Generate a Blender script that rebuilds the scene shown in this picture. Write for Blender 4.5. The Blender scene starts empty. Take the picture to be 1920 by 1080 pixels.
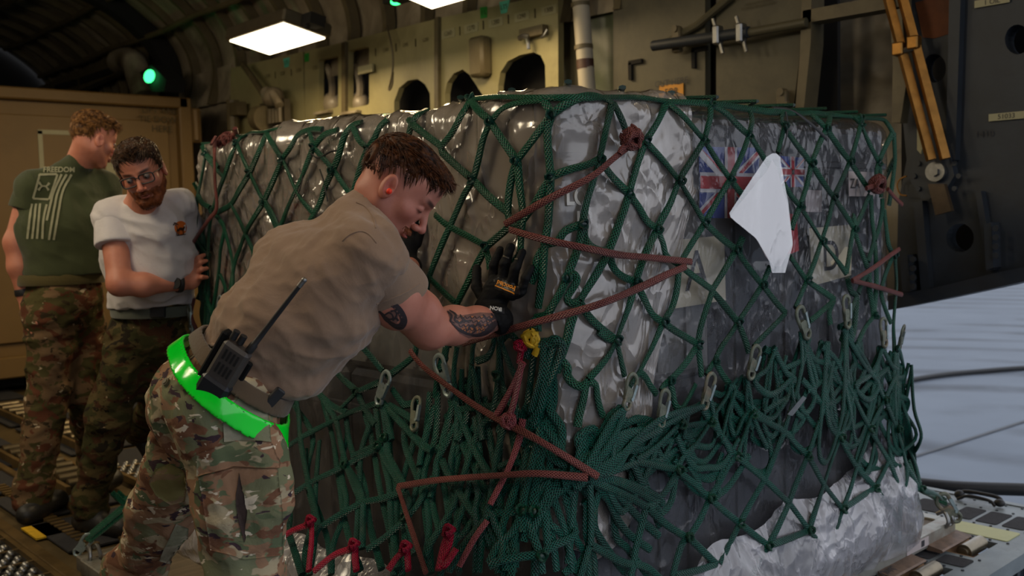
import bpy, bmesh, math, random
import numpy as np
from math import sin, cos, pi, radians, sqrt
from mathutils import Vector, Matrix, geometry
from mathutils.bvhtree import BVHTree
SC = bpy.context.scene
COL = SC.collection
random.seed(7)
RNG = np.random.default_rng(11)

# ---------------------------------------------------------------- camera, world, exposure
# aircraft frame: X to starboard, Y forward, Z up, cargo floor at z = 0
CAMZ = 1.35
FPX = 1850.0
def _axes():
    p, r, a = radians(3.98), radians(-1.52), radians(42.1)
    cp, sp, cr, sr = cos(p), sin(p), cos(r), sin(r)
    F = np.array([0, cp, -sp]); U0 = np.array([0, sp, cp]); X0 = np.array([1., 0, 0])
    X = cr*X0+sr*U0; U = cr*U0-sr*X0
    c, s = cos(a), sin(a)
    R = np.array([[c, s, 0], [-s, c, 0], [0, 0, 1]])
    return R@X, R@U, R@F
CX, CU, CF = _axes()
CO = np.array([0, 0, CAMZ])
cam = bpy.data.cameras.new('camera'); co = bpy.data.objects.new('camera', cam); COL.objects.link(co)
co.matrix_world = Matrix(((CX[0], CU[0], -CF[0], 0), (CX[1], CU[1], -CF[1], 0), (CX[2], CU[2], -CF[2], CAMZ), (0, 0, 0, 1)))
cam.sensor_width = 36; cam.lens = FPX*36/1920; cam.clip_start = .05; cam.clip_end = 400
cam.dof.use_dof = True; cam.dof.focus_distance = 2.45; cam.dof.aperture_fstop = 4.5
SC.camera = co
SC.view_settings.view_transform = 'Standard'; SC.view_settings.look = 'None'
SC.view_settings.exposure = 0.0; SC.view_settings.gamma = 1; SC.view_settings.use_curve_mapping = False
SC.cycles.max_bounces = 8; SC.cycles.transparent_max_bounces = 12; SC.cycles.caustics_reflective = False
SC.cycles.use_denoising = True
w = bpy.data.worlds.new('overcast_sky'); SC.world = w; w.use_nodes = True
wb = w.node_tree.nodes['Background']; wb.inputs[0].default_value = (.86, .90, 1.0, 1); wb.inputs[1].default_value = 1.2

def area(name, loc, target, sx, sy, power, color):
    l = bpy.data.lights.new(name, 'AREA'); l.shape = 'RECTANGLE'; l.size = sx; l.size_y = sy; l.energy = power; l.color = color
    o = bpy.data.objects.new(name, l); COL.objects.link(o); o.location = loc
    o.rotation_euler = (Vector(target)-Vector(loc)).to_track_quat('-Z', 'Y').to_euler()
    return o

def ray(x, y): return CF+CX*((x-960)/FPX)-CU*((y-540)/FPX)      # depth 1
def W(x, y, d): return CO+ray(x, y)*d
def onz(x, y, z=0.): d = ray(x, y); return CO+d*((z-CAMZ)/d[2])
def onx(x, y, v): d = ray(x, y); return CO+d*(v/d[0])
def ony(x, y, v): d = ray(x, y); return CO+d*(v/d[1])
def pj(P):
    q = np.asarray(P, float)-CO; w_ = q@CF
    return 960+FPX*(q@CX)/w_, 540-FPX*(q@CU)/w_, w_

# ---------------------------------------------------------------- numpy noise
_perm = RNG.permutation(256).astype(np.int32); _perm = np.concatenate([_perm, _perm, _perm])
_val = RNG.uniform(-1, 1, 256)
def vnoise(p):
    p = np.asarray(p, float); i = np.floor(p).astype(np.int64); f = p-i; f = f*f*(3-2*f); i &= 255
    def h(a, b, c): return _val[_perm[_perm[_perm[(i[..., 0]+a) & 255]+((i[..., 1]+b) & 255)]+((i[..., 2]+c) & 255)]]
    fx, fy, fz = f[..., 0], f[..., 1], f[..., 2]
    def L(a, b, t): return a+(b-a)*t
    return L(L(L(h(0, 0, 0), h(1, 0, 0), fx), L(h(0, 1, 0), h(1, 1, 0), fx), fy), L(L(h(0, 0, 1), h(1, 0, 1), fx), L(h(0, 1, 1), h(1, 1, 1), fx), fy), fz)
def fbm(p, o=3):
    s = 0; a = 1
    for k in range(o): s = s+a*vnoise(p*(2**k)+17.3*k); a *= .5
    return s
def ridge(p, o=3):
    s = 0; a = 1
    for k in range(o): s = s+a*(1-np.abs(vnoise(p*(2**k)+9.1*k))*2); a *= .5
    return s/1.75

# ---------------------------------------------------------------- objects
def mesh(name, V, F, m=None, parent=None, smooth=False, uv=None, mi=None):
    me = bpy.data.meshes.new(name)
    V = np.asarray(V, float)
    off = np.zeros(3)
    if parent is not None: off = np.array(root_loc(parent))
    me.from_pydata((V-off).tolist(), [], F if isinstance(F, list) else F.tolist())
    ms = m if isinstance(m, (list, tuple)) else [m]
    for q in ms:
        if q: me.materials.append(q)
    if mi is not None: me.polygons.foreach_set('material_index', mi)
    if smooth: me.polygons.foreach_set('use_smooth', [True]*len(me.polygons))
    if uv is not None:
        l = me.uv_layers.new(name='UVMap'); l.data.foreach_set('uv', np.asarray(uv, float).ravel())
    me.update()
    o = bpy.data.objects.new(name, me); COL.objects.link(o)
    if parent is not None: o.parent = parent
    return o
def root_loc(o):
    l = Vector(o.location)
    while o.parent: o = o.parent; l = l+Vector(o.location)
    return l
def tag(o, label, cat=None, group=None, kind=None):
    if label: o['label'] = label
    if cat: o['category'] = cat
    if group: o['group'] = group
    if kind: o['kind'] = kind
    return o
def thing(name, label, cat, loc=(0, 0, 0), group=None):
    o = bpy.data.objects.new(name, None); COL.objects.link(o); o.location = tuple(loc); o.empty_display_size = .1
    return tag(o, label, cat, group)
def struct(o): o['kind'] = 'structure'; return o

class MB:
    def __init__(s): s.V = []; s.F = []; s.UV = []; s.MI = []; s.n = 0
    def add(s, V, F, uv=None, mi=0):
        V = np.asarray(V, float); s.V.append(V)
        for f in F: s.F.append([int(i)+s.n for i in f]); s.MI.append(mi)
        if uv is None: uv = [(0, 0)]*sum(len(f) for f in F)
        s.UV.extend(uv); s.n += len(V); return s
    def box(s, c, h, R=None, mi=0, bev=0):
        c = np.asarray(c, float); h = np.asarray(h, float)
        if bev <= 0:
            V = np.array([[x, y, z] for x in (-1, 1) for y in (-1, 1) for z in (-1, 1)])*h
            F = [(0, 1, 3, 2), (4, 6, 7, 5), (0, 4, 5, 1), (2, 3, 7, 6), (0, 2, 6, 4), (1, 5, 7, 3)]
        else:
            b = min(bev, min(h)*.95); V = []; idx = {}
            for x in (-1, 1):
                for y in (-1, 1):
                    for z in (-1, 1):
                        for a in range(3):
                            q = np.array([x, y, z])*(h-b); q[a] = (x, y, z)[a]*h[a]; idx[(x, y, z, a)] = len(V); V.append(q)
            F = []
            for a in range(3):
                u, v = [(1, 2), (2, 0), (0, 1)][a]
                for sg in (-1, 1):
                    cs = []
                    for (p, q) in ((-1, -1), (1, -1), (1, 1), (-1, 1)):
                        k = [0, 0, 0]; k[a] = sg; k[u] = p; k[v] = q; cs.append(idx[(*k, a)])
                    F.append(cs if sg > 0 else cs[::-1])
            for a in range(3):
                u, v = [(1, 2), (2, 0), (0, 1)][a]
                for p in (-1, 1):
                    for q in (-1, 1):
                        k0 = [0, 0, 0]; k1 = [0, 0, 0]; k0[a] = -1; k1[a] = 1
                        for k in (k0, k1): k[u] = p; k[v] = q
                        f = [idx[(*k0, u)], idx[(*k1, u)], idx[(*k1, v)], idx[(*k0, v)]]
                        F.append(f if p*q > 0 else f[::-1])
            for k in [(x, y, z) for x in (-1, 1) for y in (-1, 1) for z in (-1, 1)]:
                f = [idx[(*k, 0)], idx[(*k, 1)], idx[(*k, 2)]]
                F.append(f if k[0]*k[1]*k[2] > 0 else f[::-1])
            V = np.array(V)
        if R is not None: V = V@np.asarray(R, float).T
        return s.add(V+c, F, mi=mi)
    def tube(s, P, r, n=10, flat=None, N=None, cap=True, mi=0, uvs=1.0):
        """swept tube; r scalar or list; flat=(w,t) ellipse with normals N"""
        P = np.asarray(P, float); k = len(P)
        T = np.gradient(P, axis=0); T /= np.linalg.norm(T, axis=1)[:, None]+1e-12
        if N is None:
            a = np.array([0, 0, 1.]) if abs(T[0, 2]) < .9 else np.array([1., 0, 0])
            N = np.zeros_like(P); n0 = a-T[0]*(a@T[0]); n0 /= np.linalg.norm(n0)
            for i in range(k):
                n0 = n0-T[i]*(n0@T[i]); n0 /= np.linalg.norm(n0)+1e-12; N[i] = n0
        else:
            N = np.asarray(N, float); N = N-T*(N*T).sum(1)[:, None]; N /= np.linalg.norm(N, axis=1)[:, None]+1e-9
        B = np.cross(T, N)
        if flat is None: ra = rb = np.broadcast_to(np.asarray(r, float), (k,))
        else: ra = np.full(k, flat[1]/2)*np.broadcast_to(r, (k,)); rb = np.full(k, flat[0]/2)*np.broadcast_to(r, (k,))
        th = np.arange(n)*2*pi/n
        V = (P[:, None]+N[:, None]*(np.cos(th)[None, :, None]*ra[:, None, None])+B[:, None]*(np.sin(th)[None, :, None]*rb[:, None, None])).reshape(-1, 3)
        F = []; uv = []
        ln = np.concatenate([[0], np.cumsum(np.linalg.norm(np.diff(P, axis=0), axis=1))])*uvs
        for i in range(k-1):
            for j in range(n):
                j2 = (j+1) % n
                F.append((i*n+j, i*n+j2, (i+1)*n+j2, (i+1)*n+j)); uv += [(ln[i], j/n), (ln[i], (j+1)/n), (ln[i+1], (j+1)/n), (ln[i+1], j/n)]
        if cap:
            F.append(tuple(range(n))[::-1]); F.append(tuple((k-1)*n+j for j in range(n))); uv += [(0, 0)]*(2*n)
        return s.add(V, F, uv, mi)
    def cyl(s, a, b, r, n=24, mi=0, r2=None): return s.tube([a, b], [r, r if r2 is None else r2], n, mi=mi)
    def sphere(s, c, r, nu=16, nv=10, R=None, mi=0):
        r = np.broadcast_to(np.asarray(r, float), (3,)); V = []; F = []
        for i in range(nv+1):
            for j in range(nu):
                t = pi*i/nv; p = 2*pi*j/nu; V.append((sin(t)*cos(p), sin(t)*sin(p), cos(t)))
        V = np.array(V)*r
        if R is not None: V = V@np.asarray(R).T
        for i in range(nv):
            for j in range(nu): F.append((i*nu+j, (i+1)*nu+j, (i+1)*nu+(j+1) % nu, i*nu+(j+1) % nu))
        return s.add(V+np.asarray(c, float), F, mi=mi)
    def prism(s, loops, e, mi=0):
        """loops: [outer, hole...] of 3D planar points, extruded by vector e"""
        e = np.asarray(e, float); L = [[Vector(p) for p in l] for l in loops]
        tri = geometry.tessellate_polygon(L); pts = np.array([p for l in loops for p in l], float); n = len(pts)
        V = np.concatenate([pts, pts+e]); F = []
        for t in tri: F.append(tuple(t)); F.append(tuple(i+n for i in t[::-1]))
        o = 0
        for l in loops:
            m = len(l)
            for i in range(m): F.append((o+i, o+(i+1) % m, n+o+(i+1) % m, n+o+i))
            o += m
        return s.add(V, F, mi=mi)
    def build(s, name, m, parent=None, smooth=False, fix=True):
        V = np.concatenate(s.V)
        o = mesh(name, V, s.F, m, parent, smooth, s.UV, s.MI)
        if fix:
            bm = bmesh.new(); bm.from_mesh(o.data); bmesh.ops.recalc_face_normals(bm, faces=bm.faces); bm.to_mesh(o.data); bm.free()
        if smooth:
            try: o.data.set_sharp_from_angle(angle=radians(38))
            except Exception: pass
        return o

def crom(P, sub=6):
    P = np.asarray(P, float)
    if len(P) < 3:
        t = np.linspace(0, 1, sub+1)[:, None]; return P[0]*(1-t)+P[-1]*t
    Q = np.concatenate([[2*P[0]-P[1]], P, [2*P[-1]-P[-2]]]); out = []
    for i in range(1, len(Q)-2):
        p0, p1, p2, p3 = Q[i-1:i+3]
        for t in np.arange(sub)/sub: out.append(.5*((2*p1)+(-p0+p2)*t+(2*p0-5*p1+4*p2-p3)*t*t+(-p0+3*p1-3*p2+p3)*t**3))
    out.append(Q[-2]); return np.array(out)
def circ(c, r, n=24, ry=None, a0=0): return [(c[0]+r*cos(2*pi*i/n+a0), c[1]+(ry or r)*sin(2*pi*i/n+a0)) for i in range(n)]

# ---------------------------------------------------------------- materials
def srgb(r, g, b):
    f = lambda c: (c/255/12.92 if c/255 <= .04045 else ((c/255+.055)/1.055)**2.4)
    return (f(r), f(g), f(b), 1)
def newmat(name):
    m = bpy.data.materials.new(name); m.use_nodes = True; nt = m.node_tree
    return m, nt, nt.nodes['Principled BSDF']
def N(nt, t, **k):
    n = nt.nodes.new(t)
    for a, v in k.items():
        if a == 'inp':
            for q, z in v.items():
                if hasattr(z, 'is_linked') or isinstance(z, bpy.types.NodeSocket): nt.links.new(z, n.inputs[q])
                else: n.inputs[q].default_value = z
        else: setattr(n, a, v)
    return n
def mathn(nt, op, a, b=None, clamp=False):
    n = nt.nodes.new('ShaderNodeMath'); n.operation = op; n.use_clamp = clamp
    for i, v in enumerate((a, b)):
        if v is None: continue
        if isinstance(v, bpy.types.NodeSocket): nt.links.new(v, n.inputs[i])
        else: n.inputs[i].default_value = v
    return n.outputs[0]
def mixc(nt, f, a, b):
    n = nt.nodes.new('ShaderNodeMix'); n.data_type = 'RGBA'
    for i, v in ((0, f), (6, a), (7, b)):
        if isinstance(v, bpy.types.NodeSocket): nt.links.new(v, n.inputs[i])
        else: n.inputs[i].default_value = v
    return n.outputs[2]
def coords(nt, scale=(1, 1, 1), kind='Object'):
    tc = nt.nodes.new('ShaderNodeTexCoord'); mp = nt.nodes.new('ShaderNodeMapping'); mp.inputs['Scale'].default_value = scale
    nt.links.new(tc.outputs[kind], mp.inputs[0]); return mp.outputs[0]
def noise(nt, vec, sc, det=3, rough=.5, dist=0, ntype=None):
    n = N(nt, 'ShaderNodeTexNoise', inp={'Vector': vec, 'Scale': sc, 'Detail': det, 'Roughness': rough, 'Distortion': dist})
    if ntype: n.noise_type = ntype
    return n
def ramp(nt, fac, stops, interp='LINEAR'):
    n = nt.nodes.new('ShaderNodeValToRGB'); n.color_ramp.interpolation = interp; e = n.color_ramp.elements
    while len(e) < len(stops): e.new(.5)
    for i, (p, c) in enumerate(stops): e[i].position = p; e[i].color = c if len(c) == 4 else (*c, 1)
    nt.links.new(fac, n.inputs[0]); return n.outputs[0]
def bump(nt, b, h, strength=.3, dist=.01):
    n = N(nt, 'ShaderNodeBump', inp={'Height': h, 'Strength': strength, 'Distance': dist}); nt.links.new(n.outputs[0], b.inputs['Normal']); return n
def simple(name, col, rough=.6, metal=0, var=.25, nsc=12, bmp=.1, bsc=None, spec=.5, dirt=None, stretch=(1, 1, 1)):
    m, nt, b = newmat(name); v = coords(nt, stretch)
    n = noise(nt, v, nsc, 5, .6)
    c2 = tuple(x*(1-var) for x in col[:3])+(1,); c3 = tuple(min(1, x*(1+var)) for x in col[:3])+(1,)
    c = ramp(nt, n.outputs[0], [(.3, c2), (.7, c3)])
    if dirt:
        n2 = noise(nt, v, nsc*.35, 6, .7, .5); f = mathn(nt, 'MULTIPLY', mathn(nt, 'SUBTRACT', n2.outputs[0], .52, True), 6, True)
        c = mixc(nt, mathn(nt, 'MULTIPLY', f, dirt[1]), c, dirt[0])
    nt.links.new(c, b.inputs['Base Color']); b.inputs['Roughness'].default_value = rough; b.inputs['Metallic'].default_value = metal
    b.inputs['Specular IOR Level'].default_value = spec
    if bmp: n3 = noise(nt, v, bsc or nsc*4, 4, .6); bump(nt, b, n3.outputs[0], bmp, .01)
    return m
def emis(name, col, s):
    m, nt, b = newmat(name); b.inputs['Emission Color'].default_value = col; b.inputs['Emission Strength'].default_value = s; b.inputs['Base Color'].default_value = col; return m
def text(s, size, m, o, xd, yd, parent=None, name='lettering', ext=.001, align='CENTER', mb=None, mi=0, stroke=0):
    c = bpy.data.curves.new('t', 'FONT'); c.body = s; c.size = size; c.align_x = align; c.align_y = 'CENTER'; c.extrude = 0; c.offset = stroke
    ob = bpy.data.objects.new('t', c); me = bpy.data.meshes.new_from_object(ob)
    V = np.array([v.co[:] for v in me.vertices]) if len(me.vertices) else np.zeros((0, 3)); F = [tuple(p.vertices) for p in me.polygons]
    bpy.data.objects.remove(ob); bpy.data.curves.remove(c); bpy.data.meshes.remove(me)
    xd = np.asarray(xd, float); yd = np.asarray(yd, float); xd = xd/np.linalg.norm(xd); yd = yd/np.linalg.norm(yd); n = np.cross(xd, yd)
    P = np.asarray(o, float)+V[:, :1]*xd+V[:, 1:2]*yd+n*ext
    if mb is not None: mb.add(P, F, mi=mi); return None
    return mesh(name, P, F, m, parent)

M = {}
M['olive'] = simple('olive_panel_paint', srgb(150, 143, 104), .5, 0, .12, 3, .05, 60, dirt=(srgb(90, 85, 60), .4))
M['olive_dark'] = simple('dark_olive_panel_paint', srgb(82, 77, 58), .55, 0, .2, 4, .06, 60, dirt=(srgb(50, 46, 36), .5))  # darker copy of the olive panel colour
M['frame'] = simple('frame_paint', srgb(98, 88, 64), .55, 0, .2, 6, .06, dirt=(srgb(50, 44, 30), .5))
M['darkgrey'] = simple('aft_structure_paint', srgb(40, 46, 54), .55, 0, .25, 5, .08, 50, dirt=(srgb(36, 32, 28), .5))
M['black'] = simple('black_rubber', (.012, .012, .013, 1), .55, 0, .2, 20, .05)
M['hole'] = simple('near_black', (.01, .009, .008, 1), .9, 0, .1, 5, 0)  # near-black colour of dark parts; in openings and slots it stands for shade
M['brass'] = simple('golden_strut_metal', srgb(140, 100, 48), .4, .85, .25, 14, .1, 80)
M['metal'] = simple('bare_aluminium', srgb(170, 172, 172), .38, .8, .15, 14, .06, 90, dirt=(srgb(90, 80, 66), .5))
M['steel'] = simple('worn_steel', srgb(140, 140, 138), .35, .9, .2, 25, .06, 90)
M['deck'] = simple('deck_metal', srgb(122, 130, 132), .5, .35, .18, 7, .08, 80, dirt=(srgb(70, 72, 74), .6))
M['grip'] = simple('grip_tape', srgb(44, 44, 48), .95, 0, .3, 60, .6, 300)
M['floor'] = simple('floor_plank_metal', srgb(92, 78, 52), .5, .35, .35, 3, .1, 50, dirt=(srgb(40, 32, 20), .7))
M['rail'] = simple('rail_metal', srgb(112, 92, 58), .42, .5, .25, 10, .1, 70, dirt=(srgb(60, 48, 28), .6))
M['roller'] = simple('roller_metal', srgb(128, 118, 98), .3, .85, .15, 20, .08, 60, stretch=(1, 1, 4))
M['pallet'] = simple('pallet_aluminium', srgb(160, 160, 152), .42, .6, .15, 9, .06, 70, dirt=(srgb(110, 80, 50), .7))
M['wood'] = simple('pallet_top_balsa', srgb(110, 96, 76), .6, 0, .3, 12, .1, 60, stretch=(.3, 3, 3))
M['tan'] = simple('container_tan_paint', srgb(116, 90, 48), .55, 0, .07, 3, .03, 60, dirt=(srgb(90, 68, 34), .35))
M['white'] = simple('white_paper', srgb(178, 166, 164), .6, 0, .02, 5, .03)
M['cream'] = simple('cream_placard', srgb(200, 188, 160), .55, 0, .03, 5, .02)
M['ink'] = simple('black_ink', (.02, .02, .025, 1), .6, 0, 0, 5, 0)
M['stencil'] = simple('stencil_ink', srgb(66, 58, 34), .7, 0, .2, 40, 0)
M['whiteink'] = simple('white_print', srgb(215, 212, 205), .6, 0, .05, 30, 0)
M['green_tape'] = simple('green_tape', srgb(50, 150, 60), .5, 0, .1, 5, 0)
M['cyan_tape'] = simple('cyan_tape', srgb(90, 190, 165), .5, 0, .1, 5, 0)
M['labelbg'] = simple('station_label', srgb(160, 155, 122), .55, 0, .05, 5, 0)
M['orange'] = simple('warning_orange', srgb(205, 140, 30), .5, 0, .1, 8, 0)
M['case'] = simple('grey_case_shell', srgb(46, 48, 55), .45, 0, .12, 4, .08, 100)
M['case_light'] = simple('pale_case_shell', srgb(118, 116, 112), .5, 0, .12, 4, .08, 100)
M['red'] = simple('flag_red', srgb(190, 30, 45), .5, 0, .05, 10, 0)
M['blue'] = simple('flag_blue', srgb(28, 62, 150), .5, 0, .05, 10, 0)
M['flagwhite'] = simple('flag_white', srgb(225, 222, 225), .5, 0, .03, 10, 0)
M['lamp'] = emis('lamp_diffuser', (1, .82, .52, 1), 7)
M['green_lamp'] = emis('green_indicator', (.05, 1, .25, 1), 3)
M['lamp_frame'] = simple('lamp_housing', srgb(88, 80, 64), .5, .3, .2, 10, .05)
M['strap_y'] = simple('yellow_tag', srgb(200, 160, 30), .6, 0, .2, 30, .3)
def m_quilt(name, c1, c2):
    m, nt, b = newmat(name); v = coords(nt, (1, 1, 1))
    n = noise(nt, v, 2.2, 5, .6, 1.2); r = noise(nt, v, 3.2, 4, .55, .8, 'RIDGED_MULTIFRACTAL')
    c = ramp(nt, n.outputs[0], [(.3, c1), (.68, c2)]); n2 = noise(nt, v, 1.1, 4, .6)
    c = mixc(nt, mathn(nt, 'MULTIPLY', mathn(nt, 'SUBTRACT', n2.outputs[0], .5, True), 5, True), c, srgb(56, 44, 26))
    nt.links.new(c, b.inputs['Base Color']); b.inputs['Roughness'].default_value = .38; b.inputs['Specular IOR Level'].default_value = .7
    bump(nt, b, r.outputs[0], .7, .05); return m
M['quilt'] = m_quilt('insulation_blanket', srgb(120, 110, 92), srgb(176, 164, 142))
M['quilt_green'] = m_quilt('green_insulation', srgb(58, 66, 48), srgb(96, 104, 78))
def m_plastic(name, lo, hi, tint, scale=(1, 1, .35), rough=.16, bs=.5, gk=1.1, cs=5.0, ck=.45):
    m, nt, b = newmat(name); out = nt.nodes['Material Output']
    v = coords(nt, scale)
    r1 = noise(nt, v, 3.0, 4, .5, 1.0, 'RIDGED_MULTIFRACTAL'); r2 = noise(nt, coords(nt, (1, 1, .8)), 11, 3, .5, .6, 'RIDGED_MULTIFRACTAL')
    n3 = noise(nt, v, 1.6, 3, .5, .5)
    h = mathn(nt, 'ADD', mathn(nt, 'MULTIPLY', r1.outputs[0], 1.0), mathn(nt, 'MULTIPLY', r2.outputs[0], .22))
    b.inputs['Base Color'].default_value = tint; b.inputs['Roughness'].default_value = rough; b.inputs['Specular IOR Level'].default_value = 1.0
    b.inputs['Coat Weight'].default_value = .5; b.inputs['Coat Roughness'].default_value = .08
    def crease(sc, wd, st):
        vv = coords(nt, st); dn = noise(nt, vv, sc*.6, 3, .6); ad = N(nt, 'ShaderNodeMix', data_type='VECTOR'); ad.inputs[0].default_value = .22; nt.links.new(vv, ad.inputs[4]); nt.links.new(dn.outputs[1], ad.inputs[5])
        vo = N(nt, 'ShaderNodeTexVoronoi', feature='DISTANCE_TO_EDGE', inp={'Vector': ad.outputs[1], 'Scale': sc}); return mathn(nt, 'SUBTRACT', 1, mathn(nt, 'DIVIDE', vo.outputs['Distance'], wd), True)
    c1 = crease(cs, .16, (1, 1, .4)); c2 = crease(cs*2.7, .14, (1, 1, .6)); cr = mathn(nt, 'ADD', mathn(nt, 'MULTIPLY', mathn(nt, 'POWER', c1, 2.0), .7), mathn(nt, 'MULTIPLY', mathn(nt, 'POWER', c2, 2.0), .3))
    h = mathn(nt, 'ADD', mathn(nt, 'MULTIPLY', h, .5), cr)
    bp = bump(nt, b, h, bs, .03)
    tr = nt.nodes.new('ShaderNodeBsdfTransparent'); tr.inputs[0].default_value = (.93, .94, .96, 1)
    mx = nt.nodes.new('ShaderNodeMixShader')
    f = ramp(nt, n3.outputs[0], [(.32, (lo,)*3), (.72, (hi,)*3)])
    f = mathn(nt, 'ADD', f, mathn(nt, 'MULTIPLY', mathn(nt, 'POWER', cr, 2.0), ck), True)  # film turns more opaque along creases, imitating thin highlights there
    nt.links.new(f, mx.inputs[0]); nt.links.new(tr.outputs[0], mx.inputs[1]); nt.links.new(b.outputs[0], mx.inputs[2])
    gl = nt.nodes.new('ShaderNodeBsdfGlossy'); gl.inputs['Roughness'].default_value = rough*.6; gl.inputs['Color'].default_value = (1, 1, 1, 1); nt.links.new(bp.outputs[0], gl.inputs['Normal'])
    fr_ = N(nt, 'ShaderNodeFresnel', inp={'IOR': 1.5}); nt.links.new(bp.outputs[0], fr_.inputs['Normal']); m2 = nt.nodes.new('ShaderNodeMixShader')
    nt.links.new(mathn(nt, 'MULTIPLY', fr_.outputs[0], gk, True), m2.inputs[0]); nt.links.new(mx.outputs[0], m2.inputs[1]); nt.links.new(gl.outputs[0], m2.inputs[2]); nt.links.new(m2.outputs[0], out.inputs[0])
    return m
M['film'] = m_plastic('clear_plastic_film', .1, .17, srgb(165, 162, 164), (1, 1, .35), .15, .28, .5, 4.0, .16)
M['hood'] = m_plastic('milky_hood_film', .42, .78, srgb(168, 158, 148), (1, 1, .5), .19, .42, 1.1, 3.0, .12)
M['skirt'] = m_plastic('milky_plastic_film', .34, .66, srgb(190, 188, 194), (1, 1, .8), .26, .3, .8)
def m_rope(name, c1, c2, dens=95, spec=.5, wear=None):
    m, nt, b = newmat(name); tc = nt.nodes.new('ShaderNodeTexCoord'); sp = N(nt, 'ShaderNodeSeparateXYZ', inp={0: tc.outputs['UV']})
    u = mathn(nt, 'MULTIPLY', sp.outputs[0], dens*2*pi); v = mathn(nt, 'MULTIPLY', sp.outputs[1], 8*2*pi)
    a = mathn(nt, 'SINE', mathn(nt, 'ADD', u, v)); c = mathn(nt, 'SINE', mathn(nt, 'SUBTRACT', u, v))
    h = mathn(nt, 'MAXIMUM', a, c); f = mathn(nt, 'MULTIPLY', mathn(nt, 'ADD', h, .2), .8, True)
    col = mixc(nt, f, c1, c2); n = noise(nt, coords(nt), 5, 4, .6)  # colour goes dark in the braid valleys, standing for shade between strands
    col = mixc(nt, mathn(nt, 'MULTIPLY', mathn(nt, 'SUBTRACT', n.outputs[0], .45, True), 2.0, True), col, tuple(x*.5 for x in c1[:3])+(1,))
    if wear: n2 = noise(nt, coords(nt), 14, 5, .7); col = mixc(nt, mathn(nt, 'MULTIPLY', mathn(nt, 'SUBTRACT', n2.outputs[0], .57, True), 3, True), col, wear)
    nt.links.new(col, b.inputs['Base Color']); b.inputs['Roughness'].default_value = .34; b.inputs['Specular IOR Level'].default_value = spec
    bump(nt, b, h, .9, .0025); return m
M['rope'] = m_rope('green_braided_rope', srgb(0, 14, 14), srgb(2, 100, 82), wear=srgb(70, 90, 70))
M['rope2'] = m_rope('bright_green_braid', srgb(0, 16, 12), srgb(4, 104, 72), wear=srgb(80, 100, 76))
M['brown'] = m_rope('faded_red_braid', srgb(88, 38, 34), srgb(160, 92, 84), 110, .4)
M['pink'] = m_rope('pink_red_braid', srgb(120, 40, 50), srgb(190, 110, 112), 110, .4)
M['crimson'] = m_rope('crimson_braid', srgb(130, 4, 34), srgb(214, 24, 72), 110, .5)
# ---------------------------------------------------------------- lamps of the cargo bay
WARM = (1.0, .72, .38)
# ---------------------------------------------------------------- tarmac
m, nt, b = newmat('apron_concrete'); v = coords(nt)
n1 = noise(nt, v, .35, 6, .6); cc = onz(1960, 800, -1.7); mpn = N(nt, 'ShaderNodeMapping', inp={0: v}); mpn.inputs['Location'].default_value = (-cc[0], -cc[1]*.8, 0); mpn.inputs['Scale'].default_value = (1, .8, 0)
w1 = N(nt, 'ShaderNodeTexWave', wave_type='RINGS', rings_direction='SPHERICAL', inp={'Vector': mpn.outputs[0], 'Scale': .2, 'Distortion': 5.5, 'Detail': 4, 'Detail Scale': .35})
c = ramp(nt, n1.outputs[0], [(.3, srgb(90, 99, 110)), (.7, srgb(106, 115, 126))])
f = mathn(nt, 'MULTIPLY', mathn(nt, 'SUBTRACT', w1.outputs[0], .55, True), 1.7, True); nm_ = noise(nt, v, .22, 4, .6, .6); f = mathn(nt, 'MULTIPLY', f, mathn(nt, 'MULTIPLY', mathn(nt, 'SUBTRACT', nm_.outputs[0], .42, True), 5, True))
c = mixc(nt, f, c, srgb(50, 56, 64)); nt.links.new(c, b.inputs['Base Color']); b.inputs['Roughness'].default_value = .7
mb = MB(); mb.box((10, -5, -1.75), (160, 160, .1)); g = struct(mb.build('ground', m)); tag(g, 'pale grey concrete apron outside the aircraft')
mb = MB(); a = onz(1560, 905, -1.64); bq = onz(1920, 790, -1.64); d = (bq-a)/np.linalg.norm(bq-a); sd = np.array([-d[1], d[0], 0])*.03
mb.prism([[a-sd-d*8, bq-sd+d*10, bq+sd+d*10, a+sd-d*8]], (0, 0, .004))
struct(mb.build('trim_1', M['darkgrey']))['label'] = 'dark joint line across the concrete apron'
mb = MB(); P = [onz(x, y, -1.6) for x, y in ((1500, 760), (1600, 738), (1690, 716), (1760, 704), (1840, 696), (1920, 690), (2050, 684))]
tag(mb.tube(crom(P, 6), .045, 10).build('ground_cable', M['black'], smooth=True), 'thin black cable lying across the pale apron', 'cable')

# ---------------------------------------------------------------- floor (cargo bay and ramp)
fl = MB(); fl.box((1.75, 8.5, -.06), (3.15, 5.9, .05)); fl.box((.65, 2.05, -.06), (2.05, .55, .05))
o = struct(fl.build('floor', M['floor']))
def rail(x, w_, h, name='floor_rail', y0=1.6, y1=13.5, m='rail', lab=None):
    b_ = MB(); b_.box((x, (y0+y1)/2, h/2-.01), (w_/2, (y1-y0)/2, h/2+.001), bev=.004)
    return b_.build(name, M[m])
rails = [(1.16, .045, .035, 'left of the pallet'), (.62, .05, .03, 'beside the ball mat'), (.12, .05, .03, 'far to the left')]
for i, (x, w_, h, s) in enumerate([(1.205, .05, .05, 'hard against the left edge of the loaded pallet'), (.93, .025, .03, 'between the pallet and the ball caster mat'), (.2, .04, .04, 'beyond the ball caster mat, towards the port side'), (1.55, .04, .03, 'forward of the pallet, behind the walking men')]):
    tag(rail(x, w_, h, y0=1.6 if x < 1.25 else 4.15), 'bronze metal floor rail running forward, '+s, 'rail')
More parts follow.
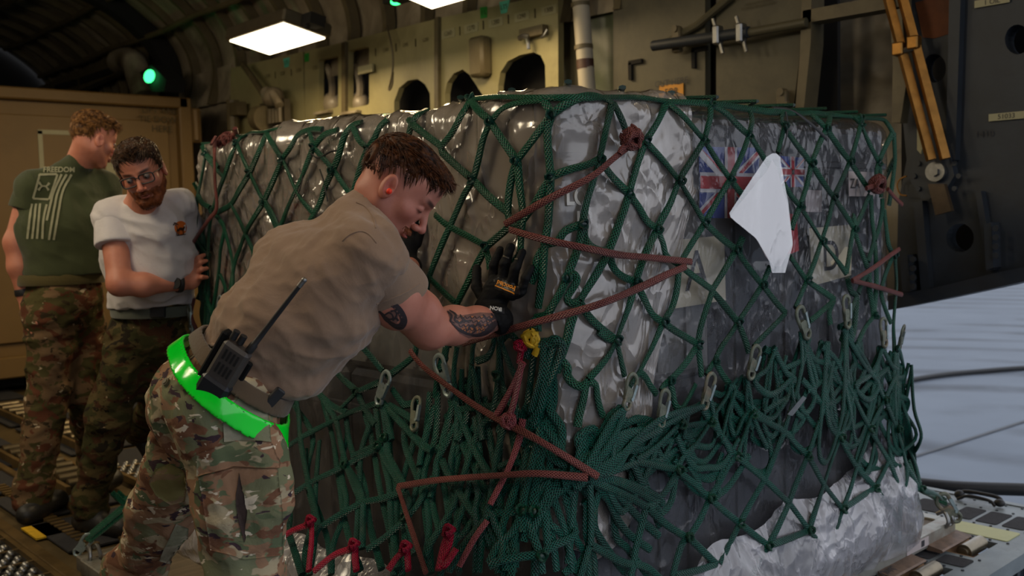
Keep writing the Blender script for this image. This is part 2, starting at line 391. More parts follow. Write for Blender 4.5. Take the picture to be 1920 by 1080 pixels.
# tread planks forward with dark inserts
tp = MB()
for i in range(5):
    for j in range(9):
        x = 1.35+i*.62; y = 4.3+j*.62
        tp.box((x+.2, y+.24, .004), (.23, .26, .004))
ins = struct(tp.build('floor', M['grip'])); ins['label'] = 'dark grip panels set into the cargo floor'
# roller trays
def roller_tray(x, y0, y1, lab, n, rw=.16, deckz=0.0):
    t = thing('roller_tray', lab, 'roller tray', (x, (y0+y1)/2, deckz), 'roller trays in the cargo floor')
    b_ = MB(); b_.box((x-rw/2-.02, (y0+y1)/2, deckz+.022), (.012, (y1-y0)/2, .03)); b_.box((x+rw/2+.02, (y0+y1)/2, deckz+.022), (.012, (y1-y0)/2, .03)); b_.box((x, (y0+y1)/2, deckz+.002), (rw/2, (y1-y0)/2, .004)); b_.build('tray_frame', M['rail'], t)
    for i in range(n):
        y = y0+(i+.5)*(y1-y0)/n; q = MB(); q.cyl((x-rw/2, y, deckz+.045), (x+rw/2, y, deckz+.045), .028, 16); q.build('roller', M['roller'], t, True)
    return t
def ball_mat(poly_x, y0, y1, lab):
    x0, x1 = poly_x
    t = thing('ball_caster_mat', lab, 'ball mat', ((x0+x1)/2, (y0+y1)/2, 0))
    b_ = MB(); b_.box(((x0+x1)/2, (y0+y1)/2, .005), ((x1-x0)/2, (y1-y0)/2, .006)); b_.build('base_plate', M['black'], t)
    b_ = MB()
    for s in (x0, x1): b_.box((s, (y0+y1)/2, .015), (.012, (y1-y0)/2, .018))
    for k in range(int((y1-y0)/.2)): b_.cyl((x0, y0+.1+k*.2, .03), (x1, y0+.1+k*.2, .03), .005, 6)
    b_.build('mat_frame', M['rail'], t)
    q = MB(); r = .019
    nx = int((x1-x0)/.052); ny = int((y1-y0)/.05)
    for i in range(nx):
        for j in range(ny):
            q.sphere((x0+.03+i*.052+(.026 if j % 2 else 0)*.9, y0+.03+j*.05, .02), (r, r, r*1.1), 8, 6)
    o_ = q.build('caster_ball', M['steel'], t, True, fix=False); o_['kind'] = 'stuff'
    return t
ball_mat((.86, 1.17), 2.7, 5.2, 'mat of dark steel ball casters in the floor at the lower left')
ball_mat((1.95, 2.26), 4.6, 5.6, 'small mat of brassy ball casters behind the pushing man')
for (x, y0, y1, n, s) in [(1.72, 5.2, 6.5, 9, 'between the legs of the two men at the back'), (2.12, 6.2, 8.2, 12, 'at the foot of the tan container'), (2.75, 5.6, 7.4, 11, 'farthest across the floor, behind the bearded man')]:
    roller_tray(x, y0, y1, 'roller tray with pale metal rollers '+s, n)
tw = MB()
for k in range(26): tw.box((1.42, 4.3+k*.055, .008), (.03, .014, .006))
tag(tw.build('toothed_rack', M['rail']), 'toothed metal rack strip in the floor beside the long rail', 'rack')
tw = MB(); q0 = onz(80, 997, .0)
tw.box((q0[0], q0[1], .004), (.06, .11, .004)); tag(tw.build('floor_marking', M['strap_y']), 'yellow painted rectangle on the floor near the bottom left', 'marking')

# ramp deck on the right
deck = thing('ramp_deck', 'grey metal ramp deck with black grip inserts and yellow strip at the right', 'deck', (4.0, 2.0, 0))
b_ = MB(); b_.prism([[(2.7, 1.5, -.01), (4.62, 1.5, -.01), (4.62, 2.6, -.01), (2.7, 2.6, -.01)], [(3.83, 1.6, -.01), (3.83, 1.72, -.01), (4.06, 1.72, -.01), (4.06, 1.6, -.01)], [(3.42, 1.6, -.01), (3.42, 1.72, -.01), (3.65, 1.72, -.01), (3.65, 1.6, -.01)]], (0, 0, -.03)); b_.build('deck_plate', M['deck'], deck)
b_ = MB(); b_.box((3.66, 1.5, -.035), (.98, .025, .03)); b_.box((4.64, 2.05, -.035), (.02, .57, .03)); b_.build('edge_beam', M['deck'], deck)
for k in range(5):
    b_ = MB(); x = 2.95+k*.37
    b_.prism([[(x, 1.52, -.07), (x, 1.62, -.07), (x, 1.62, -.5), (x, 1.56, -.5)]], (.03, 0, 0)); b_.box((x+.17, 1.64, -.3), (.17, .012, .24)); b_.build('edge_bracket', M['darkgrey'], deck)
def dq(x0, x1, y0, y1, name, m_, z=-.01, h=.003, r=.012):
    pts = []
    for cx_, cy_, a in ((x1-r, y1-r, 0), (x0+r, y1-r, 90), (x0+r, y0+r, 180), (x1-r, y0+r, 270)):
        for t in (0, 30, 60, 90): pts.append((cx_+r*cos(radians(a+t)), cy_+r*sin(radians(a+t)), z))
    q = MB(); q.prism([pts], (0, 0, h)); return q.build(name, m_, deck)
for (y0, y1) in ((1.81, 1.9), (1.7, 1.79), (1.59, 1.68), (1.94, 2.1)): dq(4.29, 4.47, y0, y1, 'grip_insert', M['grip'])
for (x0, x1) in ((3.69, 3.79), (3.27, 3.38)): 
    for (y0, y1) in ((1.58, 1.69), (1.71, 1.82)): dq(x0, x1, y0, y1, 'grip_insert', M['grip'])
dq(4.1, 4.24, 1.58, 1.86, 'yellow_strip', simple('pale_yellow_strip', srgb(178, 180, 130), .6, 0, .08, 9, .05))
b_ = MB()
for x in (4.26, 4.5, 4.6, 3.66, 3.81, 4.08):
    for k in range(7): b_.cyl((x, 1.57+k*.07, -.012), (x, 1.57+k*.07, -.006), .006, 8)
r_ = b_.build('rivet', M['darkgrey'], deck); r_['kind'] = 'stuff'
for x in (3.94, 3.535):
    b_ = MB(); b_.box((x, 1.66, -.075), (.115, .06, .004)); b_.box((x-.11, 1.66, -.04), (.004, .06, .03)); b_.box((x, 1.715, -.04), (.11, .004, .03)); b_.build('roller_well', simple('tan_well_%d' % int(x*100), srgb(176, 136, 96), .6, 0, .15, 10, .05), deck)
    b_ = MB(); b_.cyl((x-.07, 1.655, -.012), (x+.085, 1.655, -.012), .03, 24); b_.cyl((x-.085, 1.655, -.012), (x-.07, 1.655, -.012), .02, 16); b_.build('roller', M['roller'], deck, True)
b_ = MB(); sh = np.array([4.555, 1.88, .0]); b_.tube(crom([sh+np.array(q) for q in ((0, -.1, 0), (.02, -.08, .028), (.02, 0, .034), (.02, .08, .028), (0, .1, 0))], 6), .009, 10); b_.tube(crom([sh+np.array(q) for q in ((-.025, -.08, 0), (-.02, -.05, .02), (-.02, .04, .024), (-.025, .09, .0))], 6), .007, 10); b_.sphere(sh+np.array((0, .09, .015)), (.02, .024, .022)); b_.sphere(sh+np.array((0, -.09, .012)), (.02, .024, .018))
tag(b_.build('tie_down_shackle', M['black'], smooth=True), 'black folded tie-down shackle lying on the outer edge of the ramp deck', 'shackle')
mb = MB(); P = [W(x, y, d) for x, y, d in ((1560, 893, 5.4), (1640, 900, 5.3), (1720, 907, 5.2), (1800, 914, 5.1), (1920, 918, 5.0), (2060, 922, 4.9))]
tag(mb.tube(crom(P, 6), .033, 14).build('rubber_hose', M['black'], smooth=True), 'thick black rubber hose crossing just beyond the ramp edge', 'hose')
# ---------------------------------------------------------------- starboard wall: panels, holes, labels
XW = 4.5
def ppoly(px, X=XW): return [onx(x, y, X) for x, y in px]
def panel(px, holes=(), X=XW, t=.05, m='olive', name='wall_right', lab=None, parent=None):
    b_ = MB(); b_.prism([ppoly(px, X)]+[ppoly(h, X) for h in holes], (t, 0, 0)); o_ = b_.build(name, M[m], parent)
    if not parent: struct(o_)
    if lab: o_['label'] = lab
    return o_
def rr(x0, y0, x1, y1, r=6, sk=0):
    p = []
    for cx_, cy_, a in ((x1-r, y0+r, -90), (x1-r, y1-r, 0), (x0+r, y1-r, 90), (x0+r, y0+r, 180)):
        for t in (0, 30, 60, 90): x = cx_+r*cos(radians(a+t)); p.append((x, cy_+r*sin(radians(a+t))-sk*(x-x0)))
    return p
BOT = 420
panel([(432, 128), (568, 97), (572, BOT), (432, BOT)], lab='olive sidewall panel beside the folded seat fittings')
panel([(571, 96), (641, 80), (645, BOT), (574, BOT)], [rr(598, 112, 634, 208, 4, .2)], lab='narrow olive sidewall panel with an open rectangular bay')
panel([(645, 78), (816, 36), (822, BOT), (649, BOT)], [rr(653, 95, 692, 204, 4, .2), [(x*1., y*1.) for x, y in ((738, 300), (739, 190), (748, 165), (765, 151), (783, 148), (797, 158), (806, 175), (810, 300))]], lab='olive sidewall panel with a bay and an arched opening')
panel([(819, 35), (1046, -14), (1048, BOT), (825, BOT)], [[(834, 300), (834, 175), (838, 155), (850, 138), (867, 130), (880, 140), (906, 180), (910, 300)], [(934, 300), (934, 160), (938, 136), (952, 115), (975, 103), (1000, 98), (1014, 104), (1022, 122), (1026, 300)]], lab='olive sidewall panel with two rounded dark openings')
panel([(432, 140), (1046, 0), (1048, BOT), (432, BOT)], X=XW+.3, m='hole', name='wall_right', lab='near-black sheet painted as the shade behind the sidewall openings')  # solid sheet whose black colour stands for shade inside the openings
panel([(1100, -60), (1152, -75), (1152, 500), (1100, 500)], X=XW+.12, m='quilt_green', lab='greenish insulation strip behind the vertical pipe')
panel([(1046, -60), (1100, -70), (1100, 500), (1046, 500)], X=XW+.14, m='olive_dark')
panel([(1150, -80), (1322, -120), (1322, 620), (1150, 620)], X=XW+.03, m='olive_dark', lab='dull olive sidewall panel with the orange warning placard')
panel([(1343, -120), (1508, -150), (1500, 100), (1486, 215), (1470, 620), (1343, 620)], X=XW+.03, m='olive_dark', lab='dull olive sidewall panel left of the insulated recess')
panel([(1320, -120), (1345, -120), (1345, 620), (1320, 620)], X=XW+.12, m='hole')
panel([(1440, -150), (1720, -220), (1720, 440), (1688, 450), (1688, 556), (1440, 640)], X=XW+.5, m='quilt', lab='crumpled insulation at the back of the dark recess')
panel([(1508, -150), (1524, -150), (1520, 80), (1506, 215), (1490, 215), (1500, 100)], X=XW-.02, t=.12, m='frame', lab='pale frame post at the left of the insulated recess')
panel([(1505, 20), (1690, -15), (1690, 12), (1505, 44)], X=XW-.02, t=.1, m='frame')
panel([(1668, 20), (1690, 16), (1700, 150), (1688, 230), (1672, 230), (1674, 120)], X=XW-.03, t=.07, m='frame', lab='ragged pale frame edge at the right of the recess')
# wall to the left, forward of the panels, and lower wall
panel([(336, 150), (432, 120), (432, 620), (336, 620)], X=XW+.12, m='quilt', lab='insulated sidewall forward of the panels')
for (x, y0, y1) in ((643, 80, BOT), (817, 33, BOT)):
    panel([(x-3, y0), (x+4, y0-2), (x+4, y1), (x-3, y1)], X=XW-.03, t=.03, m='frame', name='trim_2')
# station labels and writing
def wtext(s, x, y, h, X, m='stencil', xs=1.0, name='lettering', bg=None, pad=(1.25, 1.35), parent=None, lab=None, cat='label', group=None):
    P = onx(x, y, X); d = (P-CO)@CF; sz = h*d/FPX*1.35
    t = MB()
    if bg:
        wd = len(s.split('\n')[0])*sz*.33*pad[0]; hh = sz*.5*pad[1]*len(s.split('\n'))
        t.box(P+np.array((.001, 0, 0)), (.0015, wd, hh), mi=1)
    text(s, sz, None, P-np.array((.002, 0, 0)), (0, -xs, 0), (0, 0, 1), mb=t, ext=.001)
    o_ = t.build(name, [M[m], M[bg] if bg else M[m]], parent, fix=False)
    if not parent: tag(o_, lab, cat, group)
    return o_
for s, x, y, q in (('1260', 840, 63, 'nearest the panel seam, above the pointed opening'), ('1270', 883, 53, 'above the putty coloured box'), ('1280', 929, 42, 'directly below the turquoise funnel marker'), ('1290', 978, 31, 'just left of the latch bracket'), ('1300', 1029, 19, 'above the latch bracket, closest to the vertical pipe')):
    wtext(s, x, y, 9, XW-.004, bg='labelbg', name='station_label', lab='pale label %s %s' % (s, q))
for s, x, y, q in (('1210', 502, 143, 'farthest left, near the folded seat fittings'), ('1220', 530, 138, 'under the small turquoise marker'), ('1230', 560, 132, 'at the right edge of the farthest olive panel'), ('1235', 591, 127, 'on the narrow panel beside the open bay'), ('1240', 723, 94, 'right of the second open bay'), ('1245', 760, 84, 'over the arched opening'), ('1250', 798, 75, 'beside the seam left of the widest panel')):
    wtext(s, x, y, 7, XW-.004, name='station_number', lab='small stencilled number %s %s' % (s, q))
tk = MB()
for x, y in ((862, 58), (906, 47), (953, 36), (1003, 25), (779, 80), (742, 89), (704, 98), (546, 136), (516, 141)):
    P = onx(x, y, XW-.004); tk.box(P, (.001, .005, .03))
tag(tk.build('tick_marks', M['stencil']), 'row of short dark tick marks between the station labels', 'marking')['kind'] = 'stuff'
def tape(px, m, lab, s):
    b_ = MB(); b_.prism([ppoly(px, XW-.004)], (.002, 0, 0)); P = np.mean(ppoly(px, XW-.006), axis=0)
    text(s, .045, None, P, (0, -1, 0), (0, 0, 1), mb=b_, mi=1); tag(b_.build('tape_marker', [M[m], M['stencil']], fix=False), lab, 'marker')
tape([(900, 14), (913, 12), (913, 33), (901, 35)], 'green_tape', 'green rectangular marker stuck above the 1280 label', '1 L')
tape([(936, 4), (956, -1), (950, 24), (939, 26)], 'cyan_tape', 'turquoise funnel-shaped marker near the top of the sidewall', 'LTS')
tape([(531, 110), (543, 107), (541, 125), (533, 127)], 'cyan_tape', 'small turquoise marker on the farthest olive panel', 'LTS')
tape([(571, 101), (579, 99), (579, 115), (571, 116)], 'green_tape', 'small green marker on the narrow sidewall panel', '1')
b_ = MB(); b_.prism([ppoly([(1236, 161), (1281, 156), (1281, 193), (1236, 196)], XW+.02)], (.006, 0, 0))
text('CUT HERE\nFOR\nEMERGENCY', .052, None, onx(1259, 172, XW+.018), (0, -1, 0), (0, 0, 1), mb=b_, mi=1)
tag(b_.build('warning_placard', [M['orange'], M['ink']], fix=False), 'orange warning placard reading CUT HERE FOR EMERGENCY on the sidewall', 'placard')
wtext('DEFENSIVE SYSTEM\nSTOWED BEHIND LINER', 1422, 8, 5, XW+.024, name='stencil', lab='small stencilled notice about a defensive system high on the dull panel')
# small box on wall
b_ = MB(); P = onx(900, 107, XW-.05); b_.box(P, (.05, .075, .135), bev=.02); o_ = b_.build('junction_box', M['frame'], smooth=True); tag(o_, 'putty coloured rounded junction box on the sidewall between the arched openings', 'box')
# latch fitting
t = thing('latch_fitting', 'metal latch bracket with a hanging hook above the right arched opening', 'bracket', onx(1000, 62, XW-.04))
b_ = MB(); b_.box(onx(1000, 60, XW-.03), (.025, .11, .03)); b_.build('bracket', M['frame'], t)
b_ = MB(); b_.tube(crom([onx(985, 66, XW-.05), onx(990, 78, XW-.06), onx(991, 92, XW-.06)], 5), .014, 8); b_.tube(crom([onx(975, 72, XW-.05), onx(982, 68, XW-.06), onx(992, 70, XW-.05)], 4), .02, 8); b_.tube(crom([onx(1015, 70, XW-.05), onx(1020, 66, XW-.05), onx(1026, 55, XW-.04)], 4), .01, 8); b_.build('hook', M['steel'], t, True)
b_ = MB(); b_.tube(crom([onx(725, 48, XW-.0), onx(727, 54, XW-.08), onx(733, 80, XW-.1), onx(737, 110, XW-.1), onx(735, 140, XW-.1), onx(729, 168, XW-.09), onx(735, 160, XW-.09), onx(737, 135, XW-.09)], 5), .008, 6)
tag(b_.build('hanging_strap', M['frame'], smooth=True), 'thin pale strap hanging down in front of the sidewall panel', 'strap')
# vertical pipe
t = thing('conduit_pipe', 'thick pale grey vertical pipe with clamps beside the olive panels', 'pipe', onx(1100, 180, XW-.05))
b_ = MB(); b_.tube([onx(1082, -80, XW-.05), onx(1090, 20, XW-.05), onx(1103, 190, XW-.05), onx(1112, 300, XW-.05)], .052, 20); b_.build('pipe_body', M['lightpipe'] if 'lightpipe' in M else M['pipe'], t, True) if 'pipe' in M else b_.build('pipe_body', simple('pale_pipe_paint', srgb(176, 168, 150), .5, 0, .06, 4, .04), t, True)
for y, m_ in ((85, 'frame'), (5, 'frame')):
    b_ = MB(); x = 1088+(y-5)*.077; b_.cyl(onx(x, y, XW-.05), onx(x+.6, y+8, XW-.05), .058, 20); b_.build('clamp', M[m_], t, True)
b_ = MB(); b_.cyl(onx(1097, 112, XW-.05), onx(1098, 130, XW-.05), .0535, 20); b_.build('label_band', simple('brown_band', srgb(70, 42, 30), .5), t, True)
# horizontal bar with clamps
t = thing('stowed_bar', 'long dark stowed bar clamped across the dull sidewall panels', 'bar', onx(1400, 65, XW-.05))
b_ = MB(); b_.tube([onx(1225, 86, XW-.08), onx(1404, 60, XW-.08)], .03, 12); b_.build('bar_tube', M['darkgrey'], t, True)
b_ = MB(); b_.tube([onx(1400, 62, XW-.07), onx(1512, 42, XW-.05)], .024, 10); b_.build('bar_extension', M['olive_dark'], t, True)
for x, y in ((1346, 66), (1390, 62)):
    b_ = MB(); P = onx(x, y, XW-.09); b_.box(P, (.03, .02, .05), bev=.008); b_.tube([P+(0, .03, .09), P, P+(0, -.03, -.1)], .01, 8); b_.build('clamp', M['steel'], t)
b_ = MB(); b_.tube([onx(1245, 82, XW), onx(1310, 45, XW), onx(1370, -6, XW)], .022, 8); tag(b_.build('brace_strut', M['olive_dark'], smooth=True), 'slanting olive brace strut rising across the dull sidewall panel', 'strut')
for x, y, s in ((1468, 195, 'near the insulated recess'), (1270, 75, 'left of the stowed bar')):
    b_ = MB(); P = onx(x, y, XW-.02); b_.box(P, (.02, .03, .07), bev=.008); b_.cyl(P+(-.03, 0, .06), P+(.02, 0, .06), .02, 12); b_.tube([P+(-.02, .05, -.03), P+(-.03, -.05, .0)], .01, 8)
    tag(b_.build('wall_fitting', M['frame'], smooth=True), 'small metal wall fitting '+s, 'fitting')
for x, y in ((1192, 116), (1312, 92)):
    b_ = MB(); P = onx(x, y, XW+.02); b_.box(P, (.01, .05, .012)); b_.box(P+(0, .04, -.05), (.01, .012, .05)); struct(b_.build('trim_3', M['hole']))
# seat fittings at the far left of the wall
t = thing('folded_seat_fitting', 'jumble of brass coloured seat fittings folded against the far sidewall', 'fitting', onx(500, 190, XW-.15))
b_ = MB(); b_.tube([onx(455, 120, XW-.12), onx(480, 155, XW-.15), onx(508, 200, XW-.15)], .03, 10); b_.build('seat_strut', M['frame'], t, True)
b_ = MB(); b_.sphere(onx(512, 182, XW-.15), (.09, .13, .09)); b_.sphere(onx(500, 175, XW-.15), (.05, .06, .06)); b_.tube(crom([onx(512, 175, XW-.2), onx(520, 190, XW-.2), onx(524, 198, XW-.2)], 5), .04, 10); b_.build('seat_roll', M['quilt'], t, True)
b_ = MB(); b_.tube([onx(497, 222, XW-.2), onx(485, 222, XW-.2)], .11, 20); b_.build('seat_wheel', M['frame'], t, True)
b_ = MB()
for k in range(4): b_.tube([onx(506+k*6, 205-k, XW-.18), onx(507+k*6, 232-k, XW-.18)], .025, 8)
b_.box(onx(516, 218, XW-.1), (.03, .22, .13)); b_.build('seat_bracket', M['lamp_frame'], t, True)
b_ = MB(); b_.tube([onx(436, 188, XW-.1), onx(438, 245, XW-.1)], .06, 10); b_.box(onx(444, 205, XW-.1), (.05, .1, .06)); b_.build('seat_post', M['frame'], t)
for (x, y, s) in ((620, 150, 'left'), (672, 150, 'right')):
    b_ = MB(); P = onx(x, y, XW+.12); 
    b_.box(onx(x, 212, XW+.05), (.1, .12, .01)); b_.sphere(onx(x+2, 195, XW+.12), (.08, .1, .1)); b_.tube(crom([onx(x-8, 125, XW+.1), onx(x, 140, XW+.1), onx(x+4, 165, XW+.1), onx(x+1, 195, XW+.1)], 4), .035, 8)
    tag(b_.build('stowed_bundle', M['quilt'], smooth=True), 'pale crumpled bundle stowed in the %s rectangular bay of the sidewall' % s, 'bundle')
b_ = MB(); b_.box(onx(686, 130, XW-.03), (.01, .1, .03)); tag(b_.build('data_plate', M['labelbg']), 'pale blank data plate across the right rectangular bay', 'plate')

# ---------------------------------------------------------------- curved upper shell
prof = [(XW+.12, 2.6), (XW+.2, 2.95), (XW+.1, 3.3), (XW-.25, 3.65), (XW-.75, 3.9), (3.0, 4.08), (1.75, 4.15)]
prof = [tuple(p) for p in crom(prof, 4)]; full = prof+[(3.5-x, z) for x, z in prof[-2::-1]]
def arch(y0, y1, ny, m, name, lab, half=full, bulge=.05):
    A = np.array(half); V = []; F = []
    for j in range(ny+1):
        y = y0+(y1-y0)*j/ny
        for i, (x, z) in enumerate(A):
            ph = ((y/.5) % 1); k = bulge*sin(pi*ph); n_ = vnoise(np.array([x*3, y*3, z*3]))*.03
            cx_, cz_ = 1.75, 2.2; d = np.array([cx_-x, cz_-z]); d = d/np.linalg.norm(d); V.append((x+d[0]*(k+n_), y, z+d[1]*(k+n_)))
    na = len(A)
    for j in range(ny):
        for i in range(na-1): F.append((j*na+i, j*na+i+1, (j+1)*na+i+1, (j+1)*na+i))
    o_ = struct(mesh(name, V, F, m, smooth=True)); o_['label'] = lab; return o_
arch(-1.5, 14.5, 160, M['quilt'], 'ceiling', 'quilted insulation lining of the arched ceiling')
A = np.array(full)
for k, y in enumerate(np.arange(-1.5, 14.5, .5)):
    big = abs(y-10.5) < .1
    b_ = MB(); V = []; F = []
    wd, dp = (.09, .22) if big else (.028, .11)
    for (x, z) in A:
        d = np.array([1.75-x, 2.2-z]); d = d/np.linalg.norm(d)
        for (a_, e_) in ((-wd, .02), (-wd, dp), (wd, dp), (wd, .02)): V.append((x+d[0]*e_, y+a_, z+d[1]*e_))
    n = len(A)
    for i in range(n-1):
        for j in range(4): F.append((i*4+j, (i+1)*4+j, (i+1)*4+(j+1) % 4, i*4+(j+1) % 4))
    b_.add(V, F); o_ = struct(b_.build('trim_4', M['hole'] if big else M['frame']))
for (x, z, r) in ((3.9, 3.72, .03), (3.3, 3.85, .04), (2.6, 3.95, .035), (4.3, 3.4, .03), (2.1, 3.98, .03)):
    b_ = MB(); P = [(x+.04*vnoise(np.array([y, x, z])), y, z+.04*vnoise(np.array([y*1.3, z, 3.]))) for y in np.arange(2., 14.4, .4)]
    b_.tube(P, r, 8); o_ = struct(b_.build('trim_5', M['frame'], smooth=True)); o_['label'] = 'cable run along the ceiling'
# duct beam on the far starboard side
t = thing('air_duct', 'long boxy air duct running above the tan container', 'duct', (4.0, 11.5, 3.0))
b_ = MB(); b_.prism([[onx(x, y, 4.35) for x, y in ((60, 168), (150, 130), (236, 92), (262, 92), (262, 118), (150, 168), (110, 182), (60, 200))]], (.1, 0, 0)); b_.build('duct_body', M['frame'], t)
b_ = MB(); b_.prism([[onx(x, y, 4.34) for x, y in ((105, 160), (145, 148), (145, 160), (105, 170))]], (-.02, 0, 0)); b_.prism([[onx(x, y, 4.34) for x, y in ((152, 146), (212, 126), (212, 138), (152, 158))]], (-.02, 0, 0)); b_.build('duct_slot', M['hole'], t)
b_ = MB(); b_.tube(crom([onx(x, y, 4.2) for x, y in ((222, 116), (240, 112), (254, 122), (260, 145), (268, 168), (272, 182))], 6), .13, 16)
tag(b_.build('duct_elbow', M['quilt'], smooth=True), 'pale fabric elbow pipe curving down behind the tan container', 'pipe')
t = thing('green_indicator_lamp', 'dark lamp box with a glowing green lens above the tan container', 'lamp', onx(292, 140, 4.1))
b_ = MB(); b_.prism([[onx(x, y, 4.1) for x, y in ((262, 136), (284, 122), (312, 150), (308, 172), (285, 172))]], (.2, 0, 0)); b_.build('lamp_box', M['hole'], t)
b_ = MB(); P = onx(280, 143, 4.05); b_.sphere(P, (.03, .12, .065), R=None); b_.build('lens', M['green_lamp'], t, True)
t = thing('green_indicator_lamp', 'small green lit lens at the top edge beside the nearer ceiling light', 'lamp', onx(742, 4, 3.9))
b_ = MB(); b_.sphere(onx(744, 2, 3.85), (.03, .06, .025)); b_.build('lens', M['green_lamp'], t, True)
b_ = MB(); b_.box(onx(742, -8, 3.9), (.05, .08, .045)); b_.build('lamp_box', M['hole'], t)

# ---------------------------------------------------------------- ceiling light fixtures
def fixture(c, ang, lab, L=1.15, Wd=.42, power=22, col=WARM):
    c = np.array(c); t = thing('cargo_light', lab, 'light', c, 'ceiling lights of the cargo bay')
    u = np.array([0, 1., 0]); n = np.array([-sin(ang), 0, -cos(ang)]); v = np.cross(u, n); R = np.array([v, u, -n]).T
    b_ = MB(); b_.box(c+(-n)*.05, (Wd/2+.03, L/2+.04, .05), R, bev=.015); b_.build('housing', M['lamp_frame'], t)
    b_ = MB(); b_.box(c+n*.004, (Wd/2, L/2, .006), R); b_.build('diffuser', M['lamp'], t)
    for s in (-1, 1): b_ = MB(); b_.box(c+u*s*(L/2+.1)-n*.05, (.06, .07, .04), R); b_.sphere(c+u*s*(L/2+.1)+v*.04, .025); b_.build('end_cap', M['hole'], t)
    area('bay_light', c+n*.03, c+n*2, Wd, L, power, col)
fixture(onx(518, 73, 3.75), radians(12), 'lit rectangular ceiling light above the far olive panels', L=.82, Wd=.34, power=24)
fixture(onx(838, -26, 3.75), radians(12), 'lit ceiling light cut off by the top edge of the picture', L=.75, Wd=.36, power=24)
fixture((.1, 3.0, 3.75), radians(-25), 'unseen ceiling light added on the port side to brighten the load', L=.9, Wd=.3, power=9, col=(1, .84, .62))  # added lamp out of view, brightens the left face of the load
fixture((1.2, .2, 3.95), 0, 'lit ceiling light nearest the ramp opening, port of centre', L=.7, Wd=.3, power=6)
fixture((3.3, .4, 3.85), radians(15), 'lit ceiling light nearest the ramp opening, starboard of centre', L=.7, Wd=.3, power=2.5)
for y_, n_ in ((6.9, 'farthest forward of the port side row'), (5.0, 'middle of the port side row'), (3.2, 'aft end of the port side row')): fixture((-.25, y_, 2.9), radians(-60), 'lit ceiling light over the port sidewall, '+n_, L=.8, Wd=.34, power=10.5, col=(1, .84, .62))

# ---------------------------------------------------------------- container
YC = 9.0
t = thing('shipping_container', 'tan metal shipping container with stencilled lifting instructions', 'container', (2.5, YC, 0))
def cpt(x, y, Y=YC): return ony(x, y, Y)
x1 = cpt(345, 300)[0]; zt = cpt(200, 176)[2]
b_ = MB(); b_.box(((x1-3.2)/2, YC+1.2, (zt+.14)/2), ((x1+3.2)/2, 1.19, (zt-.14)/2), bev=.02); b_.build('container_body', M['tan'], t)
b_ = MB()
b_.box(((x1-3.2)/2, YC-.03, zt-.05), ((x1+3.2)/2+.03, .06, .05), bev=.012); b_.box(((x1-3.2)/2, YC-.03, .22), ((x1+3.2)/2+.03, .06, .09), bev=.012)
b_.box((x1, YC-.03, (zt+.14)/2), (.06, .06, (zt-.14)/2), bev=.012); b_.box((x1+.02, YC+1.2, zt-.07), (.06, 1.2, .075), bev=.012)
b_.build('corner_frame', M['tan'], t)
b_ = MB(); b_.box((x1-1.9, YC-.012, zt/2+.1), (1.75, .02, zt/2-.32), bev=.008); b_.build('door', M['tan'], t)
for zz in (zt-.25, zt-.95):
    b_ = MB(); b_.box((x1+.1, YC-.02, zz), (.06, .05, .16), bev=.012); b_.cyl((x1+.1, YC-.08, zz-.14), (x1+.1, YC-.08, zz+.14), .03, 12); b_.build('hinge', M['tan'], t)
P = cpt(303, 225, YC-.04); tt = MB(); text('LIFT AND\nTIE DOWN\nHERE', .085, None, P, (1, 0, 0), (0, 0, 1), mb=tt); tt.build('lettering', M['stencil'], t, fix=False)
b_ = MB()
for (a_, c_) in (((74, 248), (128, 248)), ((76, 248), (78, 320))):
    A_, B_ = cpt(*a_, YC-.036), cpt(*c_, YC-.036); b_.box((A_+B_)/2, np.abs(A_-B_)/2+(.014, .001, .014))
b_.build('tape_outline', M['labelbg'], t)
b_ = MB(); A_, B_ = cpt(198, 305, YC-.04), cpt(218, 340, YC-.04); b_.box((A_+B_)/2, np.abs(A_-B_)/2+(0, .002, 0)); b_.build('document_sheet', M['labelbg'], t)
b_ = MB()
for x in np.arange(-3, x1, .9): b_.box((x, YC+1.2, .09), (.12, 1.1, .05))
b_.build('skid', M['hole'], t)

# ---------------------------------------------------------------- aft side structure on the right
XA = 4.6
t = thing('side_door_frame', 'dark grey slab of aft fuselage structure with round holes at the upper right', 'structure', onx(1800, 300, XA))
t['kind'] = 'structure'
H = [circ((1752, 128), 22, 20, 27), circ((1908, 74), 24, 20, 28), circ((1800, 446), 26, 20, 27)]
b_ = MB(); b_.prism([ppoly([(1682, -120), (2150, -260), (2150, 470), (1925, 525), (1870, 536), (1765, 560), (1680, 578), (1684, 380), (1700, 300), (1690, 200)], XA)]+[ppoly(h, XA) for h in H], (.1, 0, 0)); b_.build('frame_plate', M['darkgrey'], t)
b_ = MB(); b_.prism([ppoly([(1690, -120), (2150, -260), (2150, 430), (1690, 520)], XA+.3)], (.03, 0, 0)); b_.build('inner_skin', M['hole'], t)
b_ = MB(); b_.prism([[p+np.array((-.06, 0, 0)) for p in ppoly([(1676, 553), (1765, 537), (1865, 513), (1925, 500), (2150, 448), (2150, 472), (1925, 527), (1868, 540), (1765, 562), (1676, 580)], XA)]], (.3, 0, 0)); b_.build('sill_beam', M['darkgrey'], t)
for P0 in ([(1790, -60), (1812, -60), (1800, 300), (1782, 300)], [(1838, 360), (1848, 358), (1872, 505), (1858, 508)], [(1722, 380), (1738, 376), (1752, 540), (1736, 544)]):
    b_ = MB(); b_.prism([[p+np.array((-.05, 0, 0)) for p in ppoly(P0, XA)]], (.06, 0, 0)); b_.build('rib', M['darkgrey'], t)
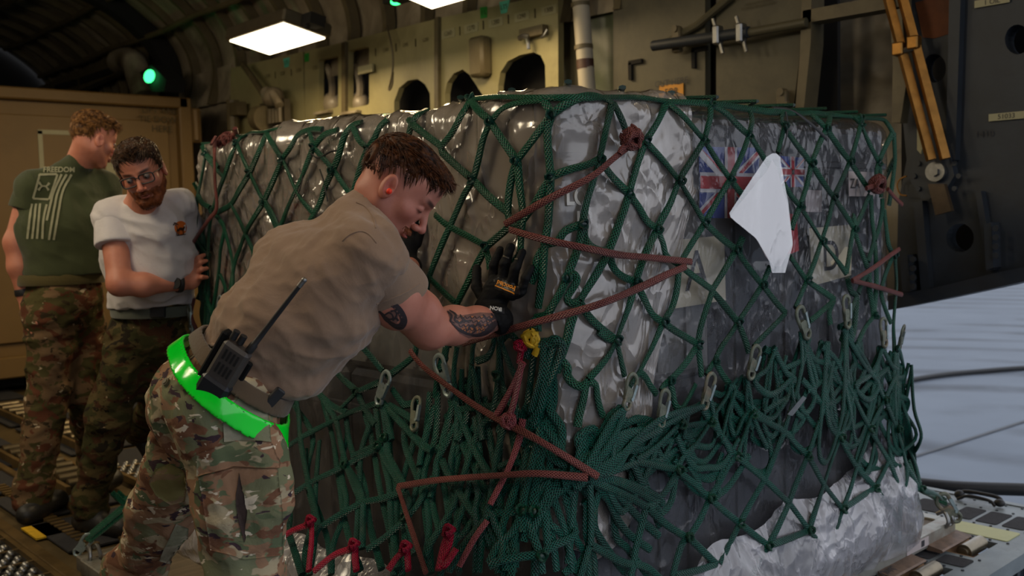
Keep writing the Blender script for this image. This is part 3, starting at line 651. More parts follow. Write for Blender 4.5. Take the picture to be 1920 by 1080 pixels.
b_ = MB(); b_.prism([ppoly([(1716, 5), (1808, -20), (1790, 60), (1752, 72), (1730, 70)], XA-.004)], (.003, 0, 0)); b_.build('stained_patch', simple('rusty_lining', srgb(96, 50, 18), .7, 0, .4, 6, .2), t)
b_ = MB(); Pc = onx(1758, 322, XA-.06)
b_.prism([[p+np.array((-.06, 0, 0)) for p in ppoly([(1722, 285), (1790, 280), (1800, 330), (1772, 375), (1738, 372), (1712, 330)], XA)]], (.05, 0, 0))
for k in range(10): q = circ((1757, 330), 42, 10, 40); p = onx(*q[k], XA-.062); b_.cyl(p, p-(.012, 0, 0), .012, 8)
b_.build('pivot_plate', M['darkgrey'], t, False)
b_ = MB(); b_.cyl(Pc, Pc-(.03, 0, 0), .045, 28); b_.cyl(Pc-(.03, 0, 0), Pc-(.045, 0, 0), .022, 6); b_.build('pivot_bolt', M['steel'], t, True)
for P0 in ([(1704, 478), (1718, 476), (1724, 543), (1708, 545)], [(1860, 420), (1874, 416), (1878, 500), (1864, 504)]):
    b_ = MB(); b_.prism([[p+np.array((-.09, 0, 0)) for p in ppoly(P0, XA)]], (.1, 0, 0))
    cx_ = np.mean([p[0] for p in P0])
    for k in range(4): p = onx(cx_, P0[0][1]+8+k*17, XA-.09); b_.cyl(p, p-(.016, 0, 0), .014, 10)
    b_.build('bolted_bracket', M['darkgrey'], t)
b_ = MB(); b_.prism([[p+np.array((-.09, 0, 0)) for p in ppoly([(1756, 345), (1786, 345), (1800, 395), (1770, 403)], XA)]], (.03, 0, 0)); b_.build('link_plate', simple('dark_bronze', srgb(74, 60, 44), .5, .3), t)
wtext('1410', 1845, 251, 13, XA-.006, m='ink', name='station_number', lab='black station number 1410 painted on the dark aft structure')
for x, y, s in ((1887, 218, '51033'), (1860, 3, '1 OIL')):
    b_ = MB(); b_.box(onx(x, y, XA-.01), (.004, .075, .016)); text(s, .03, None, onx(x, y, XA-.015), (0, -1, 0), (0, 0, 1), mb=b_, mi=1)
    tag(b_.build('tag_label', [M['labelbg'], M['ink']], fix=False), 'small pale label plate '+('right of the number 1410' if y > 100 else 'at the top edge of the dark aft structure'), 'label')
# golden struts
t = thing('actuator_struts', 'pair of golden metal struts running down to the pivot bolt', 'strut', onx(1757, 290, XA-.12))
for (P0, dx) in (([(1655, -40), (1690, 92), (1746, 300)], 0), ([(1682, -40), (1716, 85), (1772, 298)], 0)):
    q = [onx(x, y, XA-.13) for x, y in P0]; b_ = MB(); b_.tube(q, 1, 4, flat=(.05, .05)); b_.build('strut_tube', M['brass'], t)
for (x, y) in ((1686, 92), (1714, 80)):
    b_ = MB(); b_.box(onx(x, y, XA-.14), (.026, .026, .03), bev=.006); b_.build('strut_joint', M['brass'], t)
b_ = MB(); b_.tube([onx(1690, 96, XA-.14), onx(1714, 90, XA-.14)], .014, 8); b_.build('cross_bolt', M['steel'], t)
b_ = MB(); b_.prism([[p+np.array((-.1, 0, 0)) for p in ppoly([(1738, 240), (1748, 234), (1752, 262), (1745, 290), (1738, 282)], XA)]], (.02, 0, 0)); b_.prism([[p+np.array((-.1, 0, 0)) for p in ppoly([(1768, 232), (1776, 230), (1784, 262), (1776, 270)], XA)]], (.02, 0, 0)); b_.build('clip', M['labelbg'], t)
b_ = MB(); b_.tube(crom([onx(x, y, XA-.05) for x, y in ((1700, 330), (1688, 336), (1682, 348), (1688, 364), (1700, 367))], 5), .004, 6); tag(b_.build('wire_loop', M['brass'], smooth=True), 'thin brass wire loop curling at the edge of the dark structure', 'wire')
# inner outer-skin of fuselage aft, above the frame (overhead)
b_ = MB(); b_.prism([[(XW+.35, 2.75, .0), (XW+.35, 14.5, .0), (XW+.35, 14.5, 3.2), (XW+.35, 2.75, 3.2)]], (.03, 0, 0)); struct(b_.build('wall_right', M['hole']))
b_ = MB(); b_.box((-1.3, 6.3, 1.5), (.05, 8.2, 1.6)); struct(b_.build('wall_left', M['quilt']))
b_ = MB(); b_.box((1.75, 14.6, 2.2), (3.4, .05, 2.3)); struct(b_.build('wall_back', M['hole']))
# ---------------------------------------------------------------- the load: outline at height z
LX0, LX1, LY0, LY1, LZT = 1.8, 3.56, 1.8, 3.95, 1.665
def sstep(t): t = np.clip(t, 0, 1); return t*t*(3-2*t)
def dims(z, which):
    z = np.asarray(z, float)
    if which == 'net':
        k = sstep((.85-z)/.8); k2 = sstep((.55-z)/.5)
        return LX0-.02-.47*k, LX1+.02+.36*sstep((.5-z)/.45), LY0-.015-.035*k2, LY1+.02+.04*k
    if which == 'skirt':
        k = sstep((.5-z)/.42); return LX0-.01-.2*k, LX1+.015+.1*k, LY0-.01-.05*k, LY1+.01+.02*k
    return LX0+0*z, LX1+0*z, LY0+0*z, LY1+0*z
def perim(n, r=.045):
    """rounded rectangle in the unit square, n points, starting at the far left corner (0,1), running down the left side, along the aft side"""
    P = []; 
    sides = [((0, 1), (0, 0)), ((0, 0), (1, 0)), ((1, 0), (1, 1)), ((1, 1), (0, 1))]
    for a, b_ in sides:
        a = np.array(a, float); b_ = np.array(b_, float); d = b_-a
        for t in np.linspace(r, 1-r, n//4-3): P.append(a+d*t)
        nxt = np.array([d[1]*-1, d[0]]) # left turn
        c = b_-d*r+nxt*r
        for q in (22, 45, 68): P.append(c-nxt*r*cos(radians(q))+d*r*sin(radians(q)))
    return np.array(P)
def sheet(which, n, zs, top=True, off=0., zt=LZT, er=.05):
    U = perim(n); rows = []; 
    for z in zs:
        x0, x1, y0, y1 = dims(z, which); rows.append(np.stack([x0+(x1-x0)*U[:, 0], y0+(y1-y0)*U[:, 1], np.full(len(U), z)], 1))
    if top:
        x0, x1, y0, y1 = dims(zt-er, which)
        for a in (18, 36, 54, 72, 90):
            i = er*(1-cos(radians(a))); z = zt-er+er*sin(radians(a)); rows.append(np.stack([x0+i+(x1-x0-2*i)*U[:, 0], y0+i+(y1-y0-2*i)*U[:, 1], np.full(len(U), z)], 1))
        for f in np.linspace(.06, .49, 22):
            rows.append(np.stack([x0+(x1-x0)*(f+(1-2*f)*U[:, 0]), y0+(y1-y0)*(f+(1-2*f)*U[:, 1]), np.full(len(U), zt+.004)], 1))
    V = np.array(rows); m_, k = V.shape[:2]
    du = np.roll(V, -1, 1)-np.roll(V, 1, 1); dv = np.gradient(V, axis=0); Nn = np.cross(du, dv); Nn /= np.linalg.norm(Nn, axis=2)[..., None]+1e-9
    F = [(i*k+j, i*k+(j+1) % k, (i+1)*k+(j+1) % k, (i+1)*k+j) for i in range(m_-1) for j in range(k)]
    return V, Nn, F
def bulge(P):
    """slow unevenness of the wrapped load, shared by film and net"""
    return .018*fbm(P*np.array([1.5, 1.5, 1.2])+3.3, 2)
def shell(which, off):
    V, Nn, F = sheet(which, 200, np.linspace(.02, LZT-.05, 50)); V = V+Nn*(off+bulge(V))[..., None]
    return V.reshape(-1, 3), F
VN, FN = shell('net', .03); BN = BVHTree.FromPolygons(VN.tolist(), [list(f) for f in FN])
VL, FL = shell('load', .02); BL = BVHTree.FromPolygons(VL.tolist(), [list(f) for f in FL])
def hit(px, py, bvh=None, off=0.):
    bvh = bvh or BN; d = Vector(ray(px, py)).normalized(); o_ = Vector(CO)
    p, n, i, t = bvh.ray_cast(o_, d)
    if p is None:
        best = None                       # past the outline: nearest approach of the sight line
        for t in np.linspace(1.9, 5.2, 60):
            q = o_+d*t; r_ = bvh.find_nearest(q)
            if best is None or r_[3] < best[0]: best = (r_[3], q, r_[1], r_[0])
        dist, q, n, nr = best; p = q if dist < .25 else nr; n = (q-nr).normalized() if dist > .004 else n
        return np.array(p)+np.array(n)*0, np.array(n)
    if n.dot(d) > 0: n = -n
    return np.array(p)+np.array(n)*off, np.array(n)

# ---------------------------------------------------------------- pallet
pt = thing('cargo_pallet', 'flat aluminium cargo pallet under the netted load', 'pallet', (2.63, 2.87, .03))
b_ = MB(); b_.box((2.63, 2.875, .04), (1.33, 1.08, .024)); b_.build('deck_board', M['wood'], pt)
b_ = MB()
for (c_, h_) in (((2.63, 1.775, .042), (1.37, .03, .03)), ((2.63, 3.975, .042), (1.37, .03, .03)), ((1.285, 2.875, .042), (.03, 1.07, .03)), ((3.975, 2.875, .042), (.03, 1.07, .03))): b_.box(c_, h_, bev=.004)
b_.build('rim_rail', M['pallet'], pt)
for k in range(7):
    x = 3.88-k*.40; b_ = MB(); b_.prism([[(x-.13, 1.75, .004), (x-.13, 1.69, .004), (x-.13, 1.684, .012), (x-.13, 1.69, .017), (x-.13, 1.75, .026)]], (.26, 0, 0)); o_ = b_.build('lip_block', M['frame'] if k > 2 else simple('scuffed_lip_%d' % k, srgb(118, 96, 80), .6, .2, .3, 30, .1), pt)
text('IV DMS', .05, M['ink'], (3.35, 1.715, .0215), (1, 0, 0), (0, .7, .3), pt, 'lettering')
b_ = MB(); b_.box((3.66, 1.7435, .045), (.09, .002, .018)); b_.box((3.70, 1.742, .045), (.012, .002, .012), mi=1); b_.build('data_label', [M['white'], M['ink']], pt)
def ring(P, parent=None, s=1.):
    b_ = MB(); P = np.array(P)
    for dx in (-.022, .022): b_.tube(crom([P+np.array((dx, -.02, -.025))*s, P+np.array((dx*.9, -.03, .0))*s, P+np.array((dx*.7, -.01, .035))*s, P+np.array((dx*.6, .02, .02))*s], 5), .008*s, 8)
    b_.tube([P+np.array((-.03, -.02, -.02))*s, P+np.array((.03, -.02, -.02))*s], .009*s, 8)
    return b_.build('tie_down_ring', M['steel'], parent or pt, True)
for x in (3.93, 3.2, 2.62, 2.0): ring((x, 1.765, .085))
for y in (3.93, 3.3, 2.7, 2.1): ring((1.3, y, .085))

# ---------------------------------------------------------------- cases inside the wrap
def case(x0, x1, y0, y1, z0, z1, lab, m_='case', name='transit_case'):
    c_ = ((x0+x1)/2, (y0+y1)/2, z0); t = thing(name, lab, 'case', c_, 'transit cases stacked inside the plastic wrap')
    b_ = MB(); b_.box(((x0+x1)/2, (y0+y1)/2, (z0+z1)/2), ((x1-x0)/2, (y1-y0)/2, (z1-z0)/2), bev=.02); b_.build('case_body', M[m_], t)
    b_ = MB(); zl = z1-.13; b_.box(((x0+x1)/2, (y0+y1)/2, zl), ((x1-x0)/2+.006, (y1-y0)/2+.006, .012), bev=.004)
    for k in range(4):
        for q in (0, 1): x = x0+.12+(x1-x0-.24)*k/3
        b_.box((x, y0-.004, (z0+zl)/2), (.014, .006, (zl-z0)/2-.03)); y = y0+.12+(y1-y0-.24)*k/3; b_.box((x0-.004, y, (z0+zl)/2), (.006, .014, (zl-z0)/2-.03))
    b_.build('case_rib', M[m_], t); return t
i_ = .02
c1 = case(LX0+i_, 2.46, LY0+i_, 2.86, .066, .86, 'dark grey transit case low at the near corner of the load')
c2 = case(2.47, LX1-i_, LY0+i_, 2.86, .066, 1.64, 'tall dark grey transit case with flag stickers at the right of the load')
c3 = case(LX0+i_, 2.46, LY0+i_, 2.86, .87, 1.64, 'pale grey transit case on top of the dark case at the near corner', 'case_light')
c4 = case(LX0+i_, 2.46, 2.88, LY1-i_, .066, .86, 'dark grey transit case low at the far left of the load')
c5 = case(LX0+i_, 2.46, 2.88, LY1-i_, .87, 1.62, 'grey transit case with a small placard on top at the far left', 'case')
c6 = case(2.47, LX1-i_, 2.88, LY1-i_, .066, 1.62, 'grey transit case at the hidden far corner of the load', 'case')
YF = LY0-.012
def yq(px): return [ony(x, y, YF) for x, y in px]
def card(px, m_, name, lab, cat='placard', txt=None, size=.1, tm='ink', pos=None, th=.002, plane='y'):
    P = yq(px) if plane == 'y' else [onx(x, y, LX0-.012) for x, y in px]
    e = (0, th, 0) if plane == 'y' else (th, 0, 0); b_ = MB(); b_.prism([P], e)
    if txt:
        c_ = np.mean(P, axis=0) if pos is None else (ony(*pos, YF) if plane == 'y' else onx(*pos, LX0-.012))
        if plane == 'y': text(txt, size, None, c_-(0, .002, 0), (1, 0, 0), (0, 0, 1), mb=b_, mi=1)
        else: text(txt, size, None, c_-(.002, 0, 0), (0, -1, 0), (0, 0, 1), mb=b_, mi=1)
    return tag(b_.build(name, [M[m_], M[tm]], fix=False), lab, cat)
card([(1248, 452), (1358, 441), (1361, 563), (1256, 580)], 'cream', 'letter_placard', 'cream placard with a large black letter A behind the net', txt='A', size=.17, pos=(1306, 511))
card([(1517, 428), (1598, 421), (1596, 516), (1524, 536)], 'cream', 'letter_placard', 'cream placard with a letter D behind the net, right of the A', txt='D', size=.15, pos=(1557, 482))
card([(1511, 356), (1541, 357), (1541, 398), (1511, 397)], 'white', 'paper_label', 'small square white label below the smaller flag', 'label')
card([(1591, 321), (1640, 323), (1640, 368), (1592, 368)], 'white', 'paper_label', 'white printed label behind the knot near the right edge', 'label', txt='ZA', size=.05, pos=(1602, 345))
card([(1476, 400), (1494, 402), (1498, 470), (1478, 478)], 'red', 'red_sticker', 'narrow red sticker right of the hanging document pouch', 'sticker')
card([(1160, 200), (1180, 203), (1180, 214), (1160, 213)], 'white', 'paper_label', 'tiny pale label high at the left of the aft face', 'label')
card([(466, 363), (525, 362), (527, 412), (468, 416)], 'cream', 'letter_placard', 'cream placard reading Q13B seen through film at the far left', txt='Q13B', size=.16, pos=(497, 392), plane='x')
card([(488, 309), (514, 309), (514, 336), (489, 338)], 'white', 'paper_label', 'white square label above the far left placard', 'label', plane='x')
card([(542, 380), (566, 382), (562, 412), (538, 414)], 'red', 'red_sticker', 'red sticker behind the film to the left of the tan shirt', 'sticker', plane='x')
pp = ony(1070, 392, YF); b_ = MB(); text('LOAD\nLBS', .06, None, (LX0+.088, YF-.004, ony(1080, 392, YF)[2]), (1, 0, 0), (0, 0, 1), mb=b_, stroke=.002)
tag(b_.build('stencil', M['whiteink'], fix=False), 'white stencilled words LOAD LBS near the vertical corner of the load', 'marking')
def flag(px, lab, m_frame):
    """px: four corners top-left, top-right, bottom-right, bottom-left on the aft face"""
    Q = [np.array(p) for p in yq(px)]; t = MB()
    def P(u, v, k): a = Q[0]*(1-u)+Q[1]*u; b2 = Q[3]*(1-u)+Q[2]*u; return a*(1-v)+b2*v-np.array((0, .0012*k, 0))
    def poly(uv, k, mi): t.add([P(u, v, k) for u, v in uv], [tuple(range(len(uv)))], mi=mi)
    poly([(0, 0), (1, 0), (1, 1), (0, 1)], 0, 1)
    for (a, c_) in (((0, 0), (1, 1)), ((0, 1), (1, 0))):
        s_ = 1 if a[1] == 0 else -1
        def strip(w1, w2, k, mi, u0=0., u1=1.):
            f = (lambda u: u) if s_ == 1 else (lambda u: 1-u)
            pts = []
            for u in (u0, u1): pts.append((u, f(u)+w1))
            for u in (u1, u0): pts.append((u, f(u)+w2))
            pts = [(u, min(1, max(0, v))) for u, v in pts]; poly(pts, k, mi)
        strip(-.13, .13, 1, 2)
        strip(-.075, 0, 2, 0, 0, .5); strip(0, .075, 2, 0, .5, 1)
    poly([(.4, 0), (.6, 0), (.6, 1), (.4, 1)], 3, 2); poly([(0, .36), (1, .36), (1, .64), (0, .64)], 3, 2)
    poly([(.44, 0), (.56, 0), (.56, 1), (.44, 1)], 4, 0); poly([(0, .41), (1, .41), (1, .59), (0, .59)], 4, 0)
    return tag(t.build('flag_sticker', [M['red'], M['blue'], M['flagwhite']], fix=False), lab, 'flag')
flag([(1310, 275), (1424, 277), (1420, 411), (1312, 408)], 'large red white and blue crossed flag sticker behind the net', 0)
flag([(1461, 292), (1507, 296), (1506, 350), (1464, 352)], 'small crossed flag sticker right of the hanging document pouch', 0)

# ---------------------------------------------------------------- plastic film over the load
V, Nn, F = sheet('load', 640, np.linspace(.07, LZT-.05, 170))
P = V; rdg = ridge(P*np.array([7, 7, 2.2])+fbm(P*3, 2)[..., None]*1.3, 3); r2 = ridge(P*np.array([16, 16, 11])+fbm(P*5+4, 2)[..., None]*1.1, 2)
kx_ = 1-.5*sstep((V[..., 0]-2.2)/.4)
V = V+Nn*(.012+bulge(V)+kx_*(.011*rdg+.0045*r2))[..., None]
tag(mesh('plastic_wrap', V.reshape(-1, 3), F, M['film'], smooth=True), 'wrinkled clear plastic film wrapped over the whole stacked load', 'plastic wrap')
# second, milky sheet hooded over the top of the left face and the corner, ragged lower edge
U = perim(520, .045); sel = np.arange(len(U)); arc = 4*sel/len(U); keep = arc <= 1.26; U = U[keep]; arc = arc[keep]; rows = []
ez = np.interp(arc, [0, .2, .4, .55, .65, .75, .85, .93, 1.0, 1.1, 1.16, 1.22, 1.26], [1.0, 1.05, 1.0, 1.12, 1.1, .98, .8, .62, .42, .55, .95, 1.25, 1.5])+.04*fbm(np.stack([arc*12, arc*0, arc*0], -1), 3)
for q in np.linspace(0, 1, 120):
    z = ez+(LZT-.03-ez)*q; x0, x1, y0, y1 = dims(z, 'load'); rows.append(np.stack([x0+(x1-x0)*U[:, 0], y0+(y1-y0)*U[:, 1], z], 1))
for a in (30, 60, 90):
    i = .03*(1-cos(radians(a))); z = LZT-.03+.03*sin(radians(a)); rows.append(np.stack([LX0+i+(LX1-LX0-2*i)*U[:, 0], LY0+i+(LY1-LY0-2*i)*U[:, 1], np.full(len(U), z)], 1))
for f in np.linspace(.05, .42, 12): rows.append(np.stack([LX0+(LX1-LX0)*(f+(1-2*f)*U[:, 0]), LY0+(LY1-LY0)*(f+(1-2*f)*U[:, 1]), np.full(len(U), LZT+.002)], 1))
V = np.array(rows); k = len(U); du = np.gradient(V, axis=1); dv = np.gradient(V, axis=0); Nn = np.cross(du, dv); Nn /= np.linalg.norm(Nn, axis=2)[..., None]+1e-9
rdg = ridge(V*np.array([6, 6, 1.6])+fbm(V*2.5+7, 2)[..., None]*1.4, 3); r2 = ridge(V*np.array([14, 14, 8])+fbm(V*6+4, 2)[..., None]*1.2, 2)
V = V+Nn*(.026+bulge(V)+.022*rdg**2+.01*r2**2)[..., None]
F = [(i*k+j, i*k+j+1, (i+1)*k+j+1, (i+1)*k+j) for i in range(len(V)-1) for j in range(k-1)]
tag(mesh('plastic_hood', V.reshape(-1, 3), F, M['hood'], smooth=True), 'milky crinkled plastic sheet hooded over the top and corner of the load', 'plastic sheet')
# milky skirt along the bottom, its upper edge hanging unevenly
n_ = 560; U = perim(n_); rows = []
s_ = np.arange(len(U))/len(U)
arc = s_*4
def edge(a):
    """upper edge of the skirt by position along the perimeter (0-1 left side, 1-2 aft side)"""
    kx = [0, .3, .62, .8, .95, 1.05, 1.15, 1.3, 1.45, 1.6, 1.75, 1.9, 2.0, 2.5, 4]; kz = [.30, .28, .30, .26, .2, .12, .2, .34, .38, .4, .43, .48, .5, .3, .3]
    return np.interp(a, kx, kz)+.03*fbm(np.stack([a*9, a*0, a*0], -1), 3)
zt_ = edge(arc)
for q in np.linspace(0, 1, 60):
    z = .07+(zt_-.07)*q; x0, x1, y0, y1 = dims(z, 'skirt'); rows.append(np.stack([x0+(x1-x0)*U[:, 0], y0+(y1-y0)*U[:, 1], z], 1))
V = np.array(rows); k = len(U)
du = np.roll(V, -1, 1)-np.roll(V, 1, 1); dv = np.gradient(V, axis=0); Nn = np.cross(du, dv); Nn /= np.linalg.norm(Nn, axis=2)[..., None]+1e-9
q = np.linspace(0, 1, 60)[:, None]
V = V+Nn*(.012+.05*sin(pi*.5)*np.sin(np.pi*q)*(.5+.5*fbm(V*2.3+8, 2))+.026*ridge(V*np.array([5, 5, 4])+fbm(V*2.5, 2)[..., None], 3)+.009*ridge(V*np.array([13, 13, 11])+1.5*fbm(V*5+2, 2)[..., None], 2)*(.4+.6*np.sin(np.pi*q)))[..., None]
F = [(i*k+j, i*k+(j+1) % k, (i+1)*k+(j+1) % k, (i+1)*k+j) for i in range(59) for j in range(k)]
tag(mesh('plastic_skirt', V.reshape(-1, 3), F, M['skirt'], smooth=True), 'loose milky plastic sheet gathered around the bottom of the load', 'plastic sheet')

# ---------------------------------------------------------------- netting traced over the load
RW, RT = .0225, .0125
def rope(mb, pts, off=.0, wd=RW, th=RT, bvh=None, sub=5, wob=.004, nn=8, offs=None):
    P = []; Nn = []
    for i, q in enumerate(pts):
        o_ = off+(offs[i] if offs is not None else 0)+(q[2] if len(q) > 2 else 0)
        p, n = hit(q[0], q[1], bvh, o_); P.append(p); Nn.append(n)
    P = crom(P, sub); Nn = crom(Nn, sub); L = len(P)
    P = P+Nn*(wob*vnoise(P*9)[:, None]); tw = Nn+.5*np.stack([vnoise(P*4+5), vnoise(P*4+9), vnoise(P*4+13)], 1)
    mb.tube(P, 1+.12*vnoise(P*14), nn, flat=(wd, th), N=tw); return P
def knot(mb, x, y, off=.0, s=1.):
    p, n = hit(x, y, None, off+.004); n = Vector(n); t = n.orthogonal().normalized(); b3 = n.cross(t)
    R = np.array([t, b3, n]).T; mb.sphere(p, (.011*s, .011*s, .0065*s), 10, 7, R)
    a0 = random.random()*3
    for k in range(2):
        c = [np.array(p)+np.array(t)*(.011*s*cos(a+a0+k))+np.array(b3)*(.011*s*sin(a+a0+k))+np.array(n)*(.005+.006*s*sin(2*a+k)) for a in np.linspace(0, 2*pi, 13)]
        mb.tube(c, .0038*s, 6, cap=False)
UP = """388,289 374,364 372,392 370,447 372,520
382,276 388,289 404,312 421,333
446,271 432,302 421,333 412,362 402,393
446,271 459,300 470,324
502,249 487,286 470,324 453,355 437,383 413,397 400,405
502,249 516,275 531,298
531,298 515,338 497,378 480,408 462,438 450,470 442,495 435,555 430,600
446,271 453,261 467,251 480,250 495,249 510,245 530,242
607,244 582,245 560,255 547,276 531,298
582,244 591,276
591,276 608,296 626,318
635,244 610,254 591,276
591,276 574,318 558,356 540,395 523,435 503,460 483,483 462,520 437,573
531,298 545,328 558,356 570,376 590,400
497,378 510,402 523,435
470,324 484,352 497,378
680,231 666,235 655,245 646,260 637,290 626,318 612,350 600,385 580,420
626,318 645,345 663,369
693,279 680,310 663,369 655,400 640,440
664,239 675,262 693,279 712,303 740,340
729,226 715,240 704,262 693,279
758,212 776,234 804,254 833,275
800,206 787,220 776,234 768,260 755,300
884,188 868,215 850,250 833,275 835,290
884,190 901,210 924,227
924,227 945,205 975,193 1010,190 1022,190
924,227 910,260 900,300 889,337 870,370 848,425 828,470 808,520 803,550 790,620
924,230 947,265 972,301
833,285 858,310 889,337
889,337 920,368 956,399
884,188 920,185 980,184 1040,186 1090,186 1147,186 1200,186 1249,192 1329,197 1404,206 1464,213 1510,214 1553,218 1611,223 1650,226 1662,235 1672,252
820,403 848,425 915,462
915,462 890,510 860,570 852,600 845,650
915,462 940,440 963,420 975,412
915,470 920,488 922,505
808,520 830,542 858,568
1020,190 1028,202 1036,214
1036,214 1060,197 1090,184 1115,182 1135,189 1147,197
1036,214 1004,258 972,301
1036,216 1028,240 1028,270 1031,303 1033,332 1031,380 1028,420 1022,460 1018,520 1011,578
972,301 962,340 955,400 968,425
974,303 978,350 983,400 980,440 978,475 965,495
1033,332 1062,320 1100,308 1120,298
1033,334 1008,378 985,410 972,430
1145,197 1133,240 1120,297 1110,335 1098,375 1091,420
1148,195 1163,225 1170,245 1173,262
1120,299 1145,332 1176,363
1208,265 1195,300 1186,330 1176,363
1176,363 1168,390 1160,410 1148,445 1138,469
1176,363 1194,388 1210,415 1229,429
1249,192 1230,230 1208,265
1188,262 1198,265 1208,265
1249,194 1275,215 1298,242 1316,263
1329,199 1328,220 1322,243 1316,263
1331,199 1358,214 1382,237 1400,254
1404,208 1407,225 1404,240 1400,254
1316,263 1294,300 1272,338
1210,267 1240,300 1272,338
1272,338 1255,380 1235,415 1229,429
1272,338 1298,383 1318,418
1316,263 1342,302 1366,336
1400,254 1386,295 1366,336
1366,336 1345,372 1318,418
1366,336 1392,370 1410,400
1400,254 1417,278 1433,302 1450,325
1464,213 1462,225 1467,238
1467,238 1464,258 1456,287
1467,238 1494,274 1519,307
1553,218 1551,230 1546,242
1515,214 1530,227 1546,242
1546,242 1532,275 1519,307
1546,242 1570,274 1591,303
1611,235 1602,268 1591,303
1590,219 1601,226 1611,235
1611,222 1613,228 1611,235
1612,236 1628,272 1644,304
1669,253 1656,278 1644,304
1673,250 1675,300 1672,340 1665,385
1519,307 1510,348 1497,387
1519,307 1540,340 1560,370
1591,303 1576,336 1560,370
1591,303 1610,330 1628,358
1644,304 1640,325 1643,350
1646,305 1649,335 1650,370
1467,345 1480,367 1497,387
1497,387 1486,410 1480,430
1497,387 1515,413 1538,452
1560,370 1550,410 1538,452
1560,370 1580,400 1598,429
1627,366 1612,400 1598,429
1630,366 1632,410 1635,450 1624,490
1652,372 1652,395 1646,425 1637,450
1656,392 1660,430 1664,460 1672,476
1091,420 1060,433 1045,452 1024,458
1091,420 1083,460 1074,490 1062,520
1094,422 1094,445 1104,462 1120,470 1138,472
1018,468 1009,490 1007,510 998,530
1138,476 1148,502 1165,518 1189,528
1138,474 1125,495 1108,525 1086,562
1062,520 1074,514 1079,526 1070,545 1063,558 1070,568 1084,565
1062,522 1052,545 1040,568 1026,590 1005,596
1086,566 1100,590 1125,615 1154,637
1082,570 1070,605 1063,635 1053,667 1044,698
1229,429 1208,475 1189,528
1189,528 1177,570 1165,605 1154,637
1190,530 1207,563 1222,590 1240,604
1229,431 1240,455 1248,480 1271,496
1318,418 1295,455 1271,496
1318,418 1347,444 1378,468
1271,498 1267,540 1258,575 1242,602
1271,496 1300,520 1331,543
1378,468 1356,505 1331,543
1378,468 1400,500 1426,534
1390,445 1385,456 1378,468
1331,545 1320,580 1311,615 1306,645
1331,545 1357,575 1381,604
1440,500 1433,516 1426,534
1426,534 1405,568 1381,604
1426,534 1448,562 1470,586
1240,604 1228,630 1212,665 1196,697
1242,605 1262,620 1285,633 1306,645
1381,604 1368,625 1350,650 1336,676
1381,604 1390,625 1397,645 1401,660
1470,588 1446,613 1420,639
1538,452 1526,488 1512,526
1538,452 1562,483 1584,512
1584,512 1590,470 1596,432
1477,480 1494,503 1512,526
1512,526 1535,543 1562,561
1512,526 1500,552 1488,577
1562,563 1538,584 1513,602
1560,565 1553,585 1555,608
1598,430 1610,465 1618,488 1622,500
1600,429 1596,405 1598,430
1622,510 1612,530 1605,550
1586,520 1592,545 1602,557 1600,590 1597,620 1590,650
1602,557 1588,595 1575,640
1625,505 1627,540 1634,572 1636,592
1637,455 1639,500 1640,545 1638,590
1672,480 1655,525 1650,548 1656,575 1668,605
1676,480 1679,530 1676,570 1673,610 1674,650 1672,700
1638,592 1618,615 1604,642
1154,637 1140,665 1120,690 1101,711
1154,640 1160,665 1164,685 1168,705
1196,698 1180,720 1172,742
1196,697 1208,708 1216,722 1228,738
1306,645 1280,682 1252,713
1306,647 1309,680 1311,705
1336,676 1328,688 1320,702
1336,676 1350,700 1362,716
1252,713 1242,722 1236,732
1252,714 1258,735 1262,757 1272,768 1285,750 1300,720
1098,716 1092,750 1086,775 1082,800
1101,714 1090,724 1074,718 1063,703 1064,690 1055,678 1040,676
1103,714 1114,722 1117,745 1122,765 1128,780
1120,620 1137,634 1154,637
1420,639 1410,650
388,290 400,300 412,314
402,393 395,430 392,470 388,520 386,547 387,593 380,640
404,396 415,412 423,430 416,470 413,513 408,550 400,590
421,420 423,430 430,455 437,483 440,520 440,557
437,383 450,410 462,438 475,465 483,490 500,520
374,364 382,380 397,389
500,377 514,402 523,423 540,450
372,450 385,470 395,478
388,548 393,570 404,590
416,515 425,535 430,560
366,448 358,452 352,447""".split('\n')
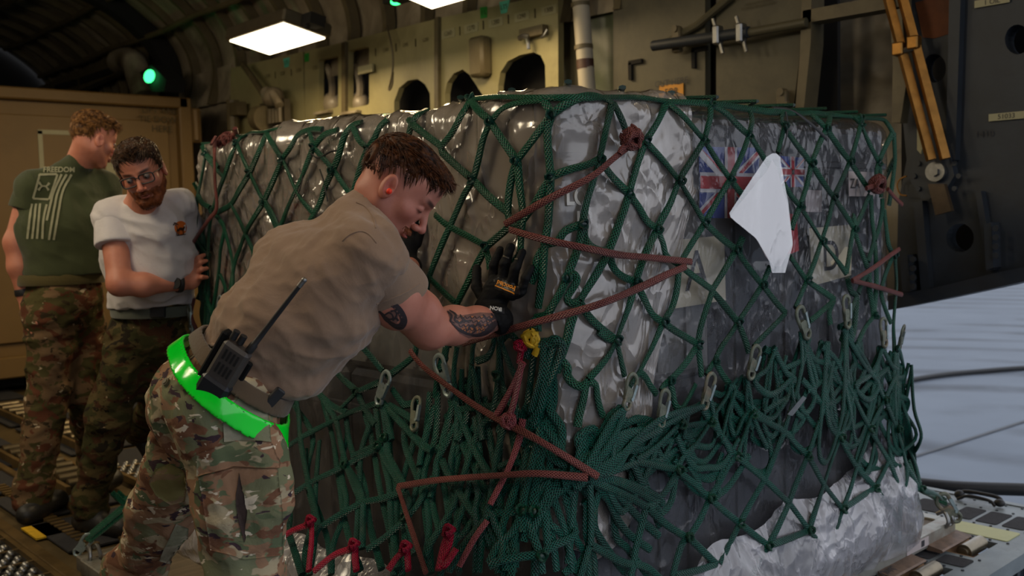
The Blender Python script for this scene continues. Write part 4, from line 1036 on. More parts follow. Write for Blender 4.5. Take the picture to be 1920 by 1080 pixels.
MID = """683,636 660,660 634,682 615,702 600,718 590,730
695,618 683,636 705,667 727,695
790,640 789,662 765,684 735,706
634,682 648,704 680,736
680,736 705,724 722,716
680,736 665,752 650,766
680,740 692,765 702,785 712,800
510,806 535,770 564,740 590,725
520,870 545,845 569,827 604,808 638,791 670,776 709,762 722,758
564,740 569,783 571,827 578,870 587,913 598,955 607,993
586,728 604,738 622,765 638,791 648,835 658,878 672,915 688,948
604,738 630,762 660,778
726,758 730,790 733,827 728,850 719,844
727,757 733,780 740,815 742,830
728,757 748,782 775,812 800,838 820,850
740,762 765,778 785,790
765,762 778,760 790,757
745,728 756,745 768,762
733,827 716,837 700,846 668,862
530,950 558,932 587,913 622,896 658,878 688,861 719,844
607,996 640,975 665,962 691,949 730,941 769,925
733,827 736,860 752,890 769,922
719,844 732,870 750,900 766,920
691,952 689,985 688,1035
658,880 680,915 691,949
771,978 742,1004 712,1026 697,1036
771,978 790,955 805,930 822,900
769,930 775,950 771,978
771,978 778,1000 785,1030 787,1046
587,1040 600,1010 607,996
845,650 838,690 848,668
852,590 850,640 846,668
868,648 862,700 868,770 866,830
905,610 898,655 896,680
905,676 925,668 935,650 940,620
896,682 892,720 888,760 880,800 868,830
898,690 905,740 910,780 915,830
960,622 948,640 946,680 944,700
948,640 965,625 985,645
950,640 965,680 985,720
944,704 940,740 930,790
948,706 960,740 990,790
1005,600 1002,640 995,670
1040,650 1030,690 1018,760 1005,790
1008,640 1030,640 1045,635 1052,650 1048,680 1030,720
1024,645 1020,700 1005,770
1005,598 1015,615 1003,600
1015,650 1024,640 1040,645 1048,638
870,790 850,830 830,870 828,900 815,940
838,670 830,720 828,745
828,760 815,800 800,850 795,880
855,720 862,745 850,800 838,840
862,745 880,800 905,860 930,900
870,770 895,765 930,762 950,760
940,770 915,800 900,830 893,850
893,850 880,890 862,945 845,980
960,790 945,840 935,890 930,930 915,990
992,772 975,790 950,800 945,815
965,800 985,804 1008,800 1015,780
1005,790 995,800 985,840
945,880 965,872 990,873 1012,868
845,980 820,1020 805,1050
930,965 900,1000 870,1040 850,1080
932,966 935,990 945,1020 940,1060
935,967 950,968 980,962 1000,960
985,960 965,1000 935,1030 920,1060
985,965 995,1000 1005,1040 1010,1075
1000,960 1010,925 1030,905
1012,868 1020,885 1025,900
1030,905 1020,940 1000,965
1005,1045 1025,1025 1060,1005 1070,990
920,1065 945,1055 985,1045 1010,1040
1000,958 1015,950 1035,935
895,900 905,930 900,965 905,1000
860,1000 880,950 890,905
840,870 855,905 880,945 900,975
1103,890 1140,880 1175,868 1185,864
1185,864 1220,870 1260,878
1260,878 1272,855 1290,835
1260,880 1292,905 1320,932
1260,880 1240,915 1222,935 1204,948
1090,895 1125,910 1160,925 1202,949
1204,950 1240,982 1276,1006
1199,952 1192,985 1184,1020 1178,1055
1320,932 1338,902 1355,870 1371,853
1320,932 1345,955 1377,980
1320,934 1303,970 1284,1003
1276,1006 1264,1030 1250,1080
1280,1006 1305,1030 1334,1057
1334,1057 1300,1068 1255,1078
1340,1058 1358,1020 1377,980
1096,905 1098,960 1096,1020
1094,1022 1086,1050 1075,1085
1098,1020 1130,1038 1155,1052 1178,1058
1178,1058 1172,1080
1180,1056 1205,1064 1228,1085
1371,853 1395,873 1423,897 1447,920 1470,942 1488,967 1507,993 1525,1015 1540,1038
1377,980 1404,1001 1430,1022
1504,852 1520,880 1535,907 1552,930 1570,953 1590,978
1566,819 1581,847 1597,875 1614,894 1632,913 1655,944 1676,974
1622,803 1640,833 1657,863 1670,895 1681,928
1673,803 1682,837 1690,870 1703,895 1717,917 1740,925 1765,935
1377,980 1400,938 1423,897 1442,850 1460,807
1430,1022 1450,982 1470,942 1487,897 1504,852
1507,993 1521,950 1535,907 1550,863 1566,819
1570,953 1585,915 1597,875 1610,840 1622,803
1632,913 1646,888 1657,863
1677,975 1678,950 1681,928
1681,926 1700,918 1717,915
1571,953 1600,934 1632,913
1430,1022 1470,1008 1507,993
1543,1036 1556,997 1570,953
1429,1024 1414,1052 1398,1085
1684,922 1690,895 1690,870
1371,853 1386,812 1400,773
1400,773 1430,790 1460,807 1482,830 1504,852
1340,812 1354,832 1371,853
1400,773 1396,740 1390,706
1460,805 1472,766 1482,738 1488,715 1492,690
1493,690 1493,655 1490,620
1504,852 1520,806 1534,762 1543,718 1552,676
1493,709 1515,735 1534,761 1552,790 1566,819
1530,648 1557,673 1573,706 1590,740 1606,772 1622,803
1592,645 1616,682 1633,716 1649,749 1662,776 1673,803
1566,819 1578,779 1590,740 1603,710 1616,682
1622,803 1636,775 1649,749
1673,650 1688,665 1693,690 1683,706 1672,708
1672,700 1668,740 1673,803
1649,749 1660,725 1672,700
1697,845 1710,868 1717,905
1690,790 1699,830 1706,870 1717,915
1685,760 1692,800 1697,845
1320,788 1335,768 1352,745 1362,718
1320,790 1298,825 1275,858
1320,788 1342,812 1360,850
1305,764 1314,778 1320,788
1265,792 1238,818 1212,842 1182,862
1265,792 1250,788 1228,794 1222,800
1300,756 1280,770 1265,792
1282,766 1276,795 1272,820""".split('\n')
def parse(L): return [[tuple(float(v) for v in q.split(',')) for q in s_.split()] for s_ in L]
up = parse(UP); mid = parse(MID)
net1 = thing('cargo_net', 'green diamond-mesh cargo net stretched over the upper part of the load', 'net', (2.63, 2.87, LZT))
net2 = thing('cargo_net', 'green side net hanging slack around the lower part of the load', 'net', (2.63, 2.87, .1))
mb = MB()
for p in up: rope(mb, p, off=.006)
# unseen faces: plain diamonds so the net closes round the load
def diamonds(mb):
    xs = np.linspace(LX0, LX1, 10); ys = np.linspace(LY0, LY1, 12); z0 = .55
    for k in range(-12, 14):
        for s_ in (1, -1):
            P = []
            for q in np.linspace(0, 1, 12):
                x = 2.68+(k*.21)+s_*(q-.5)*2.1
                y = LY0+(LY1-LY0)*q
                if LX0 <= x <= LX1: P.append((x, y, LZT+.035))
            if len(P) > 3: mb.tube(P, 1, 6, flat=(RW, RT), N=[(0, 0, 1)]*len(P))
            P = []; P2 = []
            for q in np.linspace(0, 1, 10):
                h_ = z0+(LZT-z0)*q; x = 2.68+k*.21+s_*(q-.5)*.6; y = 2.88+k*.21+s_*(q-.5)*.6
                if LX0 <= x <= LX1: P.append((x, LY1+.04, h_))
                if LY0 <= y <= LY1: P2.append((LX1+.04, y, h_))
            if len(P) > 3: mb.tube(P, 1, 6, flat=(RW, RT), N=[(0, 1, 0)]*len(P))
            if len(P2) > 3: mb.tube(P2, 1, 6, flat=(RW, RT), N=[(1, 0, 0)]*len(P2))
diamonds(mb)
mb.build('netting', M['rope2'], net1, True)
mb = MB()
def joins(L):
    from collections import Counter
    c = {}
    for p in L:
        for q in p: c.setdefault((round(q[0]/9), round(q[1]/9)), []).append(q)
    return [np.mean([t[:2] for t in v], axis=0) for v in c.values() if len(v) >= 3]
for q in joins(up): knot(mb, q[0], q[1], .004)
mb.build('net_knot', M['rope'], net1, True, fix=False)['kind'] = 'stuff'
mb = MB()
for p in mid: rope(mb, p, off=.02)
mb.build('netting', M['rope'], net2, True)
mb = MB()
for q in joins(mid): knot(mb, q[0], q[1], .02, 1.1)
mb.build('net_knot', M['rope2'], net2, True, fix=False)['kind'] = 'stuff'
# slack bunches of the side net behind the taut strands
mb = MB(); rs = np.random.default_rng(5)
def loop(x, y, w_, h_, j=12, off=.004):
    k = rs.integers(5, 8); P = []
    for i in range(k):
        t = i/(k-1); P.append((x+w_*(t-.5)*1.0+rs.normal()*j*.4, y+h_*(1-(2*t-1)**2)+rs.normal()*j*.5))
    rope(mb, P, off=off+rs.uniform(0, .025), sub=5)
def run(x0, y0, x1, y1, j=12, off=.0):
    k = 5; P = [(x0+(x1-x0)*i/(k-1)+rs.normal()*j, y0+(y1-y0)*i/(k-1)+rs.normal()*j) for i in range(k)]
    rope(mb, P, off=off+rs.uniform(-.004, .012), sub=5)
TOPS = [(1392, 706), (1318, 740), (1440, 650), (1500, 632), (1540, 640), (1575, 614), (1606, 640), (1645, 650), (1672, 660), (1362, 716), (1478, 690), (1590, 690), (1640, 700)]
for k in range(34):
    a_ = TOPS[rs.integers(len(TOPS))]; b2 = TOPS[rs.integers(len(TOPS))]
    if abs(a_[0]-b2[0]) > 110: b2 = (a_[0]+rs.uniform(-40, 40), a_[1]+rs.uniform(0, 40))
    xm = (a_[0]+b2[0])/2+rs.normal()*14; dp = rs.uniform(70, 190); bot = min(max(a_[1], b2[1])+dp, 890-(1660-xm)*.02); w_ = rs.uniform(10, 32)
    o_ = rs.uniform(0, .028)
    rope(mb, [(a_[0]+rs.normal()*4, a_[1]), (a_[0]*.6+(xm-w_)*.4+rs.normal()*7, a_[1]*.55+bot*.45), (xm-w_+rs.normal()*5, bot-26), (xm+rs.normal()*5, bot), (xm+w_+rs.normal()*5, bot-30), (b2[0]*.6+(xm+w_)*.4+rs.normal()*7, b2[1]*.5+bot*.5), (b2[0]+rs.normal()*4, b2[1])], off=o_, sub=5)
for k in range(16):
    a_ = TOPS[rs.integers(len(TOPS))]; run(a_[0], a_[1], a_[0]+rs.normal()*50, a_[1]+rs.uniform(60, 150), 9, .01)
for k in range(18):
    x = 1110+rs.random()*230; y = 760+rs.random()*60; run(x, y, 1090+rs.random()*180, y+rs.uniform(20, 130), 14)
for k in range(12):
    x = 1130+rs.random()*200; loop(x, 800+rs.random()*70, rs.uniform(60, 150), rs.uniform(40, 110))
# bunches drawn to the strap knot
for (a_, n_) in (((1158, 764), 7), ((1222, 800), 6), ((1302, 760), 4)):
    for k in range(n_): rope(mb, [(a_[0]+rs.normal()*3, a_[1]+rs.normal()*3), ((a_[0]*.6+1095*.4)+rs.normal()*9, a_[1]*.6+850*.4+rs.normal()*8), (1110+rs.normal()*14, 868+rs.normal()*12), (1060+rs.normal()*22, 900+rs.normal()*14)], off=.012+rs.uniform(0, .02))
for k in range(16):
    a_ = rs.uniform(0, 2*pi); rope(mb, [(1093, 890), (1093+60*cos(a_), 892+40*sin(a_)), (1093+120*cos(a_)+rs.normal()*14, 900+95*sin(a_)+rs.normal()*14), (1093+170*cos(a_)+rs.normal()*20, 915+140*abs(sin(a_)))], off=.008+rs.uniform(0, .012))
# crossing diagonals on the left face
for k in range(13):
    x = 545+k*40+rs.normal()*8; y0 = max(650, 900-(x-500)*.55); run(x, y0, x+rs.uniform(-45, -5), 1080, 7)
for k in range(13):
    x = 520+k*40+rs.normal()*8; run(x, 740+rs.random()*40, x+rs.uniform(30, 90), 1070, 7)
for k in range(11):
    x = 800+rs.random()*260; run(x, 690+rs.random()*120, x+rs.normal()*40, 900+rs.random()*150, 10)
for k in range(12):
    x = 880+rs.random()*260; run(x, 900+rs.random()*50, x+rs.normal()*40, 1080, 10)
# hanging bundle at the far right edge
for k in range(9): rope(mb, [(1660+rs.random()*14, 660+rs.random()*30), (1688+rs.random()*8, 690+rs.random()*60), (1685+rs.random()*10, 730+rs.random()*60), (1668+rs.random()*18, 770+rs.random()*60)], off=.0)
for k in range(4): rope(mb, [(1680+rs.random()*6, 720), (1697+k*3, 800), (1703+k*4, 860), (1716+rs.random()*4, 910)], off=.0)
mb.build('slack_netting', M['rope'], net2, True); mb = MB()
for k in range(12): rope(mb, [(372+rs.random()*16, 430+rs.random()*60), (374+rs.random()*18, 530+rs.random()*20), (376+rs.random()*16, 590), (384+rs.random()*10, 640+rs.random()*30)], off=.0)
mb.build('slack_netting', M['rope'], net2, True)
# straps from the net to the pallet corners
def strap(pts3, k=5, sp=.012):
    mb = MB()
    for i in range(k):
        j = rs.normal(size=3)*sp; P = crom([np.array(q)+j*(1-.6*abs(t-.5)) for t, q in zip(np.linspace(0, 1, len(pts3)), pts3)], 6); mb.tube(P, 1, 8, flat=(RW, RT), N=[(-.6, -.5, .6)]*len(P))
    mb.build('strap_bundle', M['rope2'], net2, True)
strap([W(330, 880, 3.95), W(285, 915, 3.95), W(235, 955, 3.93), W(165, 1012, 3.9)], 6)
strap([W(340, 860, 4.0), W(290, 905, 4.0), W(245, 940, 3.97), W(220, 925, 3.95)], 4)
strap([hit(1700, 870)[0], hit(1717, 915)[0], W(1745, 932, 4.0), W(1772, 945, 4.02)], 4, .01)
strap([hit(1676, 965)[0], W(1677, 985, 3.86), W(1677, 1000, 3.84)], 3, .008)
# snap hooks
M['hookpaint'] = simple('worn_hook_paint', srgb(104, 108, 92), .5, .4, .35, 40, .15, dirt=(srgb(150, 120, 96), .8)); M['hooksteel'] = simple('pale_hook_steel', srgb(150, 165, 165), .4, .6, .2, 40, .1)
def hook(top, bot, parent, m_='hookpaint', off=.03, s=1., d=None):
    if d: A = W(*top, d[0]); B = W(*bot, d[1]); n = -CF
    else: A, n1 = hit(*top, None, off); B, n2 = hit(*bot, None, off); n = n1+n2
    n = Vector(n).normalized(); y = Vector(B-A); L = y.length; y.normalize(); n = (n-y*n.dot(y)).normalized(); x = y.cross(n)
    A = Vector(A)
    def P(u, v, w_=0): return np.array(A+x*(u*L)+y*(v*L)+n*(w_*L))
    body = MB()
    body.tube(crom([P(.13, .62), P(.2, .35), P(.2, .12), P(.08, -.02), P(-.1, .0), P(-.2, .12), P(-.18, .3)], 5), 1, 8, flat=(L*.13, L*.09), N=[n]*31)
    body.prism([[P(u, v, .05) for u, v in ((-.05, .42), (.2, .36), (.2, .74), (.12, .82), (-.1, .8), (-.14, .6))]], np.array(n)*-.11*L)
    body.tube(crom([P(.14, .76), P(.15, .92), P(.02, 1.03), P(-.12, .95), P(-.12, .78)], 5), L*.06, 8)
    o_ = body.build('snap_hook', M[m_], parent, True)
    g = MB(); g.prism([[P(u, v, .07) for u, v in ((-.24, .26), (-.14, .24), (-.08, .7), (-.17, .72))]], np.array(n)*-.1*L); g.cyl(P(-.1, .7, .08), P(-.1, .7, -.06), L*.05, 10); g.build('hook_gate', M['hooksteel'], o_, False)
    # make the gate a sub-part in the hook's own space
    return o_
for a_, b2, m_ in (((1172, 702), (1158, 764), 'hookpaint'), ((1232, 731), (1222, 796), 'hookpaint'), ((1320, 700), (1304, 762), 'hookpaint'), ((1405, 648), (1392, 706), 'hookpaint'), ((1482, 578), (1500, 630), 'hookpaint'), ((1571, 556), (1575, 612), 'hookpaint'), ((1641, 598), (1645, 648), 'hookpaint'), ((1679, 612), (1685, 658), 'hookpaint'), ((742, 698), (724, 760), 'hooksteel'), ((836, 668), (860, 738), 'hooksteel'), ((797, 747), (791, 812), 'hookpaint'), ((368, 574), (374, 622), 'hooksteel'), ((427, 556), (421, 590), 'hooksteel')):
    hook(a_, b2, net1, m_)
hook((1762, 930), (1797, 975), net2, 'hookpaint', d=(4.0, 4.02)); hook((1676, 985), (1682, 1030), net2, 'hookpaint', d=(3.8, 3.78)); hook((1538, 1032), (1545, 1078), net2, 'hookpaint', d=(3.52, 3.5)); hook((170, 1005), (142, 1040), net2, 'hooksteel', d=(3.9, 3.9))

# ---------------------------------------------------------------- lashing cords
def cord(px, m_, lab, off=.035, wd=.02, th=.011, name='lashing_cord', offs=None, group=None):
    mb = MB()
    for p in px: rope(mb, p, off=off, wd=wd, th=th, sub=7, wob=.001, offs=offs)
    return tag(mb.build(name, M[m_], smooth=True), lab, 'cord', group)
def knotball(c_, m_, lab, s=.03, off=.04, tails=(), name='rope_knot', par=None):
    p, n = hit(*c_, None, off); mb = MB(); n = Vector(n); t = n.orthogonal().normalized(); b3 = n.cross(t)
    for k in range(5):
        R = Matrix.Rotation(k*1.25, 3, n) @ Matrix.Rotation(.9*((k % 3)-1), 3, t)
        c = [np.array(Vector(p)+R @ (t*(s*cos(a))+b3*(s*.75*sin(a))+n*(s*.35*sin(2*a+k)))) for a in np.linspace(0, 2*pi, 19)]; mb.tube(c, 1, 8, flat=(.021, .013), cap=False)
    for tl in tails: rope(mb, tl, off=off, wd=.019, th=.012)
    return tag(mb.build(name, M[m_], smooth=True), lab, 'knot')
cord([[(1160, 277), (1130, 300), (1092, 334), (1030, 376), (965, 420)]], 'brown', 'faded red lashing cord from the big knot down to the net left of the corner')
cord([[(976, 430), (1022, 447), (1080, 465), (1140, 478), (1200, 483), (1275, 490)]], 'brown', 'faded red lashing cord ending beside the letter A placard', off=.04)
cord([[(1262, 499), (1225, 515), (1180, 537), (1100, 572), (1010, 606), (940, 627), (892, 642)]], 'brown', 'long faded red lashing cord slanting from the letter A down behind the tattooed forearm', off=.045)
cord([[(795, 655), (812, 676), (840, 700), (930, 765), (1020, 830), (1095, 888)]], 'brown', 'faded red lashing cord slanting down from the elbow to the gathered net', off=.05)
cord([[(1082, 893), (1020, 898), (960, 904), (850, 915), (768, 928)]], 'brown', 'nearly level faded red lashing cord across the lower net', off=.05)
cord([[(768, 930), (785, 980), (805, 1040), (822, 1090)]], 'brown', 'thin faded red lashing cord dropping to the bottom edge', off=.05, wd=.015)
cord([[(1003, 676), (988, 720), (966, 760), (957, 778)], [(1000, 676), (992, 720), (984, 770), (970, 795)]], 'pink', 'doubled pinkish red cord hanging below the yellow and red tags', off=.05)
cord([[(993, 785), (985, 830), (965, 885), (948, 920), (930, 955)], [(925, 985), (900, 1020), (872, 1072)]], 'pink', 'pinkish cord weaving down through the slack netting to the bottom', off=.03)
cord([[(1672, 467), (1650, 482), (1618, 505), (1583, 526)]], 'brown', 'short faded red cord near the right edge, upper one of two', off=.03, wd=.018)
cord([[(1585, 526), (1630, 538), (1677, 552)]], 'brown', 'short faded red cord near the right edge, lower one of two', off=.03, wd=.018)
cord([[(413, 272), (416, 310), (417, 345), (420, 390), (405, 412), (385, 440), (368, 468)], [(364, 560), (372, 590), (382, 618)]], 'brown', 'dark red cord hanging at the far left edge of the load', off=.03, wd=.02)
knotball((1163, 262), 'brown', 'big faded red rope knot near the top of the load corner', .027, tails=[[(1160, 262), (1162, 250), (1166, 237)], [(1165, 265), (1145, 280), (1140, 290)]])
knotball((1625, 346), 'brown', 'dark red rope knot near the right edge of the load', .03, tails=[[(1645, 355), (1658, 370), (1672, 384)], [(1615, 350), (1604, 354)]])
knotball((425, 263), 'brown', 'dark red rope bunch on the top edge at the far left', .035, tails=[[(418, 270), (413, 280)], [(425, 258), (442, 252), (450, 258)]])
knotball((980, 790), 'pink', 'small pinkish red knot in the slack netting', .018, off=.05)
knotball((1004, 634), 'strap_y', 'yellow ribbon tag tied behind a green strand right of the wrist', .02, off=.02, tails=[[(1015, 645), (1010, 665)]], name='ribbon_tag')
knotball((989, 646), 'crimson', 'shiny red ribbon tag beside the yellow one', .012, off=.03, tails=[[(990, 655), (988, 680)]], name='ribbon_tag')
for a_, kn, s_ in (([[(500, 1050), (535, 1033), (570, 1010), (602, 998)], [(606, 998), (606, 1030), (602, 1085)]], (607, 996), 'leftmost, beside the camouflage trousers'), ([[(612, 1085), (650, 1056), (684, 1044)], [(689, 1042), (689, 1062), (692, 1085)]], (690, 1041), 'second from the left at the bottom edge'), ([[(752, 1085), (768, 1062), (784, 1048)], [(787, 1048), (789, 1085)]], (788, 1047), 'third from the left at the bottom edge'), ([[(864, 1018), (855, 1040), (845, 1085)], [(868, 1020), (862, 1045), (850, 1068), (858, 1075), (878, 1045)]], (868, 1017), 'rightmost of the four, in the middle of the bottom edge')):
    mb = MB()
    for p in a_: rope(mb, p, off=.05, wd=.021, th=.012, sub=6, wob=.002)
    p, n = hit(*kn, None, .06); n = Vector(n); t = n.orthogonal().normalized(); b3 = n.cross(t)
    for k in range(3):
        c = [np.array(Vector(p)+t*(.012*cos(a))+b3*(.014*sin(a))+n*(.006*sin(a*2+k)+.004*k-.004)) for a in np.linspace(0, 2*pi, 15)]; mb.tube(c, .0062, 8, cap=False)
    tag(mb.build('knotted_rope', M['crimson'], smooth=True), 'bright crimson knotted cord, '+s_, 'cord', 'crimson cords along the bottom')
# black cable tie ends, metal tag
for px, s_ in (([(588, 288), (602, 296), (622, 285), (638, 282)], 'uppermost of the three'), ([(565, 316), (572, 330), (567, 356), (560, 370)], 'left of the three'), ([(604, 317), (611, 340), (617, 370), (618, 378)], 'right of the three, above the tan shirt')):
    mb = MB(); rope(mb, px, off=.01, wd=.007, th=.004); tag(mb.build('cable_tie', M['black'], smooth=True), 'thin black cable tie tail on the film, '+s_, 'cable tie')
mb = MB(); rope(mb, [(1445, 207), (1480, 212), (1500, 222), (1522, 240), (1545, 262)], off=.012, wd=.012, th=.004); rope(mb, [(1466, 215), (1470, 240), (1466, 270), (1458, 288)], off=.014, wd=.01, th=.004)
tag(mb.build('black_strap', M['black'], smooth=True), 'thin black strap over the top edge of the load at the right', 'strap')
P = [hit(x, y, None, .05)[0] for x, y in ((1451, 772), (1480, 738), (1487, 742), (1461, 775))]
mb = MB(); mb.prism([P], (.003, .003, 0)); tag(mb.build('metal_tag', M['steel']), 'small silvery metal tag hanging in the slack netting at the right', 'tag')

# ---------------------------------------------------------------- document pouch
def pouch():
    t = thing('document_pouch', 'clear pouch holding a blank white sheet, hanging over the flag', 'pouch', tuple(hit(1440, 400, None, .05)[0]))
    O = [(1462, 288), (1449, 287), (1438, 293), (1413, 330), (1366, 402), (1372, 410), (1418, 447), (1442, 488), (1448, 512), (1472, 512), (1487, 458), (1478, 380), (1465, 310)]
    I = [(1448, 300), (1440, 318), (1368, 405), (1418, 446), (1436, 482), (1452, 500), (1464, 500), (1486, 458), (1477, 385), (1455, 310)]
    def grid(poly, off, nm, m_, nx=26):
        x0 = min(p[0] for p in poly); x1 = max(p[0] for p in poly); y0 = min(p[1] for p in poly); y1 = max(p[1] for p in poly)
        xs = np.array([p[0] for p in poly]); ys = np.array([p[1] for p in poly]); V = []; F = []; nr = 30
        for i in range(nr+1):
            y = y0+(y1-y0)*i/nr; y_ = min(max(y, y0+.5), y1-.5); X_ = []
            for j in range(len(poly)):
                a, c_ = poly[j], poly[(j+1) % len(poly)]
                if (a[1]-y_)*(c_[1]-y_) <= 0 and a[1] != c_[1]: X_.append(a[0]+(c_[0]-a[0])*(y_-a[1])/(c_[1]-a[1]))
            l, r = min(X_), max(X_)
            for j in range(nx+1):
                x = l+(r-l)*j/nx; p, n = hit(x, y_, None, 0); n = np.array((0, -1., 0)); fl = .012*sin(x*.05)+.03*(y-287)/225
                V.append(ony(x, y_, YF-.06-off-fl*.6))
        for i in range(nr):
            for j in range(nx): a = i*(nx+1)+j; F.append((a, a+1, a+nx+2, a+nx+1))
        V = np.array(V); n = len(V); V2 = V+np.array((0, .0012, 0)); F2 = [tuple(x+n for x in f[::-1]) for f in F]
        return mesh(nm, np.concatenate([V, V2]), F+F2, m_, t, True)
    grid(I, .0, 'paper_sheet', M['white']); grid(O, .006, 'clear_sleeve', M['film2'])
M['film2'] = m_plastic('clear_sleeve_film', .03, .08, srgb(225, 222, 222), (2, 2, 2), .25, .06, .3, 3.0, .2)
pouch()
# ================================================================ people: distance-field modelling
def surfnets(f, org, h):
    s = f < 0; n = f.shape
    def c8(a, fn): 
        return [a[i:n[0]-1+i, j:n[1]-1+j, k:n[2]-1+k] for i in (0, 1) for j in (0, 1) for k in (0, 1)]
    cs = c8(s, None); cnt = sum(c.astype(np.int8) for c in cs); act = (cnt > 0) & (cnt < 8)
    ix = np.argwhere(act); vid = -np.ones(act.shape, np.int64); vid[act] = np.arange(len(ix))
    acc = np.zeros((len(ix), 3)); num = np.zeros(len(ix))
    cor = [(i, j, k) for i in (0, 1) for j in (0, 1) for k in (0, 1)]
    val = {c: f[ix[:, 0]+c[0], ix[:, 1]+c[1], ix[:, 2]+c[2]] for c in cor}
    for c in cor:
        for a in range(3):
            if c[a]: continue
            d = list(c); d[a] = 1; d = tuple(d); v0, v1 = val[c], val[d]; m_ = (v0 < 0) != (v1 < 0); t = v0/(v0-v1+1e-12)
            p = np.zeros((len(ix), 3)); p += np.array(c, float); p[:, a] += t; acc[m_] += p[m_]; num[m_] += 1
    V = (ix+acc/num[:, None])*h+np.array(org); F = []
    for a in range(3):
        b_, c_ = [(1, 2), (2, 0), (0, 1)][a]
        sl0 = [slice(None)]*3; sl1 = [slice(None)]*3; sl0[a] = slice(0, n[a]-1); sl1[a] = slice(1, n[a])
        e = s[tuple(sl0)] != s[tuple(sl1)]; q = np.argwhere(e); q = q[(q[:, b_] > 0) & (q[:, c_] > 0) & (q[:, b_] < n[b_]-1) & (q[:, c_] < n[c_]-1)]
        def g(db, dc): r = q.copy(); r[:, b_] += db; r[:, c_] += dc; return vid[r[:, 0], r[:, 1], r[:, 2]]
        Q = np.stack([g(-1, -1), g(0, -1), g(0, 0), g(-1, 0)], 1); fl = s[q[:, 0], q[:, 1], q[:, 2]]; Q[~fl] = Q[~fl][:, ::-1]; F.append(Q)
    return V, np.concatenate(F)
def vnorm(V, F):
    F = np.asarray(F); n = np.cross(V[F[:, 2]]-V[F[:, 0]], V[F[:, 3]]-V[F[:, 1]]); N_ = np.zeros_like(V)
    for k in range(4): np.add.at(N_, F[:, k], n)
    return N_/(np.linalg.norm(N_, axis=1)[:, None]+1e-12)
def relax(V, F, it=1, lam=.5):
    F = np.asarray(F)
    for _ in range(it):
        S = np.zeros_like(V); c = np.zeros(len(V))
        for a in range(4): np.add.at(S, F[:, a], V[F[:, (a+1) % 4]]+V[F[:, a-1]]); np.add.at(c, F[:, a], 2)
        V = V*(1-lam)+lam*S/c[:, None]
    return V
def smin(a, b_, k): h = np.maximum(k-np.abs(a-b_), 0)/k; return np.minimum(a, b_)-h*h*k*.25
def cone(a, b_, ra, rb, sq=None):
    a = np.array(a, float); b_ = np.array(b_, float); r = max(ra, rb)*(max(1, sq[1]) if sq else 1)
    def d(P):
        A, B = a, b_
        if sq is not None:
            w_ = np.array(sq[0])/np.linalg.norm(sq[0]); s_ = 1/sq[1]-1; P = P+(P@w_-a@w_)[..., None]*w_*s_; B = b_+((b_-a)@w_)*w_*s_
        ab = B-A; L = ab@ab+1e-12; t = np.clip(((P-A)@ab)/L, 0, 1); return np.linalg.norm(P-A-t[..., None]*ab, axis=-1)-(ra+(rb-ra)*t)
    return d, np.minimum(a, b_)-r, np.maximum(a, b_)+r
def ell(c, r, R=None):
    c = np.array(c, float); r = np.array(r, float)
    def d(P):
        q = P-c
        if R is not None: q = q@np.array(R)
        k0 = np.linalg.norm(q/r, axis=-1); k1 = np.linalg.norm(q/r**2, axis=-1)+1e-9; return k0*(k0-1)/k1
    m_ = r.max(); return d, c-m_, c+m_
class Field:
    def __init__(s, lo, hi, h): s.lo = np.array(lo, float); s.h = h; s.n = np.ceil((np.array(hi)-s.lo)/h).astype(int)+1; s.f = np.full(s.n, .2, np.float32)
    def _pts(s, a, b_): g = [s.lo[i]+np.arange(a[i], b_[i])*s.h for i in range(3)]; return np.stack(np.meshgrid(*g, indexing='ij'), -1)
    def add(s, prim, k=.02, op='u'):
        d, lo, hi = prim; pad = k+s.h*3+.01; a = np.clip(np.floor((lo-pad-s.lo)/s.h).astype(int), 0, s.n); b_ = np.clip(np.ceil((hi+pad-s.lo)/s.h).astype(int)+1, 0, s.n)
        if np.any(b_ <= a): return s
        sl = tuple(slice(x, y) for x, y in zip(a, b_)); D = d(s._pts(a, b_)); f = s.f[sl]
        s.f[sl] = smin(f, D, k) if op == 'u' else -smin(-f, D, k); return s
    def cut(s, fn, k=.004): P = s._pts([0]*3, s.n); s.f = -smin(-s.f, -fn(P), k); return s      # keep fn<0
    def mesh(s, rl=1):
        s.f[0] = s.f[-1] = 1; s.f[:, 0] = s.f[:, -1] = 1; s.f[:, :, 0] = s.f[:, :, -1] = 1
        V, F = surfnets(s.f, s.lo, s.h); return (relax(V, F, rl) if rl else V), F
def bounds(prims, pad=.03): return np.min([p[1] for p, *_ in prims], axis=0)-pad, np.max([p[2] for p, *_ in prims], axis=0)+pad
def solid(prims, h, cuts=(), rl=1):
    lo, hi = bounds([p for p in prims if len(p) < 3 or p[2] == 'u']); f = Field(lo, hi, h)
    for p in prims: f.add(*p)
    for c in cuts: f.cut(c)
    return f.mesh(rl)
def sleeve(prims, cut, h, fd, amp):
    V, F = solid(prims, h, [cut]); V = fold(V, F, fd, amp, 12, 5); return V, F
def joinm(A, B): return np.concatenate([A[0], B[0]]), np.concatenate([A[1], B[1]+len(A[0])])
def plane(p, n): p = np.array(p); n = np.array(n)/np.linalg.norm(n); return lambda P: (P-p)@n
def cpts(px, n=None): return [W(*p) for p in px]
def nrm(v): v = np.array(v, float); return v/np.linalg.norm(v)
def C3(r, u, a): return CX*r+CU*u+CF*a

